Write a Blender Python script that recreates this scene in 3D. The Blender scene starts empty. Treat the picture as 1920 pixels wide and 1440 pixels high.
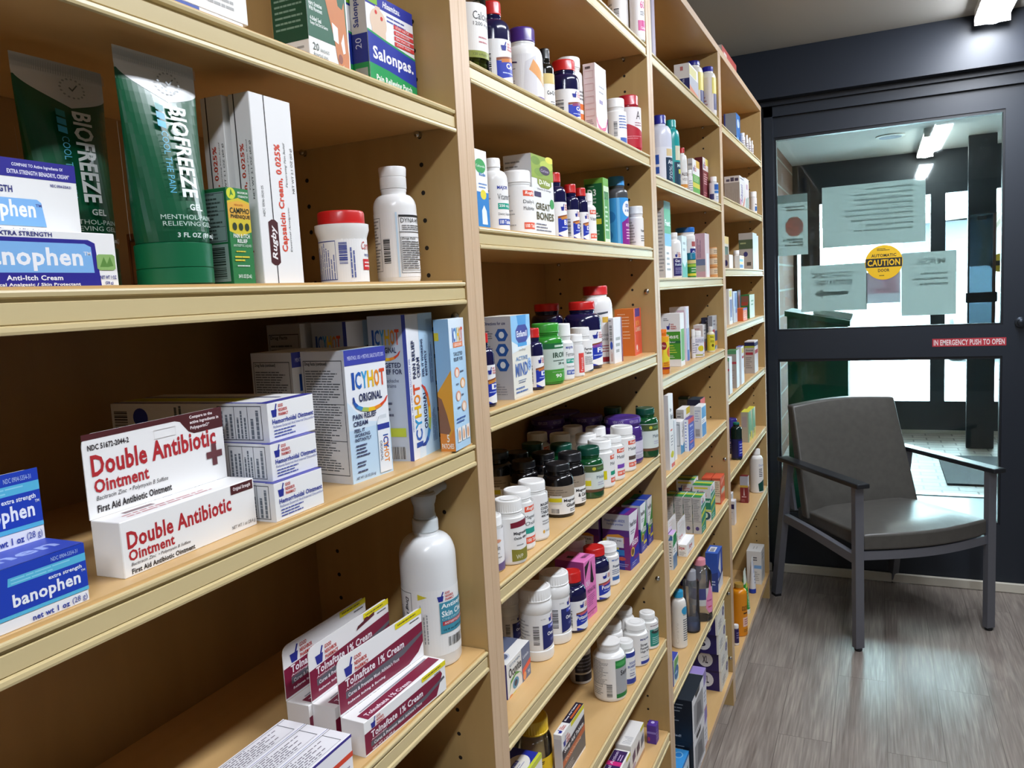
import bpy, bmesh, math, random
from mathutils import Matrix, Vector
random.seed(7)
C = bpy.context.scene.collection
SC = bpy.context.scene
# ------------------------------------------------------------------ camera
cam_d = bpy.data.cameras.new('camera'); cam = bpy.data.objects.new('camera', cam_d); C.objects.link(cam)
cam_d.lens = 27.883; cam_d.sensor_width = 36; cam_d.clip_start = .02; cam_d.clip_end = 200
cam.matrix_world = Matrix(((0.907984, 0.003204, 0.418993, 0.4336), (0.415399, 0.124021, -0.901145, 0.0), (-0.054851, 0.992274, 0.111278, 1.38), (0, 0, 0, 1)))
SC.camera = cam
# ------------------------------------------------------------------ sky and exposure
w = bpy.data.worlds.new('daylight'); SC.world = w; w.use_nodes = True
bg = w.node_tree.nodes['Background']; bg.inputs[0].default_value = (.80, .91, 1.0, 1); bg.inputs[1].default_value = SKY = 28.0
SC.view_settings.view_transform = 'Standard'; SC.view_settings.look = 'None'
SC.view_settings.exposure = 0.5; SC.view_settings.gamma = 1
SC.view_settings.use_curve_mapping = False
SC.cycles.use_denoising = True
SC.cycles.max_bounces = 10; SC.cycles.transparent_max_bounces = 24
LAMP = 51.0          # radiance of the fluorescent diffusers
# ------------------------------------------------------------------ materials
def lin(h):
    h = h.lstrip('#')
    return tuple((c/12.92 if c <= .04045 else ((c+.055)/1.055)**2.4) for c in (int(h[i:i+2], 16)/255 for i in (0, 2, 4)))+(1,)
MATS = {}
def M(h, rough=.5, metal=0, spec=.5, coat=0):
    k = (h, rough, metal, spec, coat)
    if k not in MATS:
        m = bpy.data.materials.new('colour_'+h.strip('#')); m.use_nodes = True
        p = m.node_tree.nodes['Principled BSDF']
        p.inputs['Base Color'].default_value = lin(h); p.inputs['Roughness'].default_value = rough
        p.inputs['Metallic'].default_value = metal; p.inputs['Specular IOR Level'].default_value = spec
        if coat: p.inputs['Coat Weight'].default_value = coat; p.inputs['Coat Roughness'].default_value = .15
        MATS[k] = m
    return MATS[k]
def nodes(name):
    m = bpy.data.materials.new(name); m.use_nodes = True
    nt = m.node_tree; return m, nt, nt.nodes['Principled BSDF']
def wood(name, a, b, scale=(3, 3, .35), rough=.4, amt=1.0):
    m, nt, p = nodes(name)
    tc = nt.nodes.new('ShaderNodeTexCoord'); mp = nt.nodes.new('ShaderNodeMapping'); mp.inputs['Scale'].default_value = scale
    n = nt.nodes.new('ShaderNodeTexNoise'); n.inputs['Scale'].default_value = 14; n.inputs['Detail'].default_value = 6; n.inputs['Distortion'].default_value = .6
    r = nt.nodes.new('ShaderNodeValToRGB'); r.color_ramp.elements[0].color = lin(a); r.color_ramp.elements[1].color = lin(b)
    r.color_ramp.elements[0].position = .5-.25*amt; r.color_ramp.elements[1].position = .5+.25*amt
    L = nt.links.new
    L(tc.outputs['Object'], mp.inputs[0]); L(mp.outputs[0], n.inputs['Vector']); L(n.outputs['Fac'], r.inputs[0]); L(r.outputs[0], p.inputs['Base Color'])
    p.inputs['Roughness'].default_value = rough
    return m
W_SIDE = wood('maple_laminate_panel', 'b0915c', 'bd9e68', (2, 2, .3))
W_EDGE = wood('maple_edge_band', 'c8a785', 'd6b997', (30, 30, .5), .42)
W_SHELF = wood('maple_laminate_shelf', 'cda56c', 'd6b078', (2, .3, 2), .33)
W_LIP = wood('vinyl_lip', 'cdb988', 'd2bf90', (3, .2, 3), .35)
W_BACK = wood('maple_back_panel', '9c7a48', 'a6844f', (2, 2, .3), .5)
def floor_mat():
    m, nt, p = nodes('grey_oak_vinyl_plank'); L = nt.links.new
    tc = nt.nodes.new('ShaderNodeTexCoord')
    mp = nt.nodes.new('ShaderNodeMapping'); mp.inputs['Rotation'].default_value = (0, 0, math.pi/2)
    br = nt.nodes.new('ShaderNodeTexBrick'); br.inputs['Scale'].default_value = 1
    br.inputs['Brick Width'].default_value = 1.2; br.inputs['Row Height'].default_value = .152; br.inputs['Mortar Size'].default_value = .0009
    br.inputs['Color1'].default_value = (.25, .25, .25, 1); br.inputs['Color2'].default_value = (.75, .75, .75, 1); br.inputs['Mortar'].default_value = (0, 0, 0, 1)
    br.offset = .37
    L(tc.outputs['Object'], mp.inputs[0]); L(mp.outputs[0], br.inputs['Vector'])
    add = nt.nodes.new('ShaderNodeVectorMath'); add.operation = 'MULTIPLY_ADD'; add.inputs[1].default_value = (7, 3, 0)
    L(br.outputs['Color'], add.inputs[0]); L(tc.outputs['Object'], add.inputs[2])
    ms = nt.nodes.new('ShaderNodeMapping'); ms.inputs['Scale'].default_value = (7, .55, 1); L(add.outputs[0], ms.inputs[0])
    n1 = nt.nodes.new('ShaderNodeTexNoise'); n1.inputs['Scale'].default_value = 1.6; n1.inputs['Detail'].default_value = 3; n1.inputs['Distortion'].default_value = 1.3
    L(ms.outputs[0], n1.inputs['Vector'])
    sc = nt.nodes.new('ShaderNodeMath'); sc.operation = 'MULTIPLY'; sc.inputs[1].default_value = 13; L(n1.outputs['Fac'], sc.inputs[0])
    fr = nt.nodes.new('ShaderNodeMath'); fr.operation = 'PINGPONG'; fr.inputs[1].default_value = 1; L(sc.outputs[0], fr.inputs[0])
    ms2 = nt.nodes.new('ShaderNodeMapping'); ms2.inputs['Scale'].default_value = (120, 4, 1); L(add.outputs[0], ms2.inputs[0])
    n2 = nt.nodes.new('ShaderNodeTexNoise'); n2.inputs['Scale'].default_value = 1.5; n2.inputs['Detail'].default_value = 4; L(ms2.outputs[0], n2.inputs['Vector'])
    n3 = nt.nodes.new('ShaderNodeTexNoise'); n3.inputs['Scale'].default_value = 2.2; n3.inputs['Detail'].default_value = 2; L(ms.outputs[0], n3.inputs['Vector'])
    a1 = nt.nodes.new('ShaderNodeMath'); a1.operation = 'MULTIPLY_ADD'; a1.inputs[1].default_value = .17; L(fr.outputs[0], a1.inputs[0]); L(n2.outputs['Fac'], a1.inputs[2])
    a2 = nt.nodes.new('ShaderNodeMath'); a2.operation = 'MULTIPLY_ADD'; a2.inputs[1].default_value = .6; L(n3.outputs['Fac'], a2.inputs[0]); L(a1.outputs[0], a2.inputs[2])
    b2 = nt.nodes.new('ShaderNodeMath'); b2.operation = 'MULTIPLY_ADD'; b2.inputs[1].default_value = .16; L(br.outputs['Color'], b2.inputs[0]); L(a2.outputs[0], b2.inputs[2])
    r = nt.nodes.new('ShaderNodeValToRGB'); e = r.color_ramp.elements
    e[0].position = .45; e[0].color = lin('6a6058'); e[1].position = 1.0; e[1].color = lin('a89e93')
    x = r.color_ramp.elements.new(.75); x.color = lin('8a8078')
    e = r.color_ramp.elements; 
    nrm = nt.nodes.new('ShaderNodeMath'); nrm.operation = 'MULTIPLY'; nrm.inputs[1].default_value = .78; L(b2.outputs[0], nrm.inputs[0]); L(nrm.outputs[0], r.inputs[0])
    mx = nt.nodes.new('ShaderNodeMix'); mx.data_type = 'RGBA'; mx.inputs['B'].default_value = lin('5c534c')
    L(br.outputs['Fac'], mx.inputs['Factor']); L(r.outputs[0], mx.inputs['A']); L(mx.outputs['Result'], p.inputs['Base Color'])
    p.inputs['Roughness'].default_value = .30; p.inputs['Specular IOR Level'].default_value = .5
    bp = nt.nodes.new('ShaderNodeBump'); bp.inputs['Strength'].default_value = .12; bp.inputs['Distance'].default_value = .001; L(a1.outputs[0], bp.inputs['Height']); L(bp.outputs[0], p.inputs['Normal'])
    return m
def brick_mat(name, c1, c2, mort, bw, bh, ms=.008, rough=.8, rot=None, off=.5):
    m, nt, p = nodes(name); L = nt.links.new
    tc = nt.nodes.new('ShaderNodeTexCoord'); mp = nt.nodes.new('ShaderNodeMapping')
    if rot: mp.inputs['Rotation'].default_value = rot
    br = nt.nodes.new('ShaderNodeTexBrick'); br.inputs['Scale'].default_value = 1; br.offset = off
    br.inputs['Brick Width'].default_value = bw; br.inputs['Row Height'].default_value = bh; br.inputs['Mortar Size'].default_value = ms
    br.inputs['Color1'].default_value = lin(c1); br.inputs['Color2'].default_value = lin(c2); br.inputs['Mortar'].default_value = lin(mort)
    L(tc.outputs['Object'], mp.inputs[0]); L(mp.outputs[0], br.inputs['Vector']); L(br.outputs['Color'], p.inputs['Base Color'])
    p.inputs['Roughness'].default_value = rough
    return m
def noise_mat(name, a, b, scale=20, rough=.6, detail=3, bump=0):
    m, nt, p = nodes(name); L = nt.links.new
    tc = nt.nodes.new('ShaderNodeTexCoord'); n = nt.nodes.new('ShaderNodeTexNoise'); n.inputs['Scale'].default_value = scale; n.inputs['Detail'].default_value = detail
    r = nt.nodes.new('ShaderNodeValToRGB'); r.color_ramp.elements[0].color = lin(a); r.color_ramp.elements[1].color = lin(b); r.color_ramp.elements[0].position = .35; r.color_ramp.elements[1].position = .65
    L(tc.outputs['Object'], n.inputs['Vector']); L(n.outputs['Fac'], r.inputs[0]); L(r.outputs[0], p.inputs['Base Color']); p.inputs['Roughness'].default_value = rough
    if bump:
        bp = nt.nodes.new('ShaderNodeBump'); bp.inputs['Strength'].default_value = bump; bp.inputs['Distance'].default_value = .001; L(n.outputs['Fac'], bp.inputs['Height']); L(bp.outputs[0], p.inputs['Normal'])
    return m
def emit(name, col, s):
    m = bpy.data.materials.new(name); m.use_nodes = True; nt = m.node_tree; nt.nodes.clear()
    o = nt.nodes.new('ShaderNodeOutputMaterial'); e = nt.nodes.new('ShaderNodeEmission'); e.inputs[0].default_value = lin(col); e.inputs[1].default_value = s
    nt.links.new(e.outputs[0], o.inputs[0]); return m
def clear(name, tint, ior=1.45, rough=.03, refract_fill=0):
    # thin clear sheet: Fresnel mix of a mirror-like coat and plain transmission
    m = bpy.data.materials.new(name); m.use_nodes = True; nt = m.node_tree; nt.nodes.clear(); L = nt.links.new
    o = nt.nodes.new('ShaderNodeOutputMaterial'); t = nt.nodes.new('ShaderNodeBsdfTransparent'); t.inputs[0].default_value = lin(tint)
    g = nt.nodes.new('ShaderNodeBsdfGlossy'); g.inputs['Roughness'].default_value = rough
    f = nt.nodes.new('ShaderNodeFresnel'); f.inputs[0].default_value = ior
    x = nt.nodes.new('ShaderNodeMixShader'); L(f.outputs[0], x.inputs[0]); 
    if refract_fill:      # translucent share brightens clear plastic, standing in for refracted light
        h = nt.nodes.new('ShaderNodeBsdfTranslucent'); h.inputs[0].default_value = lin('e6e8ea'); y = nt.nodes.new('ShaderNodeMixShader'); y.inputs[0].default_value = refract_fill
        L(t.outputs[0], y.inputs[1]); L(h.outputs[0], y.inputs[2]); L(y.outputs[0], x.inputs[1])
    else: L(t.outputs[0], x.inputs[1])
    L(g.outputs[0], x.inputs[2]); L(x.outputs[0], o.inputs[0])
    return m
def paper_mat(name, col, tr=.45):
    m = bpy.data.materials.new(name); m.use_nodes = True; nt = m.node_tree; nt.nodes.clear(); L = nt.links.new
    o = nt.nodes.new('ShaderNodeOutputMaterial'); d = nt.nodes.new('ShaderNodeBsdfDiffuse'); d.inputs[0].default_value = lin(col)
    t = nt.nodes.new('ShaderNodeBsdfTranslucent'); t.inputs[0].default_value = lin(col); x = nt.nodes.new('ShaderNodeMixShader'); x.inputs[0].default_value = tr
    L(d.outputs[0], x.inputs[1]); L(t.outputs[0], x.inputs[2]); L(x.outputs[0], o.inputs[0]); return m
# ------------------------------------------------------------------ mesh helpers
class MB:
    def __init__(s): s.v = []; s.f = []; s.mi = []; s.m = []; s.sm = []
    def mat(s, m):
        if m not in s.m: s.m.append(m)
        return s.m.index(m)
    def poly(s, pts, m, smooth=False):
        b = len(s.v); s.v += [tuple(p) for p in pts]; s.f.append(tuple(range(b, b+len(pts)))); s.mi.append(s.mat(m)); s.sm.append(smooth)
    def box(s, x0, x1, y0, y1, z0, z1, m, X=None):
        P = [(x, y, z) for x in (x0, x1) for y in (y0, y1) for z in (z0, z1)]
        if X: P = [X(p) for p in P]
        b = len(s.v); s.v += P
        for f in ((0, 1, 3, 2), (4, 6, 7, 5), (0, 4, 5, 1), (2, 3, 7, 6), (0, 2, 6, 4), (1, 5, 7, 3)):
            s.f.append(tuple(b+i for i in f)); s.mi.append(s.mat(m)); s.sm.append(False)
    def cbox(s, x0, x1, y0, y1, z0, z1, m, bv=.0008, seg=1, smooth=False, X=None):
        bm = bmesh.new(); bmesh.ops.create_cube(bm, size=1)
        for q in bm.verts: q.co = Vector(((x0+x1)/2+q.co.x*(x1-x0), (y0+y1)/2+q.co.y*(y1-y0), (z0+z1)/2+q.co.z*(z1-z0)))
        bmesh.ops.bevel(bm, geom=list(bm.edges), offset=bv, segments=seg, affect='EDGES', profile=.5)
        s.bm(bm, m, smooth, X)
    def bm(s, bm, m, smooth=False, X=None):
        b = len(s.v); bm.verts.index_update(); k = s.mat(m)
        s.v += [tuple(X(q.co) if X else q.co) for q in bm.verts]
        for f in bm.faces: s.f.append(tuple(b+q.index for q in f.verts)); s.mi.append(k); s.sm.append(smooth)
        bm.free()
    def lathe(s, prof, m, n=36, X=None, rib=None, sx=1., sy=1., cap=True):
        b = len(s.v); k = s.mat(m)
        for j, (r, z) in enumerate(prof):
            for i in range(n):
                a = 2*math.pi*i/n; q = r*(1-(.035 if rib and rib[0] <= j <= rib[1] and i % 2 else 0))
                p = (q*math.cos(a)*sx, q*math.sin(a)*sy, z); s.v.append(tuple(X(p)) if X else p)
        for j in range(len(prof)-1):
            for i in range(n):
                s.f.append((b+j*n+i, b+j*n+(i+1) % n, b+(j+1)*n+(i+1) % n, b+(j+1)*n+i)); s.mi.append(k); s.sm.append(True)
        if cap:
            s.f.append(tuple(b+i for i in range(n))[::-1]); s.mi.append(k); s.sm.append(False)
            s.f.append(tuple(b+(len(prof)-1)*n+i for i in range(n))); s.mi.append(k); s.sm.append(False)
    def tube(s, pts, r, m, n=10):
        # square-section or round bar along a path
        b = len(s.v); k = s.mat(m); P = [Vector(p) for p in pts]
        for j, p in enumerate(P):
            d = (P[min(j+1, len(P)-1)]-P[max(j-1, 0)]).normalized(); u = d.orthogonal().normalized(); v = d.cross(u)
            if j and abs(u.dot(pu)) < 2:
                u = (pu-d*pu.dot(d)).normalized(); v = d.cross(u)
            pu = u
            rr = r[j] if isinstance(r, (list, tuple)) else r
            for i in range(n):
                a = 2*math.pi*i/n; s.v.append(tuple(p+u*math.cos(a)*rr+v*math.sin(a)*rr))
        for j in range(len(P)-1):
            for i in range(n): s.f.append((b+j*n+i, b+j*n+(i+1) % n, b+(j+1)*n+(i+1) % n, b+(j+1)*n+i)); s.mi.append(k); s.sm.append(n > 4)
        s.f.append(tuple(b+i for i in range(n))); s.mi.append(k); s.sm.append(False)
        s.f.append(tuple(b+(len(P)-1)*n+i for i in range(n))); s.mi.append(k); s.sm.append(False)
    def build(s, name, parent=None, loc=(0, 0, 0), rz=0, ang=35):
        me = bpy.data.meshes.new(name); me.from_pydata(s.v, [], s.f)
        for m in s.m: me.materials.append(m)
        me.polygons.foreach_set('material_index', s.mi); me.polygons.foreach_set('use_smooth', s.sm); me.update()
        if any(s.sm): me.set_sharp_from_angle(angle=math.radians(ang))
        o = bpy.data.objects.new(name, me); C.objects.link(o)
        if parent: o.parent = parent
        o.location = loc; o.rotation_euler = (0, 0, rz)
        return o
def tag(o, label=None, cat=None, group=None, kind=None):
    if label: o['label'] = label
    if cat: o['category'] = cat
    if group: o['group'] = group
    if kind: o['kind'] = kind
    return o
def empty(name, loc, rz=0):
    o = bpy.data.objects.new(name, None); o.empty_display_size = .02; C.objects.link(o); o.location = loc; o.rotation_euler = (0, 0, rz); return o
# ------------------------------------------------------------------ printing: decals in face coordinates (0..1, right and up)
GL = {}
def glyphs(t, b, i):
    k = (t, b, i)
    if k not in GL:
        cu = bpy.data.curves.new('t', 'FONT'); cu.body = t; cu.size = 1; cu.resolution_u = 2; cu.fill_mode = 'FRONT'
        cu.offset = .028 if b else 0.0
        if b: cu.space_character = 1.06
        cu.shear = .25 if i else 0
        o = bpy.data.objects.new('t', cu); C.objects.link(o)
        me = o.evaluated_get(bpy.context.evaluated_depsgraph_get()).to_mesh()
        V = [q.co.copy() for q in me.vertices]; P = [list(p.vertices) for p in me.polygons]
        o.to_mesh_clear() if False else None
        bpy.data.objects.remove(o); bpy.data.curves.remove(cu)
        if not V: GL[k] = []
        else:
            x0 = min(q.x for q in V); x1 = max(q.x for q in V); y0 = min(q.y for q in V); y1 = max(q.y for q in V)
            GL[k] = [[((V[j].x-x0)/(x1-x0), (V[j].y-y0)/max(y1-y0, 1e-6)) for j in p] for p in P]
    return GL[k]
def R(x0, y0, x1, y1, c): return [(c, [[(x0, y0), (x1, y0), (x1, y1), (x0, y1)]])]
def PG(p, c): return [(c, [p])]
def E(cx, cy, rx, ry, c, n=20): return [(c, [[(cx+rx*math.cos(2*math.pi*i/n), cy+ry*math.sin(2*math.pi*i/n)) for i in range(n)]])]
def T(t, x0, y0, x1, y1, c, o='b'):
    ps = []
    for p in glyphs(t, 'b' in o, 'i' in o):
        if 'v' in o: ps.append([(x0+(1-g[1])*(x1-x0), y0+g[0]*(y1-y0)) for g in p])
        elif 'V' in o: ps.append([(x0+g[1]*(x1-x0), y1-g[0]*(y1-y0)) for g in p])
        elif 'm' in o: ps.append([(x1-g[0]*(x1-x0), y0+g[1]*(y1-y0)) for g in p])
        else: ps.append([(x0+g[0]*(x1-x0), y0+g[1]*(y1-y0)) for g in p])
    return [(c, ps)]
def LN(n, x0, y0, x1, y1, c, fill=.5, seg=5, vert=False):
    rs = random.Random(int(n*1000+x0*777+y0*333+x1*99)); ps = []
    for i in range(n):
        a = (y1-y0)/n; yb = y0+i*a; x = 0; end = rs.uniform(.55, 1)
        while x < end-.03:
            wd = min(rs.uniform(.5, 1.5)/seg, end-x)
            q = [(x, 0), (x+wd-.018, 0), (x+wd-.018, 1), (x, 1)]
            ps.append([(x0+g[0]*(x1-x0), yb+a*(1-fill)/2+g[1]*a*fill) for g in q]); x += wd
    if vert:
        ps = [[(x0+(g[1]-y0)/(y1-y0)*(x1-x0), y0+(g[0]-x0)/(x1-x0)*(y1-y0)) for g in p] for p in ps]
    return [(c, ps)]
def BC(x0, y0, x1, y1, h=False, c='222222', n=26, ground='f4f4f2'):
    rs = random.Random(int(x0*991+y0*77)); ps = []
    u = 0
    while u < 1:
        wd = rs.choice((.5, 1, 1.5, 2))/n*.62
        if u+wd > 1: break
        ps.append([(u, 0), (u+wd, 0), (u+wd, 1), (u, 1)]); u += wd+rs.choice((.6, 1, 1.4))/n*.62
    if h: ps = [[(x0+g[1]*(x1-x0), y0+g[0]*(y1-y0)) for g in p] for p in ps]
    else: ps = [[(x0+g[0]*(x1-x0), y0+g[1]*(y1-y0)) for g in p] for p in ps]
    return (R(x0-.02*(x1-x0), y0, x1, y1, ground) if ground else [])+[(c, ps)]
def OU(x0, y0, x1, y1, tx, ty, c):
    return R(x0, y0, x1, y0+ty, c)+R(x0, y1-ty, x1, y1, c)+R(x0, y0, x0+tx, y1, c)+R(x1-tx, y0, x1, y1, c)
def GNP(x0, y0, x1, y1, v=''):
    # mortar and pestle with the three words beside it
    w_, h_ = x1-x0, y1-y0; X = lambda a: x0+a*w_; Y = lambda b: y0+b*h_
    if v:      # reads upward
        XX = lambda a, b: (x0+(1-b)*w_, y0+a*h_)
        d = PG([XX(0, .55), XX(.34, .55), XX(.29, 0), XX(.06, 0)], '26308f')+PG([XX(.2, .5), XX(.3, 1), XX(.36, .95), XX(.27, .5)], '26308f')
        for i, t in enumerate(('GOOD', 'NEIGHBOR', 'PHARMACY')):
            a = XX(.42, .92-.33*i); b = XX((.72, .95, 1)[i], .92-.33*i-.25)
            d += T(t, min(a[0], b[0]), a[1], max(a[0], b[0]), b[1], 'c0392f', 'v')
        return d
    d = PG([(X(0), Y(.55)), (X(.06), Y(0)), (X(.29), Y(0)), (X(.34), Y(.55))], '26308f')+PG([(X(.2), Y(.5)), (X(.27), Y(.5)), (X(.36), Y(.95)), (X(.3), Y(1))], '26308f')
    for i, t in enumerate(('GOOD', 'NEIGHBOR', 'PHARMACY')):
        d += T(t, X(.42), Y(.67-.33*i), X((.72, .95, 1)[i]), Y(.92-.33*i), 'c0392f')
    return d
def ICY(x0, y0, x1, y1, o='b'):
    cs = (('I', '2450a8', .0, .08), ('C', '2a62b8', .10, .28), ('Y', '35a0d8', .29, .46), ('H', 'f2c21c', .47, .65), ('O', 'ef8e28', .67, .83), ('T', 'e2502c', .84, 1))
    d = []
    for ch, c, a, b in cs:
        if 'v' in o: d += T(ch, x0, y0+a*(y1-y0), x1, y0+b*(y1-y0), c, 'bv')
        else: d += T(ch, x0+a*(x1-x0), y0, x0+b*(x1-x0), y1, c)
    return d
def SWOOSH(cx, cy, rx, ry, up=False):
    d = []; cols = ['22408f', '2a5cb0', '3f8cc8', 'a8c060', 'f2c21c', 'ef8e28', 'e2502c', 'd83a30']
    n = 8; pts = []
    for i in range(n+1):
        a = math.radians(165+190*i/n); t = math.sin(math.pi*min(1, (i+.6)/(n+.9)))**.7
        pts.append(((cx+rx*math.cos(a), cy+ry*math.sin(a)), (cx+rx*(1-.22*t)*math.cos(a), cy+ry*(1-.30*t)*math.sin(a))))
    for i in range(n):
        q = [pts[i][0], pts[i+1][0], pts[i+1][1], pts[i][1]]
        if up: q = [(cx+(-(g[1]-cy))/ry*rx, cy+(g[0]-cx)/rx*ry) for g in q]
        d += PG(q, cols[i])
    return d
def clip_u(p, a, keep_ge):
    o = []
    for i in range(len(p)):
        c, n = p[i], p[(i+1) % len(p)]
        ci = (c[0] >= a) if keep_ge else (c[0] <= a); ni = (n[0] >= a) if keep_ge else (n[0] <= a)
        if ci: o.append(c)
        if ci != ni:
            t = (a-c[0])/(n[0]-c[0]); o.append((a, c[1]+t*(n[1]-c[1])))
    return o
def clip_v(p, a, keep_ge):
    return [(q[1], q[0]) for q in clip_u([(q[1], q[0]) for q in p], a, keep_ge)]
def paint(mb, decals, fmap, rough=.42, strips=0, base=.00018, step=.00003, lim=(0, 1), spec=.5, vs=0):
    # lays each printed shape on the surface fmap(u, v, off); strips > 0 slices it for a curved surface
    for k, (c, ps) in enumerate(decals):
        m = M(c, rough, 0, spec) if isinstance(c, str) else c; off = base+step*k
        for p in ps:
            p = clip_u(p, lim[0], True) if p else p
            p = clip_u(p, lim[1], False) if p else p
            if len(p) < 3: continue
            if not strips: mb.poly([fmap(u, v, off) for u, v in p], m); continue
            a = min(q[0] for q in p); b = max(q[0] for q in p)
            for i in range(int(a*strips), int(b*strips)+1):
                q = clip_u(p, i/strips, True); q = clip_u(q, (i+1)/strips, False) if len(q) > 2 else q
                if len(q) > 2:
                    if vs:
                        va = min(g[1] for g in q); vb = max(g[1] for g in q)
                        for j in range(int(va*vs), int(vb*vs)+1):
                            z = clip_v(q, j/vs, True); z = clip_v(z, (j+1)/vs, False) if len(z) > 2 else z
                            if len(z) > 2: mb.poly([fmap(u, v, off) for u, v in z], m)
                    else: mb.poly([fmap(u, v, off) for u, v in q], m)
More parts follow.
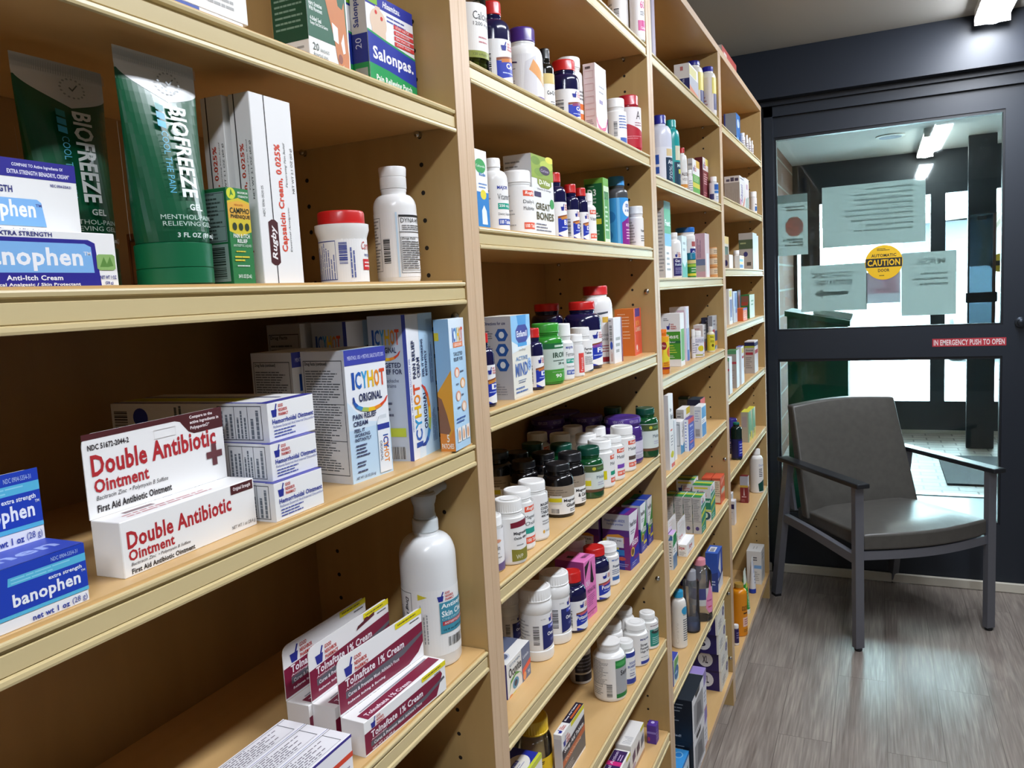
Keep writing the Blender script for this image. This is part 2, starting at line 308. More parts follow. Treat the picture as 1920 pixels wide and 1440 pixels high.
DATA={
'a1':[-0.03, 0.4, 1.6085, 0.128, 0.1, 0.03, 0.0],
'a2':[-0.03, 0.4, 1.5935, 0.122, 0.1, 0.0148, 0.0],
'a3':[-0.022, 0.5947, 1.5935, 0.0608, 0.0385, 0.0969, 0.0],
'a4':[-0.045, 0.722, 1.5935, 0.0925, 0.0192, 0.1081, 0.0],
'b1':[-0.012, 0.235, 1.3999, 0.13, 0.03, 0.0331, 0.0],
'b4':[-0.01, 0.4647, 1.3999, 0.0232, 0.0289, 0.0724, 0.0],
'b5':[-0.016, 0.505, 1.3999, 0.0489, 0.0217, 0.1512, 0.0],
'b6':[-0.045, 0.6525, 1.3999, 0.0699, 0.0197, 0.0229, 0.013],
'b7':[-0.048, 0.7558, 1.3999, 0.125, 0.0235, 0.0145, 0.0236],
'c1':[-0.0071, 0.1755, 1.2082, 0.14, 0.035, 0.0363, 0.0],
'c2':[-0.0164, 0.3486, 1.2082, 0.1279, 0.0264, 0.0381, 0.0326],
'c3':[-0.0071, 0.4839, 1.2082, 0.0611, 0.15, 0.0317, 0.0],
'c4':[-0.0127, 0.4899, 1.2399, 0.0579, 0.15, 0.0307, 0.0],
'c5':[-0.0185, 0.4969, 1.2706, 0.0624, 0.172, 0.0325, 0.05],
'c6':[-0.0228, 0.6093, 1.2082, 0.0614, 0.0549, 0.1283, -0.0894],
'c8':[-0.0193, 0.7152, 1.2082, 0.069, 0.0448, 0.1575, 0.114],
'c11':[0.001, 0.7711, 1.2082, 0.0472, 0.0179, 0.1492, 0.1229],
'd1':[-0.0091, 0.5776, 0.9512, 0.1419, 0.0276, 0.0346, -0.0572],
'd5':[-0.0541, 0.7835, 0.9512, 0.1729, 0.0336, 0.0156, 0.0151],
'e1':[-0.06, 0.775, 0.7047, 0.0939, 0.0266, 0.0169, 0.0064],
'p1':[-0.05, 1.6583, 1.8818, 0.1445, 0.0206, 0.0175, 0.0206],
'p2':[-0.0125, 1.6659, 1.8818, 0.1402, 0.0142, 0.0146, 0.0256],
'q1':[-0.045, 0.9809, 1.6581, 0.1257, 0.0084, 0.0088, 0.0146],
'q2':[-0.05, 1.0398, 1.6581, 0.1228, 0.0243, 0.0132, 0.0181],
'q3':[-0.055, 1.1533, 1.6581, 0.1185, 0.0299, 0.0202, 0.021],
'q4':[-0.045, 1.2175, 1.6581, 0.1043, 0.0143, 0.0089, 0.0169],
'q5':[-0.055, 1.3302, 1.6581, 0.1135, 0.0257, 0.0198, 0.0183],
'q6':[-0.0795, 1.4234, 1.6581, 0.144, 0.025, 0.0216, 0.0194],
'q7':[-0.03, 1.4258, 1.6581, 0.0642, 0.0228, 0.1312, 0.0],
'q8':[-0.045, 1.5928, 1.6581, 0.0998, 0.0217, 0.0187, 0.0185],
'q9':[-0.0353, 1.6544, 1.6581, 0.1163, 0.0257, 0.021, 0.0212],
'r1':[-0.03, 0.9226, 1.4648, 0.0335, 0.0144, 0.1027, 0.0],
'r2':[-0.05, 1.0144, 1.4648, 0.1032, 0.02, 0.0112, 0.0131],
'r3':[-0.05, 1.0945, 1.4648, 0.0951, 0.0236, 0.0208, 0.0182],
'r4':[-0.04, 1.1295, 1.4648, 0.0882, 0.0457, 0.1261, 0.0],
'r5':[-0.06, 1.2732, 1.4648, 0.1144, 0.0192, 0.0108, 0.0165],
'r6':[-0.05, 1.3212, 1.4648, 0.0991, 0.0143, 0.0102, 0.0153],
'r7':[-0.048, 1.3679, 1.4648, 0.0972, 0.0127, 0.0098, 0.0148],
'r8':[-0.045, 1.4003, 1.4648, 0.0907, 0.0134, 0.0086, 0.0152],
'r9':[-0.04, 1.4781, 1.4648, 0.0327, 0.0385, 0.1279, 0.0],
'r10':[-0.055, 1.6119, 1.4648, 0.1442, 0.0233, 0.017, 0.0192],
'r11':[-0.0308, 1.664, 1.4648, 0.0862, 0.0161, 0.0157, 0.0171],
's1':[-0.0249, 0.9, 1.2403, 0.0938, 0.0157, 0.0089, 0.0127],
's2':[-0.009, 0.9576, 1.2403, 0.0705, 0.0436, 0.1121, 0.0423],
's3':[-0.0257, 1.0675, 1.2403, 0.09, 0.0147, 0.0102, 0.0141],
's4':[-0.0338, 1.1372, 1.2403, 0.0937, 0.0263, 0.0216, 0.0146],
's5':[-0.0229, 1.1844, 1.2403, 0.0903, 0.0154, 0.012, 0.021],
's6':[-0.0188, 1.2291, 1.2403, 0.07, 0.0128, 0.0119, 0.0127],
's7':[-0.0347, 1.2963, 1.2403, 0.0778, 0.0207, 0.0166, 0.0158],
's8':[-0.119, 1.3577, 1.2403, 0.1204, 0.03, 0.0232, 0.0138],
's9':[-0.0537, 1.3646, 1.2403, 0.1212, 0.034, 0.0238, 0.0155],
's10':[-0.062, 1.469, 1.2403, 0.148, 0.0316, 0.0235, 0.0176],
's11':[-0.0183, 1.4384, 1.2403, 0.0514, 0.0105, 0.0864, -0.0159],
's12':[-0.0252, 1.6023, 1.2403, 0.0778, 0.0404, 0.0978, 0.083],
't1':[-0.033, 0.911, 1.0187, 0.075, 0.0165, 0.0155, 0.014],
't2':[-0.0247, 0.9507, 1.0187, 0.0871, 0.0224, 0.019, 0.0173],
't3':[-0.0369, 1.0077, 1.0187, 0.0858, 0.0229, 0.02, 0.0125],
't4':[-0.0339, 1.0543, 1.0187, 0.0876, 0.0229, 0.0203, 0.0144],
't5':[-0.0424, 1.1814, 1.0187, 0.0864, 0.0253, 0.0201, 0.0124],
't6':[-0.044, 1.2435, 1.0187, 0.0909, 0.0245, 0.0201, 0.0143],
't7':[-0.0316, 1.3041, 1.0187, 0.0888, 0.0252, 0.0198, 0.014],
't8':[-0.0356, 1.3772, 1.0187, 0.0872, 0.0264, 0.0218, 0.0166],
't9':[-0.0328, 1.4362, 1.0187, 0.0827, 0.025, 0.0209, 0.0108],
't10':[-0.0339, 1.5127, 1.0187, 0.0892, 0.0267, 0.0224, 0.0159],
't11':[-0.0534, 1.585, 1.0187, 0.0962, 0.0405, 0.0382, 0.0129],
't13':[-0.0231, 1.6535, 1.0187, 0.105, 0.0266, 0.0202, 0.014],
'u1':[-0.105, 1.0951, 0.8215, 0.0908, 0.0176, 0.0189, 0.0206],
'u2':[-0.0487, 1.0779, 0.8215, 0.1128, 0.0253, 0.0254, 0.0197],
'u3':[-0.0425, 1.1419, 0.8215, 0.1128, 0.0253, 0.0241, 0.0179],
'u4':[-0.0295, 1.1893, 0.8215, 0.0991, 0.0228, 0.0151, 0.0173],
'u5':[-0.0185, 1.2179, 0.8215, 0.0478, 0.0541, 0.1034, -0.0936],
'u6':[-0.0384, 1.3288, 0.8215, 0.0955, 0.027, 0.0198, 0.0144],
'u7':[-0.0384, 1.4041, 0.8215, 0.0776, 0.0221, 0.0186, 0.0141],
'u9':[-0.0155, 1.4778, 0.8215, 0.0532, 0.057, 0.1131, -0.0617],
'u10':[-0.0222, 1.5835, 0.8215, 0.0439, 0.0402, 0.1033, -0.006],
'u11':[-0.0213, 1.6374, 0.8215, 0.0427, 0.0394, 0.1026, 0.0185],
'u12':[-0.0344, 0.9366, 0.8215, 0.0836, 0.06, 0.051, 0.0184],
'v2':[-0.0431, 1.4023, 0.5947, 0.111, 0.0316, 0.022, 0.0123],
'v3':[-0.029, 1.4628, 0.5947, 0.0867, 0.0191, 0.0165, 0.0134],
'v4':[-0.0335, 1.5528, 0.5947, 0.0885, 0.0268, 0.0218, 0.0128],
'v5':[-0.0299, 1.6343, 0.5947, 0.0775, 0.0237, 0.0174, 0.0116],
'w1':[-0.078, 1.105, 0.5947, 0.108, 0.031, 0.0262, 0.024],
'w3':[-0.0284, 1.1073, 0.5947, 0.1059, 0.0142, 0.0809, 0.0],
'w4':[-0.0337, 1.4902, 0.3711, 0.0998, 0.0343, 0.067, 0.0],
'w6':[-0.0159, 1.6211, 0.3711, 0.024, 0.0206, 0.0431, 0.0],
'A0':[-0.012, 1.75, 1.8778, 0.06, 0.02, 0.2414, 0.0],
'A1':[-0.03, 2.251, 1.8778, 0.1148, 0.0415, 0.1032, 0.0],
'A2':[-0.06, 2.4551, 1.8778, 0.1568, 0.028, 0.0194, 0.0136],
'A3':[-0.0256, 2.4935, 1.8778, 0.1441, 0.0233, 0.0164, 0.0145],
'B1':[-0.05, 1.9781, 1.6235, 0.1711, 0.028, 0.0155, 0.0214],
'B2':[-0.05, 2.0987, 1.6235, 0.181, 0.0207, 0.0129, 0.0199],
'B3':[-0.05, 2.2179, 1.6235, 0.1281, 0.0133, 0.0071, 0.0141],
'B4':[-0.035, 2.2416, 1.6235, 0.0713, 0.007, 0.0057, 0.0115],
'B5':[-0.04, 2.3058, 1.6235, 0.0972, 0.0135, 0.1121, 0.0],
'B6':[-0.035, 2.4268, 1.6235, 0.083, 0.0235, 0.131, 0.0],
'B7':[-0.0189, 2.5028, 1.6235, 0.079, 0.014, 0.0098, 0.0158],
'C1':[-0.03, 1.9105, 1.4001, 0.0654, 0.0168, 0.1845, 0.0],
'C2':[-0.045, 2.0669, 1.4001, 0.1166, 0.018, 0.0102, 0.0122],
'C3':[-0.03, 2.0943, 1.4001, 0.0585, 0.012, 0.1097, 0.0],
'C4':[-0.075, 2.3432, 1.4001, 0.1462, 0.0233, 0.0275, 0.0151],
'C5':[-0.05, 2.2946, 1.4001, 0.071, 0.0102, 0.0134, 0.0195],
'C6':[-0.03, 2.4015, 1.4001, 0.0661, 0.0282, 0.1303, 0.0],
'C7':[-0.0281, 2.5068, 1.4001, 0.0876, 0.01, 0.012, 0.0016],
'E1':[-0.019, 1.815, 1.1788, 0.1034, 0.0141, 0.0092, 0.009],
'E2':[-0.07, 1.93, 1.1788, 0.1739, 0.0153, 0.0138, 0.0175],
'E3':[-0.0133, 1.972, 1.1788, 0.045, 0.06, 0.1336, 0.0],
'E4':[-0.03, 2.1, 1.1788, 0.0538, 0.04, 0.1454, 0.0],
'E5':[-0.03, 2.199, 1.1788, 0.0801, 0.0056, 0.0051, 0.0203],
'E6':[-0.024, 2.2259, 1.1788, 0.0735, 0.018, 0.0102, 0.0137],
'E7':[-0.044, 2.4075, 1.1788, 0.065, 0.0282, 0.0805, 0.0],
'E8':[-0.0183, 2.3924, 1.1788, 0.076, 0.0112, 0.0058, 0.0121],
'E9':[-0.035, 2.48, 1.1788, 0.03, 0.028, 0.0991, 0.0],
'E10':[-0.0215, 2.44, 1.1788, 0.0755, 0.0136, 0.1045, 0.0],
'F1':[-0.0064, 1.7939, 0.9542, 0.0462, 0.0115, 0.1761, 0.0],
'F2':[-0.02, 1.875, 0.9542, 0.05, 0.02, 0.1, 0.0],
'F3':[-0.0214, 1.9726, 0.9542, 0.0496, 0.02, 0.0836, 0.0],
'F4':[-0.0094, 2.012, 0.9542, 0.0689, 0.0112, 0.0832, 0.0],
'F5':[-0.0447, 2.12, 0.9542, 0.0778, 0.0209, 0.0919, 0.0],
'F6':[-0.0132, 2.196, 0.9542, 0.0688, 0.0196, 0.0891, 0.0],
'F7':[-0.0419, 2.33, 0.9542, 0.0671, 0.039, 0.089, 0.0],
'F8':[-0.1119, 2.4855, 0.9542, 0.0313, 0.0309, 0.0748, 0.0],
'G1':[-0.0073, 2.1307, 0.6988, 0.0598, 0.0233, 0.1025, 0.0],
'G5':[-0.006, 2.262, 0.6988, 0.0641, 0.0528, 0.1034, 0.0],
'G6':[-0.062, 2.3, 0.6988, 0.062, 0.052, 0.108, 0.0],
'G7':[-0.0101, 2.4439, 0.6988, 0.071, 0.0271, 0.0826, 0.0],
'G9':[-0.006, 1.935, 0.6988, 0.0901, 0.022, 0.0314, 0.0],
'G12':[-0.0163, 1.8333, 0.6988, 0.04, 0.0108, 0.0877, 0.0],
'H1':[-0.0421, 1.9786, 0.4403, 0.1518, 0.02, 0.013, 0.0173],
'H2':[-0.0311, 2.0832, 0.4403, 0.1714, 0.0221, 0.0143, 0.0271],
'H3':[-0.0255, 2.174, 0.4403, 0.1742, 0.0325, 0.017, 0.0177],
'H4':[-0.0127, 2.3759, 0.4403, 0.0782, 0.0371, 0.1221, 0.0],
'H6':[-0.0059, 1.7591, 0.4403, 0.0495, 0.03, 0.0638, 0.0],
'I1':[-0.0112, 2.382, 0.1158, 0.12, 0.2, 0.066, 0.0],
'I5':[0.004, 1.895, 0.2238, 0.145, 0.2, 0.112, 0.0],
'K1':[-0.04, 3.1106, 1.871, 0.0911, 0.0445, 0.1336, 0.0],
'K2':[-0.03, 3.1898, 1.871, 0.07, 0.0093, 0.0078, 0.0098],
'K3':[-0.03, 3.2926, 1.871, 0.0785, 0.0066, 0.005, 0.0101],
'K4':[-0.03, 3.3715, 1.871, 0.0805, 0.0058, 0.0041, 0.0104],
'K5':[-0.03, 3.44, 1.871, 0.0791, 0.006, 0.0042, 0.0106],
'L1':[-0.026, 3.065, 1.6517, 0.1375, 0.0551, 0.119, 0.0],
'L2':[-0.03, 3.225, 1.6517, 0.1008, 0.0163, 0.129, 0.0],
'L3':[-0.03, 3.44, 1.6517, 0.0941, 0.0142, 0.0143, 0.0216],
'M1':[-0.075, 2.93, 1.4287, 0.164, 0.0308, 0.123, 0.0],
'M2':[-0.02, 2.7623, 1.4287, 0.0766, 0.0211, 0.0469, 0.0],
'M3':[-0.06, 3.17, 1.4287, 0.0741, 0.0125, 0.011, 0.0143],
'M4':[-0.02, 2.99, 1.4287, 0.1, 0.017, 0.0484, 0.0],
'M5':[-0.004, 3.215, 1.4287, 0.1108, 0.0526, 0.1401, 0.0],
'M6':[-0.008, 3.333, 1.4287, 0.072, 0.02, 0.1353, 0.0],
'N1':[-0.0272, 2.7826, 1.238, 0.0669, 0.0113, 0.122, 0.0],
'N2':[-0.0333, 2.9101, 1.238, 0.084, 0.0085, 0.1114, 0.0],
'N3':[-0.0469, 3.0943, 1.238, 0.07, 0.017, 0.1136, 0.0],
'N4':[-0.02, 3.2098, 1.238, 0.1364, 0.0344, 0.0926, 0.0],
'N5':[-0.0153, 3.01, 1.238, 0.1, 0.03, 0.047, 0.0],
'O1':[-0.003, 2.61, 1.0195, 0.0546, 0.0174, 0.1211, 0.0],
'O2':[-0.0064, 2.7771, 1.0195, 0.0585, 0.0308, 0.1307, 0.0],
'O3':[-0.0058, 2.8797, 1.0195, 0.063, 0.0172, 0.1342, 0.0],
'O4':[-0.0084, 3.2331, 1.0195, 0.1006, 0.038, 0.1272, 0.0],
'Q1':[-0.0161, 2.8, 0.7662, 0.1309, 0.0187, 0.0108, 0.0076],
'Q2':[-0.05, 2.9, 0.7662, 0.1275, 0.0197, 0.0205, 0.0361],
'Q3':[-0.0169, 3.1046, 0.7662, 0.0855, 0.0293, 0.118, 0.0],
'Q4':[-0.0156, 3.1952, 0.7662, 0.0763, 0.0219, 0.1166, 0.0],
'R4':[-0.0294, 3.3695, 0.505, 0.1832, 0.0273, 0.016, 0.0228],
'R3':[-0.0374, 3.1817, 0.505, 0.0287, 0.0307, 0.1086, 0.0],
'R1':[-0.04, 2.87, 0.505, 0.0382, 0.03, 0.0886, 0.0],
'T1':[-0.0242, 2.8247, 0.1158, 0.1905, 0.0275, 0.0163, 0.0136],
'T4':[-0.012, 3.33, 0.1158, 0.1058, 0.0595, 0.1428, 0.0],
'T5':[-0.0215, 2.7293, 0.1158, 0.0742, 0.0092, 0.009, 0.0098],
'd6':[-0.052, 0.59, 0.9512, 0.142, 0.0275, 0.0355, 0.0],
'd7':[-0.08, 0.585, 0.9512, 0.142, 0.0275, 0.0355, 0.0],
'd2':[-0.006, 0.44, 0.9512, 0.114, 0.0262, 0.038, 0.0],
'd3':[-0.0325, 0.44, 0.9512, 0.114, 0.0262, 0.038, 0.0],
'd4':[-0.059, 0.44, 0.9512, 0.114, 0.0262, 0.038, 0.0],
'c7':[-0.0808, 0.6043, 1.2082, 0.0614, 0.055, 0.1283, -0.0894],
'c9':[-0.0793, 0.6932, 1.2082, 0.069, 0.0448, 0.1535, 0.03],
'c10':[-0.1343, 0.6852, 1.2082, 0.069, 0.0448, 0.1535, 0.02],
'b9':[-0.0405, 0.501, 1.3999, 0.0489, 0.023, 0.1512, 0.0],
'b8':[-0.12, 0.49, 1.3999, 0.05, 0.03, 0.05, 0.0],
'a5':[-0.066, 0.718, 1.5935, 0.0925, 0.019, 0.1081, 0.0],
'x1':[-0.136, 1.592, 1.0187, 0.097, 0.038, 0.0355, 0.0129],
'x2':[-0.207, 1.549, 1.0187, 0.097, 0.038, 0.0355, 0.0129],
'x3':[-0.2047, 1.6421, 1.0187, 0.0971, 0.038, 0.0355, 0.0129],
'x4':[-0.0959, 1.6546, 1.0187, 0.1057, 0.0255, 0.0194, 0.0135],
'x5':[-0.183, 1.431, 1.0187, 0.087, 0.0215, 0.0205, 0.0166],
'x6':[-0.134, 1.43, 1.0187, 0.087, 0.0215, 0.0205, 0.0166],
'x7':[-0.139, 1.516, 1.0187, 0.087, 0.0215, 0.0205, 0.0166],
'x8':[-0.081, 1.432, 1.0187, 0.087, 0.0215, 0.0205, 0.0166],
'x9':[-0.087, 1.509, 1.0187, 0.087, 0.0215, 0.0205, 0.0166],
'y1':[-0.139, 1.305, 1.0187, 0.092, 0.0235, 0.0198, 0.014],
'y2':[-0.084, 1.307, 1.0187, 0.092, 0.0235, 0.0198, 0.014],
'y3':[-0.093, 1.244, 1.0187, 0.089, 0.0225, 0.0201, 0.0124],
'y4':[-0.101, 1.177, 1.0187, 0.089, 0.0235, 0.0201, 0.0124],
'y5':[-0.141, 1.24, 1.0187, 0.089, 0.0235, 0.0201, 0.0124],
'y6':[-0.156, 1.19, 1.0187, 0.1, 0.027, 0.021, 0.0124],
'u8':[-0.082, 1.352, 0.8215, 0.1, 0.0221, 0.0186, 0.0141],
'v1':[-0.118, 1.44, 0.5947, 0.095, 0.022, 0.017, 0.0123],
'v6':[-0.0745, 1.517, 0.5947, 0.098, 0.024, 0.0218, 0.0128],
'v7':[-0.073, 1.608, 0.5947, 0.092, 0.022, 0.0174, 0.0116],
'w5':[-0.0337, 1.3822, 0.3711, 0.102, 0.034, 0.06, 0.0],
'w2':[-0.0409, 0.9789, 0.5947, 0.075, 0.05, 0.08, 0.0],
'u9b':[-0.0775, 1.4738, 0.8215, 0.0532, 0.057, 0.1131, -0.0617],
'G2':[-0.0325, 2.1317, 0.6988, 0.0598, 0.0233, 0.1025, 0.0],
'G3':[-0.058, 2.1317, 0.6988, 0.0598, 0.0233, 0.1025, 0.0],
'G4':[-0.084, 2.1317, 0.6988, 0.0598, 0.0233, 0.1025, 0.0],
'G8':[-0.0401, 2.4409, 0.6988, 0.071, 0.0271, 0.0826, 0.0],
'G10':[-0.032, 1.939, 0.6988, 0.0901, 0.022, 0.0314, 0.0],
'G11':[-0.058, 1.943, 0.6988, 0.0901, 0.022, 0.0314, 0.0],
'H5':[-0.085, 2.4, 0.4403, 0.075, 0.05, 0.165, 0.0],
'I2':[-0.0112, 2.378, 0.1826, 0.12, 0.2, 0.0664, 0.0],
'I3':[-0.0112, 2.352, 0.2494, 0.12, 0.2, 0.0664, 0.0],
'I4':[-0.0112, 2.34, 0.3162, 0.12, 0.2, 0.0664, 0.0],
'I6':[0.004, 1.895, 0.1158, 0.145, 0.2, 0.1075, 0.0],
'I7':[0.0, 2.05, 0.2238, 0.045, 0.2, 0.108, 0.0],
'I9':[0.0, 2.05, 0.1158, 0.045, 0.2, 0.1075, 0.0],
'I8':[-0.006, 1.8, 0.1158, 0.088, 0.05, 0.09, 0.0],
'K6':[-0.02, 2.72, 2.09, 0.29, 0.1, 0.055, 0.0],
'R2':[-0.06, 2.93, 0.505, 0.0382, 0.03, 0.1, 0.0],
'R5':[-0.0875, 3.3201, 0.505, 0.1562, 0.025, 0.0333, 0.02],
'r12':[-0.15, 1.3, 1.4648, 0.1, 0.04, 0.11, 0.0],
'E11':[-0.02, 1.752, 1.1788, 0.03, 0.05, 0.16, 0.0],
}
SURF={'1A': 1.5935, '1B': 1.3999, '1C': 1.2082, '1D': 0.9512, '2A': 1.8818, '2B': 1.6581, '2C': 1.4648, '2D': 1.2403, '2E': 1.0187, '2F': 0.8215, '2G': 0.5947, '3A': 1.8778, '3B': 1.6235, '3C': 1.4001, '3D': 1.1788, '3E': 0.9542, '3F': 0.6988, '3G': 0.4403, '4A': 1.871, '4B': 1.6517, '4C': 1.4287, '4D': 1.238, '4E': 1.0195, '4F': 0.7662, '4G': 0.505, '2H': 0.3711, '1E': 0.7047, '3H': 0.1158, '4H': 0.1158}
# ------------------------------------------------------------------ room shell
NAVY = M('161c26', .45); NAVY2 = M('1a212c', .38)
WALLP = M('7a766e', .8); CEIL = M('aeaba3', .85)
def struct(name, mb, **k): return tag(mb.build(name, **k), kind='structure')
CH = 2.375; YW = 3.84; XR = 2.9; YB = -2.6; XL = -.262
m = MB(); m.box(XL-.12, XR+.1, YB-.1, YW+.12, -.05, 0, floor_mat()); struct('floor', m)
m = MB(); m.box(XL-.12, XR+.1, YB-.1, YW+.02, CH, CH+.08, CEIL); struct('ceiling', m)
m = MB(); m.box(XL-.12, XL-.002, YB, YW, 0, CH, WALLP); struct('wall_left', m)
m = MB(); m.box(XR, XR+.1, YB, YW, 0, CH, WALLP); struct('wall_right', m)
m = MB(); m.box(XL-.12, XR+.1, YB-.1, YB, 0, CH, WALLP); struct('wall_back', m)
# far wall: painted navy with the automatic door in it
m = MB(); m.box(XL-.12, -.03, YW, YW+.12, 0, CH, NAVY); m.box(1.06, XR+.1, YW, YW+.12, 0, CH, NAVY); m.box(-.03, 1.06, YW, YW+.12, 2.165, CH, NAVY)
struct('wall_far', m)
m = MB(); m.box(XL, XR, YW-.09, YW-.001, 2.172, CH-.001, NAVY2); m.box(XL, XR, YW-.035, YW-.001, 2.15, 2.172, NAVY); struct('trim_1', m)
m = MB(); m.cbox(-.255, 1.9, YW-.016, YW-.0005, .001, .042, M('cfc9ba', .5), .003); struct('baseboard_far', m)
m = MB(); m.cbox(XR-.014, XR-.0005, YB, YW-.02, .001, .09, M('cfc9ba', .5), .003); struct('baseboard_right', m)
# automatic door: frame with two panes
FR = M('1d242e', .42); d = empty('door_1', (0, YW, 0)); tag(d, kind='structure')
m = MB(); y0, y1 = .004, .05
m.box(-.029, .009, y0-.02, y1+.04, 0.0, 2.15, FR); m.box(1.0, 1.059, y0-.025, y1+.04, 0.0, 2.15, FR)
m.box(.009, .012, y0, y1, .02, 2.106, FR); m.box(.905, .9995, y0, y1, .02, 2.105, FR)
m.box(.012, .905, y0, y1, 2.018, 2.106, FR); m.box(.012, .905, y0, y1, 1.016, 1.146, FR); m.box(.012, .905, y0, y1, .02, .29, FR)
m.box(-.029, 1.059, y0-.02, y1+.04, 2.106, 2.1645, FR)
bd = M('10151c', .4)
for z0, z1 in ((.29, 1.016), (1.146, 2.018)):
    m.box(.012, .020, y0+.006, y1-.006, z0, z1, bd); m.box(.897, .905, y0+.006, y1-.006, z0, z1, bd); m.box(.020, .897, y0+.006, y1-.006, z1-.012, z1, bd); m.box(.020, .897, y0+.006, y1-.006, z0, z0+.008, bd)
m.build('door_frame', d)
PANE = clear('door_glass', 'e4efee')
for n, z0, z1 in (('glass_pane', .298, 1.004), ('glass_pane', 1.154, 2.006)):
    m = MB(); m.box(.020, .897, .022, .028, z0, z1, PANE); m.build(n, d)
m = MB(); m.lathe([(.022, 0), (.022, .012), (.014, .014), (.014, .03), (.010, .032)], M('3a4048', .3, .8), 20, X=lambda p: (.968+p[0], .004-p[2], 1.155+p[1])); m.build('door_lock', d)
# red push sign and round caution sticker on the door
def sticker(name, x0, x1, z0, z1, y, dec, label, cat, back='f2f2f0', rnd=False, facing=-1, mt=None, th=.0006):
    mb = MB(); k = mt or M(back, .5)
    if rnd:
        cx, cz, r = (x1-x0)/2, (z1-z0)/2, (x1-x0)/2
        P = [(cx+r*math.cos(2*math.pi*i/48), cz+r*math.sin(2*math.pi*i/48)) for i in range(48)]
        mb.poly([(a, 0, b) for a, b in P], k); mb.poly([(a, th, b) for a, b in P][::-1], k)
        for i in range(48): a, b = P[i], P[(i+1) % 48]; mb.poly([(a[0], 0, a[1]), (b[0], 0, b[1]), (b[0], th, b[1]), (a[0], th, a[1])], k)
    else: mb.box(0, x1-x0, 0, th, 0, z1-z0, k)
    if facing < 0: paint(mb, dec, lambda u, v, o: (u*(x1-x0), -o, v*(z1-z0)), .5)
    else: paint(mb, dec, lambda u, v, o: ((1-u)*(x1-x0), th+o, v*(z1-z0)), .5)
    return tag(mb.build(name, loc=(x0, y, z0)), label, cat)
sticker('warning_label', .646, .918, 1.060, 1.094, YW+.003, T('IN EMERGENCY PUSH TO OPEN', .02, .14, .98, .86, 'e9d8d8'), 'long red strip with white capitals on the door mid rail', 'sign', 'b5303c')
sticker('caution_sticker', .383, .533, 1.358, 1.508, YW+.0212, R(.02, .36, .98, .62, '1c1c1c')+T('AUTOMATIC', .17, .655, .83, .745, '1c1c1c')+T('CAUTION', .07, .40, .93, .585, 'e8b912')+T('DOOR', .35, .225, .65, .315, '1c1c1c')
        +LN(2, .32, .83, .68, .91, '6a5510')+LN(1, .38, .1, .62, .14, '4a3c10'), 'round yellow sticker with a black band on the upper door pane', 'sticker', 'e8b912', True)
PAPER = paper_mat('paper', 'f2f3f0', .8); PAPER2 = paper_mat('paper_sheet', 'f3f0f4', .8)
gr = '55585a'
INK = {}
def ink(c):
    if c not in INK: INK[c] = paper_mat('ink_'+c, c, .8)
    return INK[c]
def notice(x0, x1, z0, z1, dec, label, mt=PAPER, y=YW+.0282): return sticker('paper_notice', x0, x1, z0, z1, y, [(ink(c), p) for c, p in dec], label, 'notice', rnd=False, facing=1, mt=mt, th=.0004)
notice(.209, .620, 1.512, 1.778, LN(9, .12, .2, .9, .95, '8d9090', .3), 'widest paper notice taped high behind the door glass')
notice(.115, .391, 1.230, 1.437, T('COVID-19 CLINIC', .22, .72, .82, .84, gr)+T('REGISTRATION', .22, .55, .76, .67, gr)+PG([(.28, .34), (.66, .34), (.66, .28), (.8, .38), (.66, .48), (.66, .42), (.28, .42)], gr), 'paper with an arrow behind the door glass, lower left of the yellow sticker')
notice(.528, .737, 1.196, 1.466, T('MASK', .2, .8, .75, .9, '9a9c9c')+LN(3, .15, .45, .85, .7, '9a9c9c', .4), 'tall pale paper behind the door glass, right of the yellow sticker')
oct_ = [(.42+.30*math.cos(math.radians(22.5+45*i)), .47+.17*math.sin(math.radians(22.5+45*i))) for i in range(8)]
notice(.012, .148, 1.490, 1.762, R(0, .86, 1, 1, '9fa4a6')+LN(2, .1, .72, .9, .82, '777a7c', .5)+PG(oct_, 'c0584c')+T('STOP', .2, .41, .64, .53, 'f0eeea')+LN(3, .15, .14, .9, .28, '55585a', .5), 'paper with a red octagon at the left edge of the upper door pane')
notice(.388, .523, 1.256, 1.392, R(.02, .3, .98, .96, 'f3d3da')+LN(7, .12, .32, .8, .86, 'e07a90', .4), 'small white and pink sheet right under the yellow sticker', PAPER2)
# vestibule beyond the door
TILE = brick_mat('vestibule_pavers', '8d8780', 'a09890', '5d5853', .2, .1, .006, .55)
y5, y7 = 5.47, 7.6
m = MB(); m.box(-.4, 2.6, YW+.12, y5, -.05, 0, M('a9b4ba', .3)); m.box(-.4, 2.6, y5, y7+.12, -.05, -.002, TILE); m.box(-.4, 2.6, y5-.03, y5+.03, -.002, .006, M('c3c7c9', .35, .6)); struct('floor_vestibule', m)
m = MB(); m.box(-.4, 2.6, YW+.12, y7+.12, CH, CH+.06, M('dcdcd6', .8)); struct('ceiling_vestibule', m)
m = MB(); m.box(-.37, -.25, YW+.12, y7, 0, CH, brick_mat('brown_brick', '6b4b3c', '7d5a48', '8f877d', .2, .075, .008, .85, (math.pi/2, 0, math.pi/2))); struct('wall_vestibule_left', m)
m = MB(); m.box(2.5, 2.6, YW+.12, y7, 0, CH, M('6f5546', .8)); struct('wall_vestibule_right', m)
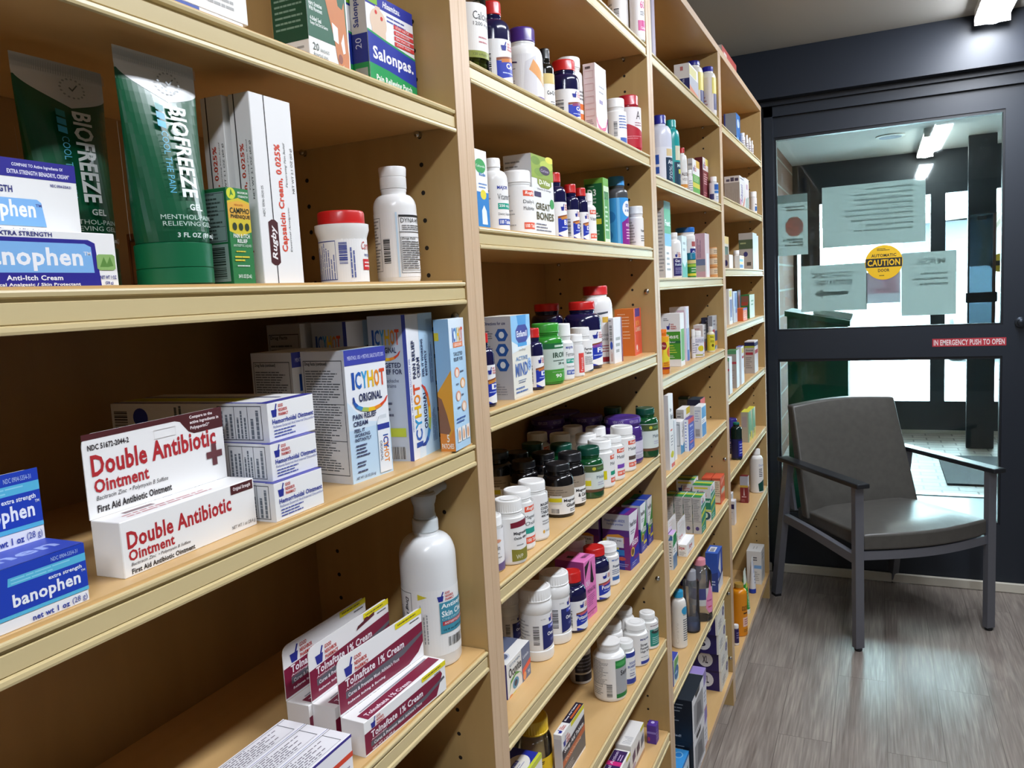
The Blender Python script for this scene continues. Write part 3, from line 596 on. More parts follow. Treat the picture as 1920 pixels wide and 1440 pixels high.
# outer storefront: dark frame, panes, low kick panel
OF = M('232b33', .45); d = empty('window_1', (0, y7, 0)); tag(d, kind='structure')
m = MB()
m.box(-.25, 2.5, 0, .06, 2.024, CH, OF); m.box(-.25, 2.5, 0, .06, 0, .28, OF); m.box(-.25, -.22, 0, .06, .28, 2.024, OF); m.box(-.19, -.03, 0, .06, .28, 2.024, OF)
m.box(.838, .947, 0, .06, .28, 2.024, OF); m.box(1.42, 1.54, 0, .06, .28, 2.024, OF); m.box(-.25, 2.5, -.01, .07, .0, .03, M('b7b2a8', .5))
m.build('window_frame', d)
OP = clear('storefront_glass', 'f2f7f7')
for a, b in ((-.03, .838), (.947, 1.42), (1.54, 2.5)):
    m = MB(); m.box(a, b, .027, .033, .28, 2.024, OP); m.build('glass_pane', d)
sticker('caution_sticker', 1.27, 1.42, 1.348, 1.499, y7+.024, R(.02, .36, .98, .62, '1c1c1c'), 'second yellow sticker on the far storefront glass, at the right edge of the pane', 'sticker', 'b8a02a', True)
notice(1.03, 1.105, 1.374, 1.639, LN(6, .15, .2, .9, .9, '9a90b0', .3), 'small lilac notice on the far storefront glass near the dark post', PAPER2, y7+.034)
# sliding leaf and post standing inside the vestibule
yp = 6.98; d = empty('door_2', (1.055, yp, 0)); tag(d, kind='structure')
m = MB(); PD = M('20262c', .4)
m.box(0, .185, 0, .05, 1.79, CH-.001, PD); m.box(0, .185, 0, .05, .004, .70, PD); m.box(-.012, .195, -.02, .055, 1.13, 1.205, M('101418', .4)); m.box(.165, .185, 0, .05, .70, 1.79, M('4a3630', .5)); m.box(0, .012, 0, .05, .70, 1.79, PD)
m.box(.06, .12, -.012, 0, 1.745, 1.775, PD); m.build('door_frame', d)
m = MB(); m.box(.012, .165, .022, .028, .70, 1.79, clear('tinted_glass', '5f6a70')); m.build('glass_pane', d)
# green bin with sloping lid
BG = M('1c6b4a', .4); d = empty('recycling_bin', (-.045, 4.86, 0)); tag(d, 'green bin with a sloping lid standing behind the door glass', 'bin')
m = MB()
P = [(0, 0, .002), (.325, 0, .002), (.325, .42, .002), (0, .42, .002), (0, 0, 1.17), (.325, 0, 1.10), (.325, .42, 1.10), (0, .42, 1.17)]
for f in ((0, 1, 5, 4), (1, 2, 6, 5), (2, 3, 7, 6), (3, 0, 4, 7), (0, 3, 2, 1), (4, 5, 6, 7)): m.poly([P[i] for i in f], BG)
m.build('body', d)
m = MB(); P = [(-.012, -.012, 1.172), (.337, -.012, 1.102), (.337, .432, 1.102), (-.012, .432, 1.172)]
m.poly(P, BG); Q = [(x, y, z+.03) for x, y, z in P]; m.poly(Q, BG)
for i in range(4): m.poly([P[i], P[(i+1) % 4], Q[(i+1) % 4], Q[i]], BG)
m.build('lid', d)
m = MB(); m.cbox(0, .21, 0, .25, 0, .022, PAPER, .002); tag(m.build('paper_stack', loc=(.09, 4.95, 1.1768)), 'loose white papers lying on the green bin', 'paper').rotation_euler = (0, math.radians(11.34), 0)
m = MB(); m.box(0, .62, 0, .9, 0, .012, noise_mat('mat_pile', '2c3236', '3a4247', 90, .9)); tag(m.build('floor_mat', loc=(.84, 5.75, -.002)), 'dark rectangular mat on the vestibule pavers', 'mat')
def ceiling_light(loc, L, label, W=.112, gx=None, power=None):
    d = empty('ceiling_light', loc); tag(d, label, 'light', 'fluorescent ceiling lights')
    m = MB(); wh = M('e6e6e2', .5); m.box(-W/2-.004, W/2+.004, -.006, L+.006, .032, .064, wh)
    for s in (-.006, L): m.box(-W/2-.004, W/2+.004, s, s+.006, .004, .032, wh)
    m.build('housing', d)
    m = MB(); n = 8; pr = [(-W/2+W*i/n, .032-.032*math.sin(math.pi*i/n)**.6) for i in range(n+1)]; em = power or EM
    for i in range(n): m.poly([(pr[i][0], 0, pr[i][1]), (pr[i+1][0], 0, pr[i+1][1]), (pr[i+1][0], L, pr[i+1][1]), (pr[i][0], L, pr[i][1])], em, True)
    for y in (0, L): m.poly([(a, y, b) for a, b in pr], em)
    m.build('diffuser', d)
    return d
EM = emit('lamp_diffuser', 'eff5ff', LAMP); EM2 = emit('lamp_diffuser_vestibule', 'fffcf8', 24)
zc = CH-.064
ceiling_light((.837, 2.46, zc), 1.22, 'white strip light on the ceiling in front of the dark header')
ceiling_light((.837, .55, zc), 1.22, 'strip light on the ceiling over the middle of the aisle')
ceiling_light((.837, -1.5, zc), 1.22, 'strip light on the ceiling behind the camera')
ceiling_light((.79, 6.40, zc), 1.1, 'strip light on the vestibule ceiling seen through the glass', power=EM2)
m = MB(); m.lathe([(.075, 0), (.08, .004), (.08, .012)], M('3c4668', .5), 28); m.lathe([(.08, .001), (.098, .006), (.098, .0125)], M('d0d0cc', .5), 28)
tag(m.build('ceiling_speaker', loc=(.52, 6.54, CH-.0126)), 'round blue-grey ceiling speaker in the vestibule', 'speaker')
# outside: forecourt, parked car, house and bare trees
m = MB(); m.box(-14, 16, y7+.12, 45, -.12, -.02, noise_mat('asphalt', '8e9092', 'a4a6a8', 30, .9)); struct('ground_outside', m)
d = empty('house', (5.2, 30, 0)); tag(d, 'low grey house with a pale eave across the road', 'house')
m = MB(); m.box(-4, 4, 0, 6, -.02, 3.0, M('5c6066', .8)); m.build('wall', d)
m = MB(); P = [(-4.5, -.5, 2.9), (4.5, -.5, 3.5), (4.5, 6.5, 3.5), (-4.5, 6.5, 2.9)]; m.poly(P, M('bfb9b0', .8)); Q = [(a, b, c+.3) for a, b, c in P]; m.poly(Q, M('8d8d8d', .8))
for i in range(4): m.poly([P[i], P[(i+1) % 4], Q[(i+1) % 4], Q[i]], M('bfb9b0', .8))
m.build('roof', d)
for tx, ty, s in ((3.0, 24, 3), (7.5, 27, 5), (-1.5, 28, 8)):
    rs = random.Random(s); m = MB(); bk = M('5f554a', .9)
    def branch(p, dr, L, r, dep):
        q = p+dr*L; mid = (p+q)/2+Vector((rs.uniform(-.1, .1), rs.uniform(-.1, .1), 0))*L; m.tube([p, mid, q], [r, r*.8, r*.6], bk, 6)
        if dep:
            for _ in range(3): branch(q, (dr+Vector((rs.uniform(-.8, .8), rs.uniform(-.8, .8), rs.uniform(-.1, .5)))).normalized(), L*rs.uniform(.6, .8), r*.55, dep-1)
    branch(Vector((0, 0, 0)), Vector((0, 0, 1)), 2.2, .16, 4)
    tag(m.build('bare_tree', loc=(tx, ty, -.03)), {3: 'bare tree beyond the parked car, nearest the house gable', 5: 'bare tree in front of the grey house', 8: 'bare tree beyond the left end of the forecourt'}[s], 'tree')
d = empty('parked_car', (2.35, 15.5, -.02), math.radians(90)); tag(d, 'white and blue car parked outside the storefront', 'car')
m = MB(); pr = [(-2.1, .28), (2.1, .28), (2.15, .7), (1.95, .88), (1.0, .95), (.45, 1.42), (-1.0, 1.45), (-1.75, .98), (-2.15, .9)]; wc = M('dfe3ea', .3)
for y in (-.85, .85): m.poly([(a, y, b) for a, b in pr], wc)
for i in range(len(pr)): a, b = pr[i], pr[(i+1) % len(pr)]; m.poly([(a[0], -.85, a[1]), (b[0], -.85, b[1]), (b[0], .85, b[1]), (a[0], .85, a[1])], wc)
m.build('body', d)
for y in (-.853, .853):
    m = MB(); m.poly([(.85, y, .97), (.40, y, 1.36), (-.95, y, 1.38), (-1.5, y, .97)], M('2f5fa0', .15)); m.build('side_window', d)
m = MB(); 
m.poly([(.98, -.72, .985), (.98, .72, .985), (.50, .66, 1.40), (.50, -.66, 1.40)], M('2f5fa0', .15)); m.build('windscreen', d)
for x in (-1.35, 1.35):
    for y in (-.8, .8):
        m = MB(); m.lathe([(.2, -.1), (.32, -.1), (.33, -.06), (.33, .06), (.32, .1), (.2, .1)], M('202224', .7), 24, X=lambda p: (x+p[0], y+p[2], .33+p[1])); m.build('wheel', d)
# ------------------------------------------------------------------ bookcases
HOLE = M('1c140c', .8); PIN = M('b8b8b4', .25, 1)
BAYS = [(0.0, .8223, '1'), (.8628, 1.6841, '2'), (1.726, 2.5208, '3'), (2.563, 3.4803, '4')]
CASES = []; XB = -.2515; TOPZ = 2.09
NAMES = ['nearest maple bookcase with ointments, filling the left of the photo', 'second maple bookcase along the wall, full of vitamin bottles', 'third maple bookcase along the wall, before the last one', 'farthest maple bookcase, beside the chair and dark door']
for bi, (ya, yb, bn) in enumerate(BAYS):
    d = empty('bookcase', (0, ya, 0)); CASES.append(d); tag(d, NAMES[bi], 'bookcase', 'row of maple bookcases')
    Wd = yb-ya; t0 = .0202; t1 = .0202
    for y0, y1, sd in ((-t0, 0, 0), (Wd, Wd+t1, 1)):
        m = MB(); m.box(XB-.006, -.0006, y0, y1, .0, TOPZ-.0202, W_SIDE); m.cbox(-.0006, .0004, y0+.0002, y1-.0002, .0, TOPZ-.0203, W_EDGE, .0003)
        if sd:
            for x in (-.0495, -.2165):
                for k in range(54):
                    z = .1918+.032*k+.0008
                    if z > TOPZ-.06: break
                    m.poly([(x+.0027*math.cos(i*math.pi/6), y0-.00025, z+.0027*math.sin(i*math.pi/6)) for i in range(12)], HOLE)
        m.build('side_panel', d)
    m = MB(); m.box(XB-.0085, XB-.0062, -t0, Wd+t1, .02, TOPZ-.0004, W_BACK); m.box(XB-.006, XB, .0001, Wd-.0001, .118, TOPZ-.0204, W_BACK); m.build('back_panel', d)
    m = MB(); m.box(XB-.006, 0.0, -t0, Wd+t1, TOPZ-.02, TOPZ, W_SHELF); m.cbox(0.0001, .0008, -t0, Wd+t1, TOPZ-.0199, TOPZ-.0001, W_EDGE, .0003); m.build('top_panel', d)
    m = MB(); m.box(XB, -.001, .0003, Wd-.0003, .0968, .1158, W_SHELF); m.cbox(-.0009, .0004, .0003, Wd-.0003, .0968, .1157, W_EDGE, .0003); m.build('bottom_shelf', d)
    m = MB(); m.box(-.075, -.06, .0003, Wd-.0003, .001, .0966, W_SIDE); m.build('toe_kick', d)
    for k, z in sorted(SURF.items()):
        if k[0] != bn or k == bn+'H' and bn in '34': continue
        m = MB(); m.box(XB+.0005, -.0042, .0012, Wd-.0012, z-.0195, z, W_SHELF); s = m.build('shelf', d)
        z0 = z-.0271
        pr = [(-.0042, .0245), (-.0022, .0252), (-.0004, .0247), (.0, .0236), (-.0004, .0212), (-.0034, .0202), (-.0034, .0183), (-.0016, .0176), (-.0016, .0062), (-.0026, .0056), (-.0016, .0050), (.0, .0044), (.0004, .0020), (.0, .0003), (-.0016, 0), (-.0042, .0004)]
        m = MB(); y0, y1 = .0018, Wd-.0018
        for i in range(len(pr)):
            a, b = pr[i], pr[(i+1) % len(pr)]; m.poly([(a[0], y0, z0+a[1]), (a[0], y1, z0+a[1]), (b[0], y1, z0+b[1]), (b[0], y0, z0+b[1])], W_LIP)
        for y in (y0, y1): m.poly([(a, y, z0+b) for a, b in pr], W_LIP)
        m.build('shelf_lip', s)
        for x in (-.0495, -.2165):
            m = MB(); zz = z-.0195; m.lathe([(.0001, .0), (.0035, .0), (.0035, .007), (.001, .0085)], PIN, 12, X=lambda p: (x+p[0], Wd-p[2], zz-.0037+p[1])); m.build('shelf_pin', s)
SCREW = [(1, -.018, 1.372), (1, -.016, .732), (2, -.009, .826), (2, -.007, .164), (2, -.008, .383), (0, -.017, 1.358)]
for bi, x, z in SCREW:
    ya, yb, _ = BAYS[bi]; par = CASES[bi]
    m = MB(); m.lathe([(.0055, 0), (.0055, .002), (.004, .0035), (.0015, .004)], PIN, 16, X=lambda p: (x+p[0], yb-ya-p[2], z+p[1])); m.build('screw', par)
# ------------------------------------------------------------------ guest chair
d = empty('guest_chair', (.598, 3.223, 0), math.radians(36.28)); tag(d, 'grey vinyl guest chair with black arm pads and metal legs', 'chair')
MET = M('70727a', .42, .35); VIN = noise_mat('grey_vinyl', '4d4b47', '53514c', 40, .38, 4, .05); ARM = M('1c1f24', .32)
def bar(mb, a, b, w, h, mt):      # rectangular bar between two points, w across x, h across y
    (x0, y0, z0), (x1, y1, z1) = a, b
    P = [(x0+i*w/2, y0+j*h/2, z0) for i, j in ((-1, -1), (1, -1), (1, 1), (-1, 1))]; Q = [(x1+i*w/2, y1+j*h/2, z1) for i, j in ((-1, -1), (1, -1), (1, 1), (-1, 1))]
    mb.poly(P[::-1], mt); mb.poly(Q, mt)
    for i in range(4): mb.poly([P[i], P[(i+1) % 4], Q[(i+1) % 4], Q[i]], mt)
for s in (-1, 1):
    m = MB(); bar(m, (s*.281, .012, .012), (s*.281, .012, .622), .034, .024, MET); l = m.build('leg', d)
    m = MB(); m.lathe([(.012, .0), (.014, .003), (.014, .009), (.006, .012)], M('15171a', .6), 16, X=lambda p: (s*.281+p[0], .012+p[1], p[2])); m.build('foot', l)
    m = MB(); yb = .588 if s < 0 else .565
    bar(m, (s*.281, yb, .012), (s*.281, .47, .622), .03, .036, MET); l = m.build('leg', d)
    m = MB(); m.box(s*.281-.014, s*.281+.014, yb-.016, yb+.016, 0, .012, M('15171a', .6)); m.build('foot', l)
    m = MB(); m.cbox(s*.285-.026, s*.285+.026, -.03, .515, .622, .640, ARM, .004, 2); m.build('arm_pad', d)
    m = MB(); n = 10                       # side rail: sags from the front leg, rises to the rear leg
    for i in range(n):
        a, b = i/n, (i+1)/n; f = lambda t: (.02+.5*t, .352+.012*math.sin(math.pi*(t-.1))-.01*t+.03*t*t)
        (ya_, za), (yb_, zb) = f(a), f(b)
        m.poly([(s*.281-.012, ya_, za-.017), (s*.281-.012, yb_, zb-.017), (s*.281-.012, yb_, zb+.017), (s*.281-.012, ya_, za+.017)], MET); m.poly([(s*.281+.012, ya_, za-.017), (s*.281+.012, yb_, zb-.017), (s*.281+.012, yb_, zb+.017), (s*.281+.012, ya_, za+.017)], MET)
        m.poly([(s*.281-.012, ya_, za+.017), (s*.281+.012, ya_, za+.017), (s*.281+.012, yb_, zb+.017), (s*.281-.012, yb_, zb+.017)], MET); m.poly([(s*.281-.012, ya_, za-.017), (s*.281+.012, ya_, za-.017), (s*.281+.012, yb_, zb-.017), (s*.281-.012, yb_, zb-.017)], MET)
    m.build('side_rail', d)
m = MB(); n = 14
for i in range(n):                         # front rail bows outward
    xs = [-.265+.53*(i+k)/n for k in (0, 1)]; ys = [.0-.045*math.cos(math.pi*x/.56)+.01 for x in xs]
    for y0_, y1_ in ((0, 0), (.02, .02)): m.poly([(xs[0], ys[0]+y0_, .345), (xs[1], ys[1]+y0_, .345), (xs[1], ys[1]+y0_, .377), (xs[0], ys[0]+y0_, .377)], MET)
    for z in (.345, .377): m.poly([(xs[0], ys[0], z), (xs[1], ys[1], z), (xs[1], ys[1]+.02, z), (xs[0], ys[0]+.02, z)], MET)
m.build('front_rail', d)
def pad(name, mb, nx, ny, fn, mt, th_fn):
    # closed cushion: grid of front and back points
    F = [[fn(i/nx, j/ny, 1) for j in range(ny+1)] for i in range(nx+1)]; B = [[fn(i/nx, j/ny, 0) for j in range(ny+1)] for i in range(nx+1)]
    for i in range(nx):
        for j in range(ny):
            mb.poly([F[i][j], F[i+1][j], F[i+1][j+1], F[i][j+1]], mt, True); mb.poly([B[i][j], B[i][j+1], B[i+1][j+1], B[i+1][j]], mt, True)
    for i in range(nx):
        mb.poly([F[i][0], B[i][0], B[i+1][0], F[i+1][0]], mt); mb.poly([F[i][ny], F[i+1][ny], B[i+1][ny], B[i][ny]], mt)
    for j in range(ny):
        mb.poly([F[0][j], F[0][j+1], B[0][j+1], B[0][j]], mt); mb.poly([F[nx][j], B[nx][j], B[nx][j+1], F[nx][j+1]], mt)
def weld(o):
    bm = bmesh.new(); bm.from_mesh(o.data); bmesh.ops.remove_doubles(bm, verts=bm.verts, dist=1e-5); bmesh.ops.recalc_face_normals(bm, faces=bm.faces); bm.to_mesh(o.data); bm.free()
    o.data.set_sharp_from_angle(angle=math.radians(40))
    b = o.modifiers.new('bevel', 'BEVEL'); b.width = .008; b.segments = 3; b.limit_method = 'ANGLE'; b.angle_limit = math.radians(40); b.harden_normals = False
def seat_fn(u, v, top):
    hw = .262*(1-.06*v); x = (u*2-1)*hw; y = -.05*math.cos(math.pi*x/.56)*(1-v)+.01+.455*v
    e = min(1, 6*min(u, 1-u), 6*min(v, 1-v)); return (x, y, (.441+.016*e-.014*v) if top else .382-.004*v)
m = MB(); pad('seat', m, 14, 12, seat_fn, VIN, None); o = m.build('seat', d); weld(o)
def back_fn(u, v, top):
    hw = .262-.020*v; x = (u*2-1)*hw; z = .40+.452*v+.014*math.sin(math.pi*u)*v; y = .365+.135*v+.018*math.sin(math.pi*u)
    e = min(1, 8*min(u, 1-u), 8*min(v, 1-v)); return (x, y-(.012*e if top else -.046), z)
m = MB(); pad('backrest', m, 14, 12, back_fn, VIN, None); o = m.build('backrest', d); weld(o)
for s in (-1, 1): m = MB(); bar(m, (s*.266, .46, .42), (s*.266, .50, .60), .012, .03, MET); m.build('back_bracket', d)
# ------------------------------------------------------------------ products: boxes
def BX(key, name, label, col='f1f0ee', F=(), Lf=(), Tp=(), cat='box', group=None, flap=None, rough=.42, fx=None):
    x, y, z, w_, d_, h_, yaw = DATA[key]
    mb = MB(); mb.cbox(-d_, 0, 0, w_, 0, h_, M(col, rough), .0005)
    if F: paint(mb, F, lambda u, v, o: (o, u*w_, v*h_), rough)
    if Lf: paint(mb, Lf, lambda u, v, o: (-d_+u*d_, -o, v*h_), rough)
    if Tp: paint(mb, Tp, lambda u, v, o: (-v*d_, u*w_, h_+o), rough)
    o = mb.build(name, loc=(x, y, z), rz=yaw); tag(o, label, cat, group)
    if flap:
        hf, dec, fc = flap; m = MB(); r = .008; xf = -d_
        P = [(0, 0), (w_, 0)]+[(w_-r+r*math.cos(a*math.pi/8), hf-r+r*math.sin(a*math.pi/8)) for a in range(5)]+[(r-r*math.sin(a*math.pi/8), hf-r+r*math.cos(a*math.pi/8)) for a in range(5)]
        k = M(fc, rough)
        m.poly([(xf, a, h_+b) for a, b in P], k); m.poly([(xf-.0007, a, h_+b) for a, b in P][::-1], k)
        for i in range(len(P)): a, b = P[i], P[(i+1) % len(P)]; m.poly([(xf, a[0], h_+a[1]), (xf-.0007, a[0], h_+a[1]), (xf-.0007, b[0], h_+b[1]), (xf, b[0], h_+b[1])], k)
        paint(m, dec, lambda u, v, o: (xf+o, u*w_, h_+v*hf), rough)
        m.build('hang_flap', o)
    return o
# ------------------------------------------------------------------ products: bottles
def BT(key, name, label, body='f0efec', cap='f2f1ee', lab=None, cat='bottle', group=None, ribs=False, kind='packer', brough=.28, crough=.32, topdec=None, bodymat=None, th0=-80., fill=None):
    x, y, z, H, Rr, Rc, hc = DATA[key]
    Rr = max(Rr, Rc*1.02); d = empty(name, (x, y, z)); tag(d, label, cat, group)
    Hb = H-hc; bm_ = bodymat or M(body, brough, 0, .5, .25)
    rn = min(Rc*.93, Rr*.95); sh = (Rr-rn)*1.15+.003
    pr = [(Rr*.86, 0), (Rr*.96, .0012), (Rr, .0045)]
    if kind == 'waist':           # rings above the foot and under the cap
        pr += [(Rr, Hb*.17), (Rr*.955, Hb*.185), (Rr*.955, Hb*.80), (Rr, Hb*.82), (Rr, Hb-.007), (Rr*.94, Hb-.002), (rn, Hb)]; sh = .003; vtop = .79; v0_ = .2
    elif kind == 'jar':
        pr += [(Rr, Hb*.70), (Rr*1.02, Hb*.78), (Rr*1.12, Hb*.90), (Rr*1.12, Hb)]; vtop = .7; sh = 0
    elif kind == 'tall':
        sh = max(sh, Hb*.2); n = 8
        pr += [(rn+(Rr-rn)*math.cos(a*math.pi/2/n)**.8, Hb-sh+(sh-.004)*math.sin(a*math.pi/2/n)) for a in range(n)]+[(rn, Hb-.004), (rn, Hb)]
    else:
        n = 7; pr += [(rn+(Rr-rn)*math.cos(a*math.pi/2/n), Hb-.006-sh+sh*math.sin(a*math.pi/2/n)) for a in range(n+1)]+[(rn, Hb-.003), (rn*1.04, Hb-.002), (rn*1.04, Hb)]
    m = MB(); m.lathe(pr, bm_); m.build('body', d)
    m = MB(); c_ = min(.0015, hc*.1)
    if kind == 'pump': cp = [(Rc*.97, Hb), (Rc, Hb+.001), (Rc, Hb+hc*.45), (Rc*.9, Hb+hc*.5), (Rc*.86, Hb+hc)]
    elif kind == 'flip': cp = [(Rc*.98, Hb+.0004), (Rc, Hb+.001), (Rc, Hb+hc*.52), (Rc*.97, Hb+hc*.53), (Rc*.97, Hb+hc*.56), (Rc, Hb+hc*.57), (Rc*1.04, Hb+hc-.0015), (Rc*1.01, Hb+hc)]
    else: cp = [(Rc*.97, Hb+.0004), (Rc, Hb+.001), (Rc, Hb+hc*.12), (Rc*.99, Hb+hc*.14), (Rc*.99, Hb+hc-2*c_), (Rc*.96, Hb+hc-c_*.5), (Rc*.92, Hb+hc), (Rc*.80, Hb+hc), (Rc*.78, Hb+hc-.0005)]
    m.lathe(cp, M(cap, crough, 0, .5, .2), 72 if ribs else 36, rib=(3, 4) if ribs else None)
    if topdec: paint(m, topdec, lambda u, v, o: ((u-.5)*1.5*Rc, (v-.5)*1.5*Rc, H+o), .4)
    m.build('cap', d)
    if lab:
        v0, v1, lc, dec = lab; rr = Rr*(.955 if kind == 'waist' else 1)+.0002; z0, z1 = v0*Hb, v1*Hb; m = MB()
        th = lambda u: math.radians(th0+240*u)
        f = lambda u, v, o: ((rr+o)*math.sin(th(u)), -(rr+o)*math.cos(th(u)), z0+v*(z1-z0))
        k = M(lc, .4)
        for i in range(40): m.poly([f(i/40, 0, 0), f((i+1)/40, 0, 0), f((i+1)/40, 1, 0), f(i/40, 1, 0)], k, True)
        paint(m, dec, f, .4, 40)
        m.build('label', d)
    if fill:
        fc, fh = fill; m = MB(); rs = random.Random(3); n = 0
        for lay in range(int(fh*Hb/.009)):
            for ring, cnt in ((.72, 9), (.35, 4)):
                for i in range(cnt):
                    a = 2*math.pi*(i+rs.random()*.5)/cnt; cx, cy, cz = Rr*ring*math.cos(a), Rr*ring*math.sin(a), .006+lay*.009
                    m.lathe([(.001, -.004), (.0035, -.003), (.0045, 0), (.0035, .003), (.001, .004)], M(fc, .3), 8, X=lambda p: (cx+p[0]*1.3, cy+p[1], cz+p[2]))
        tag(m.build('pills', d), 'olive green softgels inside the clear bottle', kind='stuff')
    return d
# label layouts (u: 0 = back left, .42 = towards the camera, .71 = facing the aisle)
def navy(big, strip='c87a3c', strip2='', sz=(.61, .86), bot=''):
    d = BC(.20, .12, .40, .72, True, n=22)+PG([(.47, .60), (1, .72), (1, .66), (.47, .54)], '8a4a2c' if strip else '2a2f7a')
    d += R(.47, .14, 1, .54, '2338a8')+PG([(.47, .14), (.9, .30), (1, .30), (1, 0), (.47, 0)], 'f1f1ef')+PG([(.47, .0), (.47, .10), (.62, .0)], '2338a8')
    d += PG([(.54, .50), (.9, .585), (.9, .66), (.54, .575)], strip)
    d += T(big, sz[0], .36, sz[1], .50, 'f4f4f4')+LN(1, .55, .27, .85, .31, 'b8c4ee', .6)+GNP(.54, .76, .80, .95)
    return d
def rugby(name, l2='', band='e2583c', t2=None, u=.52):
    d = R(u, .80, u+.34, .92, 'e2583c')+T('Rugby', u+.03, .815, u+.25, .905, 'f6efe8', 'bi')+T(name, u, .62, u+.34, .72, '3a3f46', '')
    if l2: d += T(l2, u, .50, u+.30, .58, '3a3f46', '')
    if t2: d += R(u, .32, u+.2, .44, t2)
    return d+R(u, .10, u+.34, .24, band)+T('100 Tablets', u+.02, .13, u+.30, .21, 'f6efe8')+LN(9, .12, .15, .42, .85, 'b4b4b4', .35)
def major(name, l2, g='2aa08a', bb='2a4fb0', u=.50):
    d = T('MAJOR', u, .82, u+.22, .91, '2c3f9a')+T(name, u, .63, u+.26, .75, '3b4048', '')
    if g: d += R(u, .44, u+.32, .56, g)+T('250 mg' if name == 'Vitamin' else l2, u+.02, .465, u+.24, .535, 'f2f2f2')
    d += T('Dietary Supplement', u, .30, u+.34, .37, '6a6e76', '')
    if bb: d += R(u, .12, u+.36, .24, bb)+T('100 Tablets', u+.02, .14, u+.28, .22, 'f2f2f2')
    return d+LN(9, .1, .15, .40, .85, 'b8b8b8', .35)
def facts(n=12, c='9a9a9a'): return LN(n, .06, .1, .42, .9, c, .4)
CAPTOP = E(.5, .5, .38, .38, 'dededa')+E(.5, .5, .35, .35, 'f0efec')
def DF(x0=.06, y0=.08, x1=.95, y1=.92, n=22, c='5a5f66', head='Drug Facts (continued)'):
    h = y1-y0
    return OU(x0, y0, x1, y1, .012, .006, '3a3f46')+T(head, x0+.04, y1-.05*h, x0+.62*(x1-x0), y1-.012*h, '30343a')+LN(n, x0+.04, y0+.03*h, x1-.04, y1-.08*h, c, .42, 6)+R(x0, y0+.62*h, x1, y0+.625*h, '3a3f46')+R(x0, y0+.30*h, x1, y0+.305*h, '3a3f46')
# ================================================================== nearest bookcase
MICRO = 'a8a8a6'
BX('a1', 'carton', 'upper of two flat white boxes at the very top left of the photo', F=LN(2, .62, .2, .95, .5, MICRO), group=None)
BX('a2', 'carton', 'lower of two flat white boxes at the very top left of the photo', F=T('REF  ABC4760', .68, .38, .88, .62, '55565a', '')+R(.30, .2, .62, 1, '2f4fa8')+LN(1, .80, .1, .97, .28, MICRO))
band = [(.42, .72), (.52, .66), (.60, .68), (.63, .78), (.72, .80), (.76, .64), (.86, .62), (.92, .70), (.93, .50), (.97, .20), (.95, .04), (.88, .03), (.82, .10), (.72, .06), (.66, .14), (.62, .30), (.52, .50)]
BX('a3', 'carton', 'green and white bandage box showing a tan figure made of bandages', F=R(0, .25, .96, 1, '0f5a3c')+T('Fabric Stretches', .05, .535, .36, .575, 'e8efe8')+T('With Movement', .05, .49, .36, .53, 'e8efe8')+T('4-Sided Seal', .06, .40, .32, .44, 'e8efe8')+T('Keeps Out Dirt & Germs', .06, .355, .47, .395, 'e8efe8')
   +PG(band, 'c8793f')+PG([(.58, .46), (.72, .43), (.72, .28), (.60, .30)], 'f0ece6')+PG([(.78, .30), (.86, .40), (.88, .22), (.82, .20)], 'f0ece6')+E(.74, .145, .055, .045, '8a4a34')+T('20', .08, .14, .22, .205, '2f4a3c', '')+T('BANDAGES', .25, .14, .46, .17, '55665c', '')+T('Assorted sizes', .08, .085, .42, .125, '55665c', ''),
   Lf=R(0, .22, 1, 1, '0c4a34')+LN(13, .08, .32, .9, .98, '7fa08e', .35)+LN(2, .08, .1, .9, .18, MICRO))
sal = lambda: (R(0, .88, 1, 1, '1f2f9a')+T('Hisamitsu.', .35, .91, .72, .97, 'f2f2f2', 'bi')+R(0, .9, .24, 1, '7ab52a')+LN(2, .42, .78, .95, .86, '4a55a0', .4)
   +E(.24, .74, .17, .13, 'e3c9b0')+R(.10, .55, .38, .72, 'e3c9b0')+R(.19, .82, .29, .89, 'e3c9b0')+E(.2, .83, .025, .02, 'd43a34')+E(.31, .79, .025, .02, 'd43a34')+E(.26, .58, .025, .02, 'd43a34')
   +sum([R(.56, .755-.055*i, .99, .795-.055*i, 'd23a3c')+T(t, .60, .763-.055*i, .90, .787-.055*i, 'f2e8e8', '') for i, t in enumerate(('STIFF NECK', 'SORE SHOULDERS', 'BACKACHE', 'JOINT PAIN'))], [])
   +PG([(0, .64), (.35, .60), (1, .54), (1, 0), (0, 0)], '1a9a55')+PG([(0, .62), (.35, .58), (1, .52), (1, .25), (.4, .31), (0, .33)], '1c34a0')+T('Salonpas.', .08, .34, .94, .50, 'f4f4f4')
   +T('Pain Relieving Patch', .12, .155, .88, .235, 'eef4ee')+PG([(.48, 0), (.62, .14), (.68, .15), (.95, .05), (.97, 0)], 'e0d2b0')+E(.2, .06, .14, .11, '2a3fa8')+E(.2, .06, .09, .07, 'dfe6f4'))
sl = lambda: R(0, 0, 1, .33, '178a4c')+R(0, .33, 1, .60, '1c2f88')+R(.1, .05, .9, .28, '9aa09a')+T('Salonpas.', .15, .66, .6, .99, '2a3a80', 'bv')+T('20', .2, .46, .6, .56, 'c8d0e8', 'v')
BX('a4', 'carton', 'white, blue and green pain patch box on the top shelf, nearest the front', 'c4c4c2', F=R(0, 0, 1, 1, 'eeeef0')+sal(), Lf=sl())
BX('a5', 'carton', 'second pain patch box standing right behind the blue and green one', 'c4c4c2', F=R(0, 0, 1, 1, 'eeeef0')+sal(), Lf=sl())
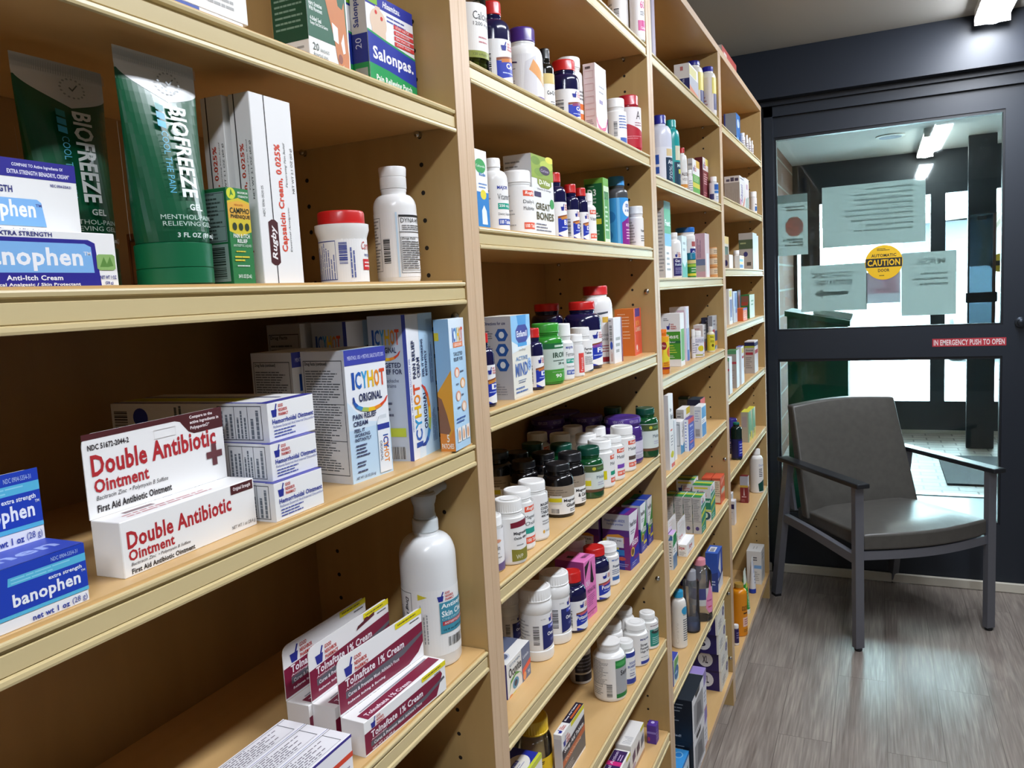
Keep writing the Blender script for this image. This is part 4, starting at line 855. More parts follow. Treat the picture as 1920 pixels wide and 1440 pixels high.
# second shelf
BX('b1', 'carton', 'white and blue anti-itch cream box at the left edge of the photo, upper shelf', F=T('EXTRA STRENGTH', .41, .885, .67, .965, '2a2f7a')+PG([(0, 0), (0, .86), (.85, .86), (.885, .80), (.90, 0)], '241f8c')+PG([(0, .25), (0, .785), (.83, .785), (.862, .73), (.868, .25)], '7fb4e8')
   +T('banophen', .305, .28, .812, .70, 'f4f4f8')+T('TM', .82, .57, .858, .64, 'e8e8f0')+T('Anti-Itch Cream', .435, .115, .70, .205, 'f2f2f6')+T('Topical Analgesic / Skin Protectant', .34, .0, .787, .07, 'f2f2f6')
   +PG([(.885, .33), (.885, .57), (.90, .60), (.975, .60), (.987, .57), (.987, .33), (.975, .30), (.90, .30)], '8fb56a')+PG([(.90, .36), (.925, .55), (.94, .42), (.96, .56), (.975, .38), (.945, .36)], '5c8a3c')+T('NET WT 1 OZ', .895, .13, .985, .20, '3a3f8a')+T('(28 g)', .92, .02, .965, .09, '3a3f8a'),
   flap=(.046, R(0, .76, 1, 1, '241f8c')+T('COMPARE TO Active Ingredients Of', .676, .89, .933, .945, 'e4e4f2')+T('EXTRA STRENGTH BENADRYL CREAM*', .65, .80, .965, .86, 'e4e4f2')+T('NDC 0904-5354-31', .858, .67, .968, .71, '3a3f8a')+T('EXTRA STRENGTH', .386, .55, .666, .64, '2a2f7a')
   +PG([(0, .12), (0, .48), (.78, .48), (.80, .44), (.815, .12)], '7fb4e8')+T('banophen', .417, .17, .767, .46, 'f4f4f8')+T('TM', .77, .38, .80, .42, '4a55a0')+T('For Insect Bites And Skin Irritations', .468, .02, .845, .085, '3a3f7a'), 'efeeec'))
BX('b8', 'carton', 'small brown box glimpsed between the two green tubes', '8a5a34', F=OU(.05, .1, .95, .9, .03, .05, '5a3a20'), Lf=OU(.1, .1, .9, .9, .05, .05, '5a3a20'))
GT = '0b5a3a'; TG = M('0a5636', .30, 0, .5, .3); TC = M('0b6840', .38)
def gel_tube(x, y, z, Ht, label, tilt=0, rz=0):
    d = empty('gel_tube', (x, y, z), rz); tag(d, label, 'tube', 'green gel tubes'); d.rotation_euler.y = tilt
    m = MB(); m.lathe([(.0242, 0), (.0261, .001), (.0261, .0115), (.0255, .012), (.0261, .0125), (.0264, .029), (.0242, .030)], TC, 40); m.build('cap', d)
    m = MB(); z0 = .030; n = 18; k = 40
    def sec(v, a, o=0):
        t = max(0, (v-.05)/.89); t = min(1, t); e = t**1.15; aa = .0249+(.0346-.0249)*min(1, v*1.2)**.8; bb = .0249*(1-e)+.0007*e
        return ((bb+o)*math.cos(a), (aa+o)*math.sin(a), z0+v*(Ht-z0))
    for j in range(n):
        for i in range(k):
            a, b = 2*math.pi*i/k, 2*math.pi*(i+1)/k; v0, v1 = j/n, (j+1)/n; m.poly([sec(v0, a), sec(v0, b), sec(v1, b), sec(v1, a)], TG if v1 < .93 else M('c6cbcb', .35), True)
    m.poly([sec(1, 2*math.pi*i/k) for i in range(k)], M('c6cbcb', .35))
    D = PG([(-.2, 1), (-.2, .925), (.0, .92), (.57, .755), (1.0, .845), (1.2, .90), (1.2, 1)], 'dcdedd')
    D += R(-.2, .925, 1.2, 1, 'c6cbcb')+sum([R(i/60, .93, i/60+.006, .985, 'b4baba') for i in range(1, 60)], [])
    cx, cy, r = .58, .865, .085; ay = .053
    for i in range(16): a = i*math.pi/8; D += E(cx+r*math.cos(a), cy+ay*math.sin(a), .010, .006, '9aa0a0', 6)
    D += PG([(cx-.03, cy), (cx-.005, cy-.018), (cx+.035, cy+.022), (cx+.028, cy+.026), (cx-.005, cy-.006), (cx-.022, cy+.006)], '5a6060')
    for i in range(3): D += PG([(.44+.0*i, .735-.045*i), (.50, .725-.045*i), (.50, .69-.045*i), (.44, .70-.045*i)], ('2f8a8a', '3a9fc0', '48b4e0')[i])
    D += T('BIOFREEZE', .545, .235, .69, .735, 'e9efec', 'bV')+T('COOL THE PAIN', .455, .255, .505, .585, '5ab4d4', 'V')
    D += T('GEL', .59, .165, .71, .20, 'e2ebe6')+T('MENTHOL-PAIN', .36, .115, .80, .14, 'c8dad0', '')+T('RELIEVING GEL', .37, .08, .80, .105, 'c8dad0', '')+T('3 FL OZ (89 mL)', .47, .012, .86, .045, 'e2ebe6')
    D += LN(1, .02, .04, .5, .06, 'e6ece8', .5, 12)[:0]+R(-.03, .02, .01, .62, 'c6d2cc')+LN(10, -.02, .05, .0, .6, '2a4a3c', .5, 1)
    paint(m, D, lambda u, v, o: sec(max(0, min(1, v)), math.radians(-90+(u+.16*(v-.85)-.03)*180), o), .32, 30, lim=(-.02, 1.2), vs=24)
    o = m.build('tube_body', d); return d
gel_tube(-.030, .4285, 1.4, .161, 'front green gel tube standing on its cap beside the slim green box')
gel_tube(-.088, .396, 1.4, .159, 'rear green gel tube in the shade, left of the front one')
BX('b4', 'carton', 'slim green liquid antiseptic box with black and yellow print, right of the green tubes', '1d6a3e', F=R(0, 0, 1, 1, '2f7d45')+PG([(0, .55), (0, .86), (.5, .9), (1, .86), (1, .55), (.5, .5)], 'd9c233')+PG([(0, .68), (0, .84), (.5, .87), (1, .84), (1, .68)], 'e8b040')+E(.2, .94, .2, .06, 'd8dc38')+PG([(.12, .9), (.2, .99), (.3, .92), (.2, .93)], '4a8a3a')
   +T('MAXIMUM', .5, .945, .95, .968, 'e8efe4')+T('STRENGTH', .5, .905, .95, .928, 'e8efe4')+T('MEDICATED', .3, .815, .7, .835, 'b85a20', '')+T('CAMPHO', .08, .735, .96, .795, '23301f')+T('PHENIQUE', .10, .68, .97, .725, '23301f')
   +E(.24, .60, .10, .04, '2a3a22')+E(.52, .60, .10, .04, '2a3a22')+E(.80, .60, .10, .04, '2a3a22')+T('PAIN & ITCH', .14, .48, .88, .525, 'f0f4ec')+T('RELIEF', .3, .43, .75, .47, 'f0f4ec')+T('ANTISEPTIC LIQUID', .1, .385, .92, .415, 'e4ece0', '')+LN(1, .2, .33, .8, .35, 'd8c840', .7)+LN(2, .12, .23, .9, .30, 'd8c840', .5, 3)+LN(1, .2, .18, .8, .2, 'd0e0d0', .7)+T('3/4 FL OZ (22 mL)', .2, .05, .8, .1, 'e8efe4'),
   Lf=R(.05, .44, .92, .96, '7f9690')+DF(.06, .45, .9, .95, 11, '3c4a44', 'Facts (continued)')+R(.05, .03, .92, .42, '8fa39c')+BC(.12, .06, .8, .40, True, '1c2a24', 30, None))
capf = lambda: (R(.325, 0, .345, 1, '22201f')+PG([(.2, .115), (.28, .1), (.36, .1), (.43, .115), (.43, .33), (.36, .345), (.28, .345), (.2, .33)], '4c1f22')+T('Rugby', .24, .13, .40, .315, 'f4f0ee', 'biv')+T('Capsaicin Cream, 0.025%', .50, .175, .68, .755, 'e04a30', 'bv')
   +T('External Analgesic', .71, .175, .76, .42, '4a4a4a', 'iv')+T('Penetrating Pain Relief', .72, .53, .78, .77, '4a4a4a', 'iv')+T('NET WT 2.1 OZ (60 g)', .88, .50, .95, .745, '3a3a3a', 'v')+T('NDC 0536-2525-25', .10, .36, .15, .52, '4a4a4a', 'v'))
capl = lambda: R(.24, 0, .29, 1, '22201f')+T('Capsaicin Cream, 0.025%', .38, .1, .62, .74, 'c8452e', 'bv')+T('Penetrating Pain Relief', .68, .5, .74, .76, '4a4a4a', 'v')+T('NET WT 2.1 OZ (60 g)', .82, .45, .92, .75, '3a3a3a', 'v')
BX('b5', 'carton', 'tall white cream carton with red vertical lettering, in front of its twin', F=capf(), Lf=capl())
BX('b9', 'carton', 'tall white cream carton standing behind the one with red lettering facing out', F=capf(), Lf=capl())
BT('b6', 'jar', 'small white jar with a wide red lid on the upper shelf', cap='c8201e', kind='jar', lab=(.02, .76, 'efeeec', R(.06, .25, .12, .55, 'd9d23a')+LN(10, .12, .08, .40, .92, '6a74a8', .4, 4, True)+OU(.1, .06, .41, .95, .004, .02, '3a4a90')+BC(.44, .42, .52, .94, True, '2a3a90', 20, None)+LN(2, .54, .1, .6, .9, '5a66a0', .5, 6, True)+T('Carmex', .68, .74, .90, .92, 'b8403c', 'i')+R(.69, .27, .9, .52, 'cc2a30')+LN(2, .71, .32, .88, .48, 'f0dcdc', .4)+T('FOR COLD SORES', .72, .58, .9, .64, '2a3a90')))
BT('b7', 'antiseptic_bottle', 'white antiseptic bottle with flip cap by the first upright', kind='flip', lab=(.06, .74, 'f0efed', OU(.12, .1, .28, .93, .004, .006, '3a3a3a')+LN(16, .13, .12, .27, .9, '8a8a8a', .4, 3)+BC(.31, .22, .39, .62, True, '333333', 22, None)+R(.465, .0, .485, 1, 'c6dcec')+OU(.50, .06, .92, .96, .004, .006, '2a2a2a')+R(.5, .93, .92, .96, '2a2a2a')+T('DYNA-HEX 4', .52, .84, .88, .91, '2a2a2a', '')+LN(3, .53, .72, .9, .81, '6a6a6a', .4)+R(.5, .69, .92, .7, '2a2a2a')+OU(.51, .1, .91, .62, .004, .006, '2a2a2a')+T('Drug Facts', .52, .57, .7, .61, '2a2a2a', 'bi')+LN(13, .52, .12, .9, .56, '5a5a5a', .42)))
# third shelf
ban = lambda: (R(0, .26, 1, 1, '1c3fb4')+PG([(.655, .70), (.66, .83), (1, .83), (1, .70)], '58b8dc')+LN(2, .67, .71, .98, .82, '8fd2ea', .35)+T('NDC 0904-5354-31', .845, .87, .967, .935, 'b8cdf0', '')+T('extra strength', .825, .575, .978, .66, 'e8eef8')+T('banophen', .668, .29, .966, .56, 'f2f5fa')+T('TM', .972, .53, .992, .57, 'e0e8f4')+R(0, .20, 1, .26, '58b8dc')+T('net wt 1 oz', .74, .04, .905, .135, '3a4aa0')+T('(28 g)', .917, .03, .988, .15, '3a4aa0', ''))
BX('c1', 'carton', 'blue cream box with a tall blue card, left edge of the photo', 'f0f0f2', F=ban(), Tp=R(0, 0, 1, 1, '3a4fb8')+T('banophen', .2, .2, .95, .7, '9fb0e8'), flap=(.0455, ban(), 'f0f0f2'))
RD = 'b32a30'; MR = '4e1f22'
BX('c2', 'carton', 'white double antibiotic ointment box with a tall card behind, red lettering', F=T('Double Antibiotic', .035, .49, .79, .80, RD)+T('Ointment', .035, .27, .34, .47, RD)+T('Bacitracin Zinc  • Polymyxin B Sulfate', .045, .165, .45, .24, '4a4446', 'i')+T('First Aid Antibiotic Ointment', .045, .04, .48, .135, '262022')+R(.795, .80, .985, .985, MR)+T('Original Strength', .815, .845, .965, .94, 'f0e6e6')+T('NET WT 1 oz (28.4 g)', .78, .075, .985, .165, '3a3234', ''),
   Tp=LN(2, .1, .2, .8, .55, 'c8888c', .4, 9)+R(.15, .62, .35, .78, '8a7074'), flap=(.0575, PG([(0, .93), (0, 1), (1, 1), (1, .72), (.76, .72), (.72, .76), (.66, .91), (.62, .935)], MR)+T('Compare to the', .735, .91, .92, .965, 'f0e6e6')+T('active ingredients in', .735, .84, .97, .895, 'f0e6e6')+T('Polysporin®*', .735, .765, .89, .825, 'f0e6e6')  # top face: faint reflection painted on as pale red lines and a mark
   +T('NDC 51672-2044-2', .03, .80, .29, .87, '3a3234')+T('Double Antibiotic', .04, .49, .93, .745, RD)+T('Ointment', .045, .29, .40, .455, RD)+T('Bacitracin Zinc  • Polymyxin B Sulfate', .05, .19, .53, .26, '4a4446', 'i')+T('First Aid Antibiotic Ointment', .05, .06, .55, .15, '262022')
   +OU(.46, .76, .62, .88, .003, .01, 'e2dedc')+R(.885, .22, .925, .52, '6a3a3e')+R(.84, .325, .97, .415, '6a3a3e'), 'f1f0ee'))
hf = GNP(.07, .62, .42, .96)+T('Hemorrhoidal Ointment', .08, .44, .97, .57, '32409a')+T('Relieves External And Internal Discomfort', .09, .34, .99, .41, '5a64a8', '')+LN(3, .10, .08, .66, .31, '5a64a8', .45, 6)
hl = OU(.70, .06, .965, .94, .004, .02, '39414a')+R(.80, .06, .803, .94, '39414a')+R(.88, .06, .883, .94, '39414a')+LN(3, .71, .1, .795, .9, '6a7480', .5, 8, True)+LN(3, .81, .1, .875, .9, '6a7480', .5, 8, True)+LN(2, .89, .1, .955, .9, '6a7480', .5, 7, True)+BC(.02, .15, .11, .85, True, '30343c', 20, None)+E(.2, .62, .05, .26, '2a3a9a')+LN(2, .42, .5, .48, .95, '55606c', .5, 3, True)
ht = R(.0, 0, 1, .06, '3a3a9a')+R(.02, 0, .10, 1, '3a3f9a')+R(.22, .25, .52, 1, 'c6cc3c')+R(.60, .1, .66, 1, '2a2f6a')
for k, t in (('c3', 'lowest'), ('c4', 'middle one'), ('c5', 'topmost')):
    BX(k, 'carton', t+' of the three stacked white ointment boxes', F=hf, Lf=R(0, 0, 1, 1, 'dfe3e8')+hl, Tp=ht, group='stacked ointment boxes')
icyf = (R(0, 0, 1, .40, 'c4def2')+PG([(0, .40), (0, .62), (.4, .45), (1, .40)], 'd8e9f6')+R(0, .885, 1, 1, '3f47a8')+T('MENTHOL 10% + METHYL SALICYLATE 30%', .08, .925, .95, .955, 'd8dcf4', '')+ICY(.14, .70, .94, .83)+T('ORIGINAL', .28, .60, .84, .665, '232a55')+SWOOSH(.55, .62, .43, .105)
   +T('PAIN RELIEF', .10, .475, .66, .515, '2a3058')+T('CREAM', .10, .425, .44, .462, '2a3058')+T('FEEL IT', .11, .378, .36, .405, '2a3058')+T('WORKING', .11, .343, .47, .37, '2a3058')+T('INSTANTLY', .11, .308, .50, .335, '2a3058')
   +LN(4, .12, .185, .46, .29, '4a5070', .45, 3)+LN(2, .12, .11, .42, .16, '4a5070', .45, 3)+LN(1, .12, .07, .44, .09, '4a5070', .6, 3)+T('NET WT 1.25 OZ (35.4 g)', .08, .02, .54, .045, '3a4060')
   +PG([(.66, .02), (.66, .42), (.72, .46), (.92, .46), (.96, .42), (.96, .02)], 'eef2f6')+R(.72, .44, .9, .47, 'd8dde2')+R(.66, .355, .96, .40, '33409a')+T('ICYHOT', .78, .09, .91, .31, 'e8903a', 'bV')+T('ICY', .78, .2, .91, .31, '2450a8', 'bV')+T('ORIGINAL', .69, .11, .75, .27, '232a55', 'V'))
ic = 'eff1f4'
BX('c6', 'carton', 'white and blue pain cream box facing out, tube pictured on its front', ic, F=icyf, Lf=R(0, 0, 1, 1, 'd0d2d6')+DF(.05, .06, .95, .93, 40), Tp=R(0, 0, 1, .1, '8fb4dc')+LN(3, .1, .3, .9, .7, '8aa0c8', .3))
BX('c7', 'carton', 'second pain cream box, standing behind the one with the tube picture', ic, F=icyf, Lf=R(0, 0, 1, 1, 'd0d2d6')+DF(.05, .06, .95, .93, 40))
icl = R(0, 0, 1, 1, 'c2cddd')+R(.90, 0, 1, 1, '3f4fb0')+ICY(.10, .80, .82, .905)+T('ORIGINAL', .24, .745, .72, .785, '232a55')+SWOOSH(.45, .765, .38, .075)+T('TARGETED', .12, .645, .82, .68, '2a3058')+T('RELIEF FOR', .18, .60, .84, .635, '2a3058')+T('• Backache', .3, .545, .74, .57, '4a5070', '')+T('• Strains', .3, .51, .66, .535, '4a5070', '')+LN(3, .2, .3, .6, .42, '5a6078', .4)+R(.42, .17, .84, .23, 'c2d23c')+BC(.3, .015, .8, .10, False, '2a2f38', 26, 'd8dde2')
icr = R(.45, 0, 1, 1, 'bcdcf4')+PG([(.45, 0), (.2, 0), (.45, .5)], 'dcebf6')+T('MENTHOL 10% + METHYL SALICYLATE 30%', .02, .2, .07, .7, '5a68b8', 'v')+ICY(.12, .08, .36, .52, 'bv')+T('ORIGINAL', .46, .19, .58, .46, '232a55', 'bv')+SWOOSH(.40, .29, .32, .22, True)+T('PAIN RELIEF', .14, .56, .25, .82, '2a3058', 'bv')+T('CREAM', .29, .56, .40, .70, '2a3058', 'bv')+T('FEEL IT WORKING', .48, .56, .56, .82, '2a3058', 'bv')+T('INSTANTLY', .60, .56, .68, .74, '2a3058', 'bv')+LN(4, .74, .08, .92, .4, '5a78a8', .35, 4, True)+LN(2, .76, .5, .9, .8, '5a78a8', .35, 4, True)
BX('c8', 'carton', 'largest white and blue cream box with upward-running lettering on its front', ic, F=icr, Lf=icl)
BX('c9', 'carton', 'large cream box in the back row, directly behind the one with upward lettering', ic, F=icr, Lf=icl)
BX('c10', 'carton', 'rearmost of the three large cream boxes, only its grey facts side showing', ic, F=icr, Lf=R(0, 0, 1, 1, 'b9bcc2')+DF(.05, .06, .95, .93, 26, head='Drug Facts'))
BX('c11', 'carton', 'light blue patch box with an orange and yellow side, next to the upright', 'dfeaf4', F=R(0, 0, 1, .78, 'b4d6ee')+ICY(.2, .82, .86, .93)+R(.22, .78, .82, .82, 'ea7a3c')+T('LIDOCAINE', .3, .788, .75, .812, 'fbe8dc')+T('TARGETED', .2, .715, .78, .745, '3a4660')+T('RELIEF FOR', .2, .675, .78, .705, '3a4660')
   +sum([E(.35 if i % 2 == 0 else .68, .59-.09*i, .16, .04, ('ea8a60', 'e8a050', 'e09a7a', 'e2ae8a')[i])+E(.35 if i % 2 == 0 else .68, .585-.09*i, .10, .03, 'f4e0d0')+LN(1, (.55 if i % 2 == 0 else .25), .58-.09*i, (.8 if i % 2 == 0 else .45), .6-.09*i, '55607a', .7, 2) for i in range(4)], [])+LN(2, .15, .20, .9, .25, '3a5aa0', .5)+sum([R(.15+.28*i, .06, .37+.28*i, .17, 'f0e8e0')+E(.26+.28*i, .11, .07, .04, 'e0a880') for i in range(3)], []),
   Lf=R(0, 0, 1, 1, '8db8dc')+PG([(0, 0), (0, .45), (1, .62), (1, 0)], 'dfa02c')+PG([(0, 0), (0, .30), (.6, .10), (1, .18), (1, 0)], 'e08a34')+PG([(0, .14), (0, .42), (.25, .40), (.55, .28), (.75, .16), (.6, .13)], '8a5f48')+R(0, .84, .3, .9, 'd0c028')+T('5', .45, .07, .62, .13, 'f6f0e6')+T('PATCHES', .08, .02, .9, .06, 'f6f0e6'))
# fourth shelf
TMR = '7c1538'; TB = '5c5c64'
tof = (PG([(0, .06), (0, .66), (.93, .74), (.95, .62), (.90, .30), (.86, .06)], TMR)+PG([(.06, .18), (.06, .32), (.70, .36), (.97, .52), (.98, .44), (.72, .24), (.5, .18)], TB)+GNP(.07, .68, .22, .97)+R(.68, .83, 1, .985, 'e8d81c')+LN(1, .70, .88, .96, .94, '7a7010', .7, 8)+LN(1, .84, .75, .98, .79, '55555a', .7, 4)
   +T('Tolnaftate 1% Cream', .065, .42, .68, .62, 'f2eaee')+T('Antifungal', .065, .335, .23, .40, 'f2eaee', '')+T("Cures & Prevents Most Athlete's Foot", .09, .20, .66, .295, 'e4e0e4')+T('NET WT 1 oz (28 g)', .07, .075, .32, .14, 'f2eaee'))
tol = R(0, .06, 1, .0, TMR)
tofl = (PG([(0, .04), (0, .58), (1, .70), (1, .30), (.93, .15), (.8, .04)], TMR)+PG([(.07, .24), (.07, .36), (.72, .42), (1, .52), (1, .46), (.74, .30)], TB)+GNP(.07, .62, .33, .92)+R(.66, .87, 1, .98, 'e8d81c')+LN(1, .69, .905, .95, .95, '7a7010', .7, 8)+LN(1, .84, .80, .98, .83, '55555a', .7, 4)
   +T('Tolnaftate 1% Cream', .07, .44, .75, .585, 'f2eaee')+T('Antifungal', .07, .37, .27, .42, 'f2eaee', '')+T("Cures & Prevents Most Athlete's Foot", .09, .255, .68, .325, 'e4e0e4')+T('Relieves Itching & Burning', .08, .12, .50, .18, 'f2eaee'))
tot = PG([(.05, 0), (.05, .5), (.98, .72), (.98, .2)], TMR)+PG([(.1, .55), (.1, .62), (.95, .82), (.95, .72)], '9a9aa2')+T('Tolnaftate 1% Cream', .08, .15, .6, .35, 'e8dce2')
for k, t, x in (('d1', 'front of the three maroon and white antifungal cream boxes', ''), ('d6', 'middle of the three maroon and white antifungal cream boxes', 'h'), ('d7', 'rearmost of the three maroon and white antifungal cream boxes', '')):
    fl = tofl+(PG([(.56, .75), (.58, .82), (.66, .85), (.67, .89), (.71, .89), (.72, .87), (.80, .90), (.80, .83)], '5a1a2a') if x else [])
    BX(k, 'carton', t, F=tof, Lf=R(.2, .0, .8, .0, 'e8e8e8')+R(0, 0, 1, 1, 'e6e6e8'), Tp=tot, flap=(.0565, fl, 'efeeed'), group='antifungal cream boxes')
fl = OU(.1, .02, .9, .9, .012, .006, '5a5562')+LN(14, .62, .04, .86, .86, '77727e', .4, 9, True)[:0]+LN(7, .14, .05, .86, .86, '77727e', .4, 14, True)+R(.88, 0, .9, 1, '5a5562')
for k, t in (('d2', 'front of the three white cartons lying at the bottom left corner'), ('d3', 'middle of the three white cartons lying at the bottom left corner'), ('d4', 'rear of the three white cartons lying at the bottom left corner')):
    BX(k, 'carton', t, 'efedf1', F=R(0, .93, 1, 1, '3a2f8a')+R(0, .45, 1, .58, 'd8452c')+LN(2, .8, .1, .98, .3, '8a8aa0', .4), Tp=[(c, [[(v, u) for u, v in p] for p in ps]) for c, ps in fl], group='white cartons lying in the corner')
o = BT('d5', 'pump_bottle', 'big white pump bottle of skin cleanser with a teal label', kind='tall', crough=.35, cap='c9d0d2', body='eceeee', lab=(.10, .60, 'eff0ef', OU(.10, .1, .30, .97, .004, .008, '33373c')+T('Drug Facts', .22, .45, .27, .90, '33373c', 'biV')+LN(4, .11, .15, .2, .95, '8a8e92', .4, 9, True)+PG([(.36, .87), (.44, .91), (.36, .96)], 'd8cc30')+LN(4, .34, .2, .44, .84, '9a9ea2', .4, 12, True)
   +GNP(.52, .82, .69, .965)+R(.535, .33, .95, .80, '3f8fa6')+T('Antiseptic', .55, .69, .86, .78, 'eef4f6')+T('Skin Cleanser', .55, .58, .92, .67, 'eef4f6')+T('CHLORHEXIDINE', .55, .53, .9, .56, 'b8d8e2', '')+R(.555, .45, .95, .51, 'b83a44')+T('ANTISEPTIC/ANTIMICROBIAL', .57, .463, .94, .497, 'f0dcdc')+T('16 fl oz (473 mL)', .56, .36, .80, .395, '1c3a48')+BC(.60, .12, .78, .26, False, '2a2a2a', 26, None)+R(.3, .12, .36, .2, 'd8cc30')))
x, y, z, H_, R_, RC_, hc_ = DATA['d5']; m = MB(); pm = M('b9c3c8', .35)
m.lathe([(.0125, H_), (.0135, H_+.003), (.0125, H_+.006), (.0125, H_+.016), (.0135, H_+.018), (.0150, H_+.024), (.0150, H_+.029), (.013, H_+.031)], pm, 28)
m.tube([(0, .006, H_+.0265), (.004, .024, H_+.030), (.005, .036, H_+.031), (.005, .044, H_+.027), (.005, .046, H_+.021)], [.0085, .007, .0055, .005, .0045], pm, 12); m.build('pump_head', o)
for k, dx, t in (('e1', 0, 'dark bottle with blue-grey screw cap under the lowest visible shelf'), ):
    BT(k, 'bottle', t, body='1c2230', cap='3a4454', ribs=True)
DATA['e2'] = [-.11, .745, DATA['e1'][2], .085, .034, .03, .02]
BT('e2', 'bottle', 'squat near-black bottle in the shade left of the blue-grey cap', body='12151c', cap='1c2230')
# ================================================================== second bookcase
NB = '17164f'; NR = 'c4201f'; NBM = M('14133f', .16, 0, .5, .5)
def NV(k, label, big, **kw): BT(k, 'vitamin_bottle', label, bodymat=NBM, cap=NR, lab=(.06, .66, 'efeeed', navy(big, **kw)), group='navy vitamin bottles with red caps')
BT('p1', 'vitamin_bottle', 'white bottle with barcode side, highest shelf of the second bookcase', lab=(.05, .7, 'ece9e6', BC(.30, .2, .42, .75, True)+R(.44, .1, .5, .35, 'e07a3c')+LN(8, .1, .1, .28, .9, MICRO)))
BT('p2', 'vitamin_bottle', 'white bottle with pink panel and pink 60, highest shelf of the second bookcase', lab=(.1, .9, 'f2f0f0', T('60', .50, .55, .70, .72, 'c8387e')+LN(3, .5, .40, .75, .50, '6a6a72', .5, 3)+R(.42, .08, .8, .30, 'd0468c')+T('Calcium', .52, .11, .72, .17, 'f2dce8')))
CLR = clear('clear_plastic', 'e8eeea', 1.4, .05, .1)
DATA['q1'][4] = .026; DATA['q1'][5] = .0225; DATA['q1'][1] = .952
BT('q1', 'supplement_bottle', 'clear bottle of green softgels half hidden by the first upright', bodymat=CLR, cap='e9e9e4', lab=(.20, .80, 'eceae6', R(0, 0, 1, .13, '8a9438')+T('120 softgels', .50, .03, .70, .09, '4a5220', '')+T('Calcium', .52, .70, .82, .85, '2f3034', '')+T('1200 mg', .52, .57, .76, .66, '3a3a3e', '')+LN(2, .58, .25, .8, .42, 'c07a80', .3, 3)), fill=('7d8a2c', .5))
NV('q2', 'navy bottle with red cap left of the white purple-capped bottle, upper shelf', 'Co Q')
BT('q3', 'vitamin_bottle', 'broad white bottle with a purple cap on the upper shelf', cap='46287e', lab=(.0, .78, 'e9e8e8', PG([(0, .86), (.2, .9), (.36, .86), (.36, .83), (.2, .87), (0, .83)], '3a2f5a')+LN(14, .12, .16, .36, .80, '9a9aa4', .42, 4)+PG([(.42, .2), (.46, .85), (.6, .98), (.6, .2)], 'd9d7da')+PG([(.56, .9), (.75, .6), (.75, .4), (.5, .7)], 'e2a060')+R(.34, .06, .40, .2, '5a3a8a')+R(.55, .1, .85, .2, '5a3a8a')))
BT('q4', 'supplement_bottle', 'slim black bottle with a black cap and a cream label', body='15130f', cap='151412', brough=.15, lab=(.04, .74, 'efeeea', R(.1, .74, 1, 1, 'd8c07a')+T('Co-Q10', .46, .45, .76, .57, '2a2a2a')+LN(2, .55, .2, .8, .32, '77777a', .4, 3)+LN(6, .1, .1, .42, .6, MICRO)))
NV('q5', 'navy bottle with red cap in front of a white cap with orange label', 'Co Q', strip='8a3a6a')
BT('q6', 'vitamin_bottle', 'white bottle with orange bands peeking out behind the navy one, upper shelf', ribs=True, lab=(.05, .75, 'f0efee', R(.5, .5, 1, .62, 'e2763a')+R(.5, .3, 1, .42, 'e2763a')+R(.5, .1, 1, .22, 'e2763a')+LN(3, .5, .68, .9, .9, '8a8a8a')))
BX('q7', 'carton', 'pale pink box with a rounded white front on the upper shelf', 'ecd5d2', F=PG([(.0, .25), (0, 1), (1, 1), (1, .3), (.8, .16), (.45, .12), (.15, .16)], 'f2f0f0')+PG([(0, .29), (.15, .19), (.45, .15), (.8, .19), (1, .33), (1, .27), (.8, .14), (.45, .10), (.15, .14), (0, .22)], 'd85a8a')+LN(1, .3, .46, .8, .55, '7a6a9a', .6, 3)+LN(2, .3, .6, .9, .75, '8a8a90', .3, 3)+R(0, 0, 1, .1, 'd0d2d4'),
   Lf=sum([OU(.1, .80-.17*i, .85, .90-.17*i, .02, .006, 'd8a8a8') for i in range(4)], [])+LN(6, .12, .1, .85, .25, 'b09a9a')+R(.0, .02, .9, .06, '6a3a8a')+LN(1, .2, .92, .7, .97, '5a4a4a', .6, 3))
BT('q8', 'vitamin_bottle', 'short white bottle with blue stripe before the red-capped one, upper shelf', lab=(.05, .9, 'efeeec', R(.2, .1, .23, .8, '4a5ab0')+BC(.36, .3, .44, .72, True)+LN(5, .48, .5, .8, .9, '6a80b8', .4, 4)+R(.5, .08, .7, .26, '4a6ab8')))
BT('q9', 'supplement_bottle', 'red bottle with white A label beside the second upright', body='a51d2c', cap='b3202e', brough=.2, lab=(.1, .95, 'e6dfdf', PG([(0, 0), (0, .6), (.4, .58), (1, .25), (1, 0)], 'b0182c')+T('A', .55, .70, .66, .90, '3a3034', '')+LN(2, .52, .52, .75, .64, 'b07a84', .4, 3)+LN(2, .3, .2, .7, .3, 'd88a94', .3, 3)))
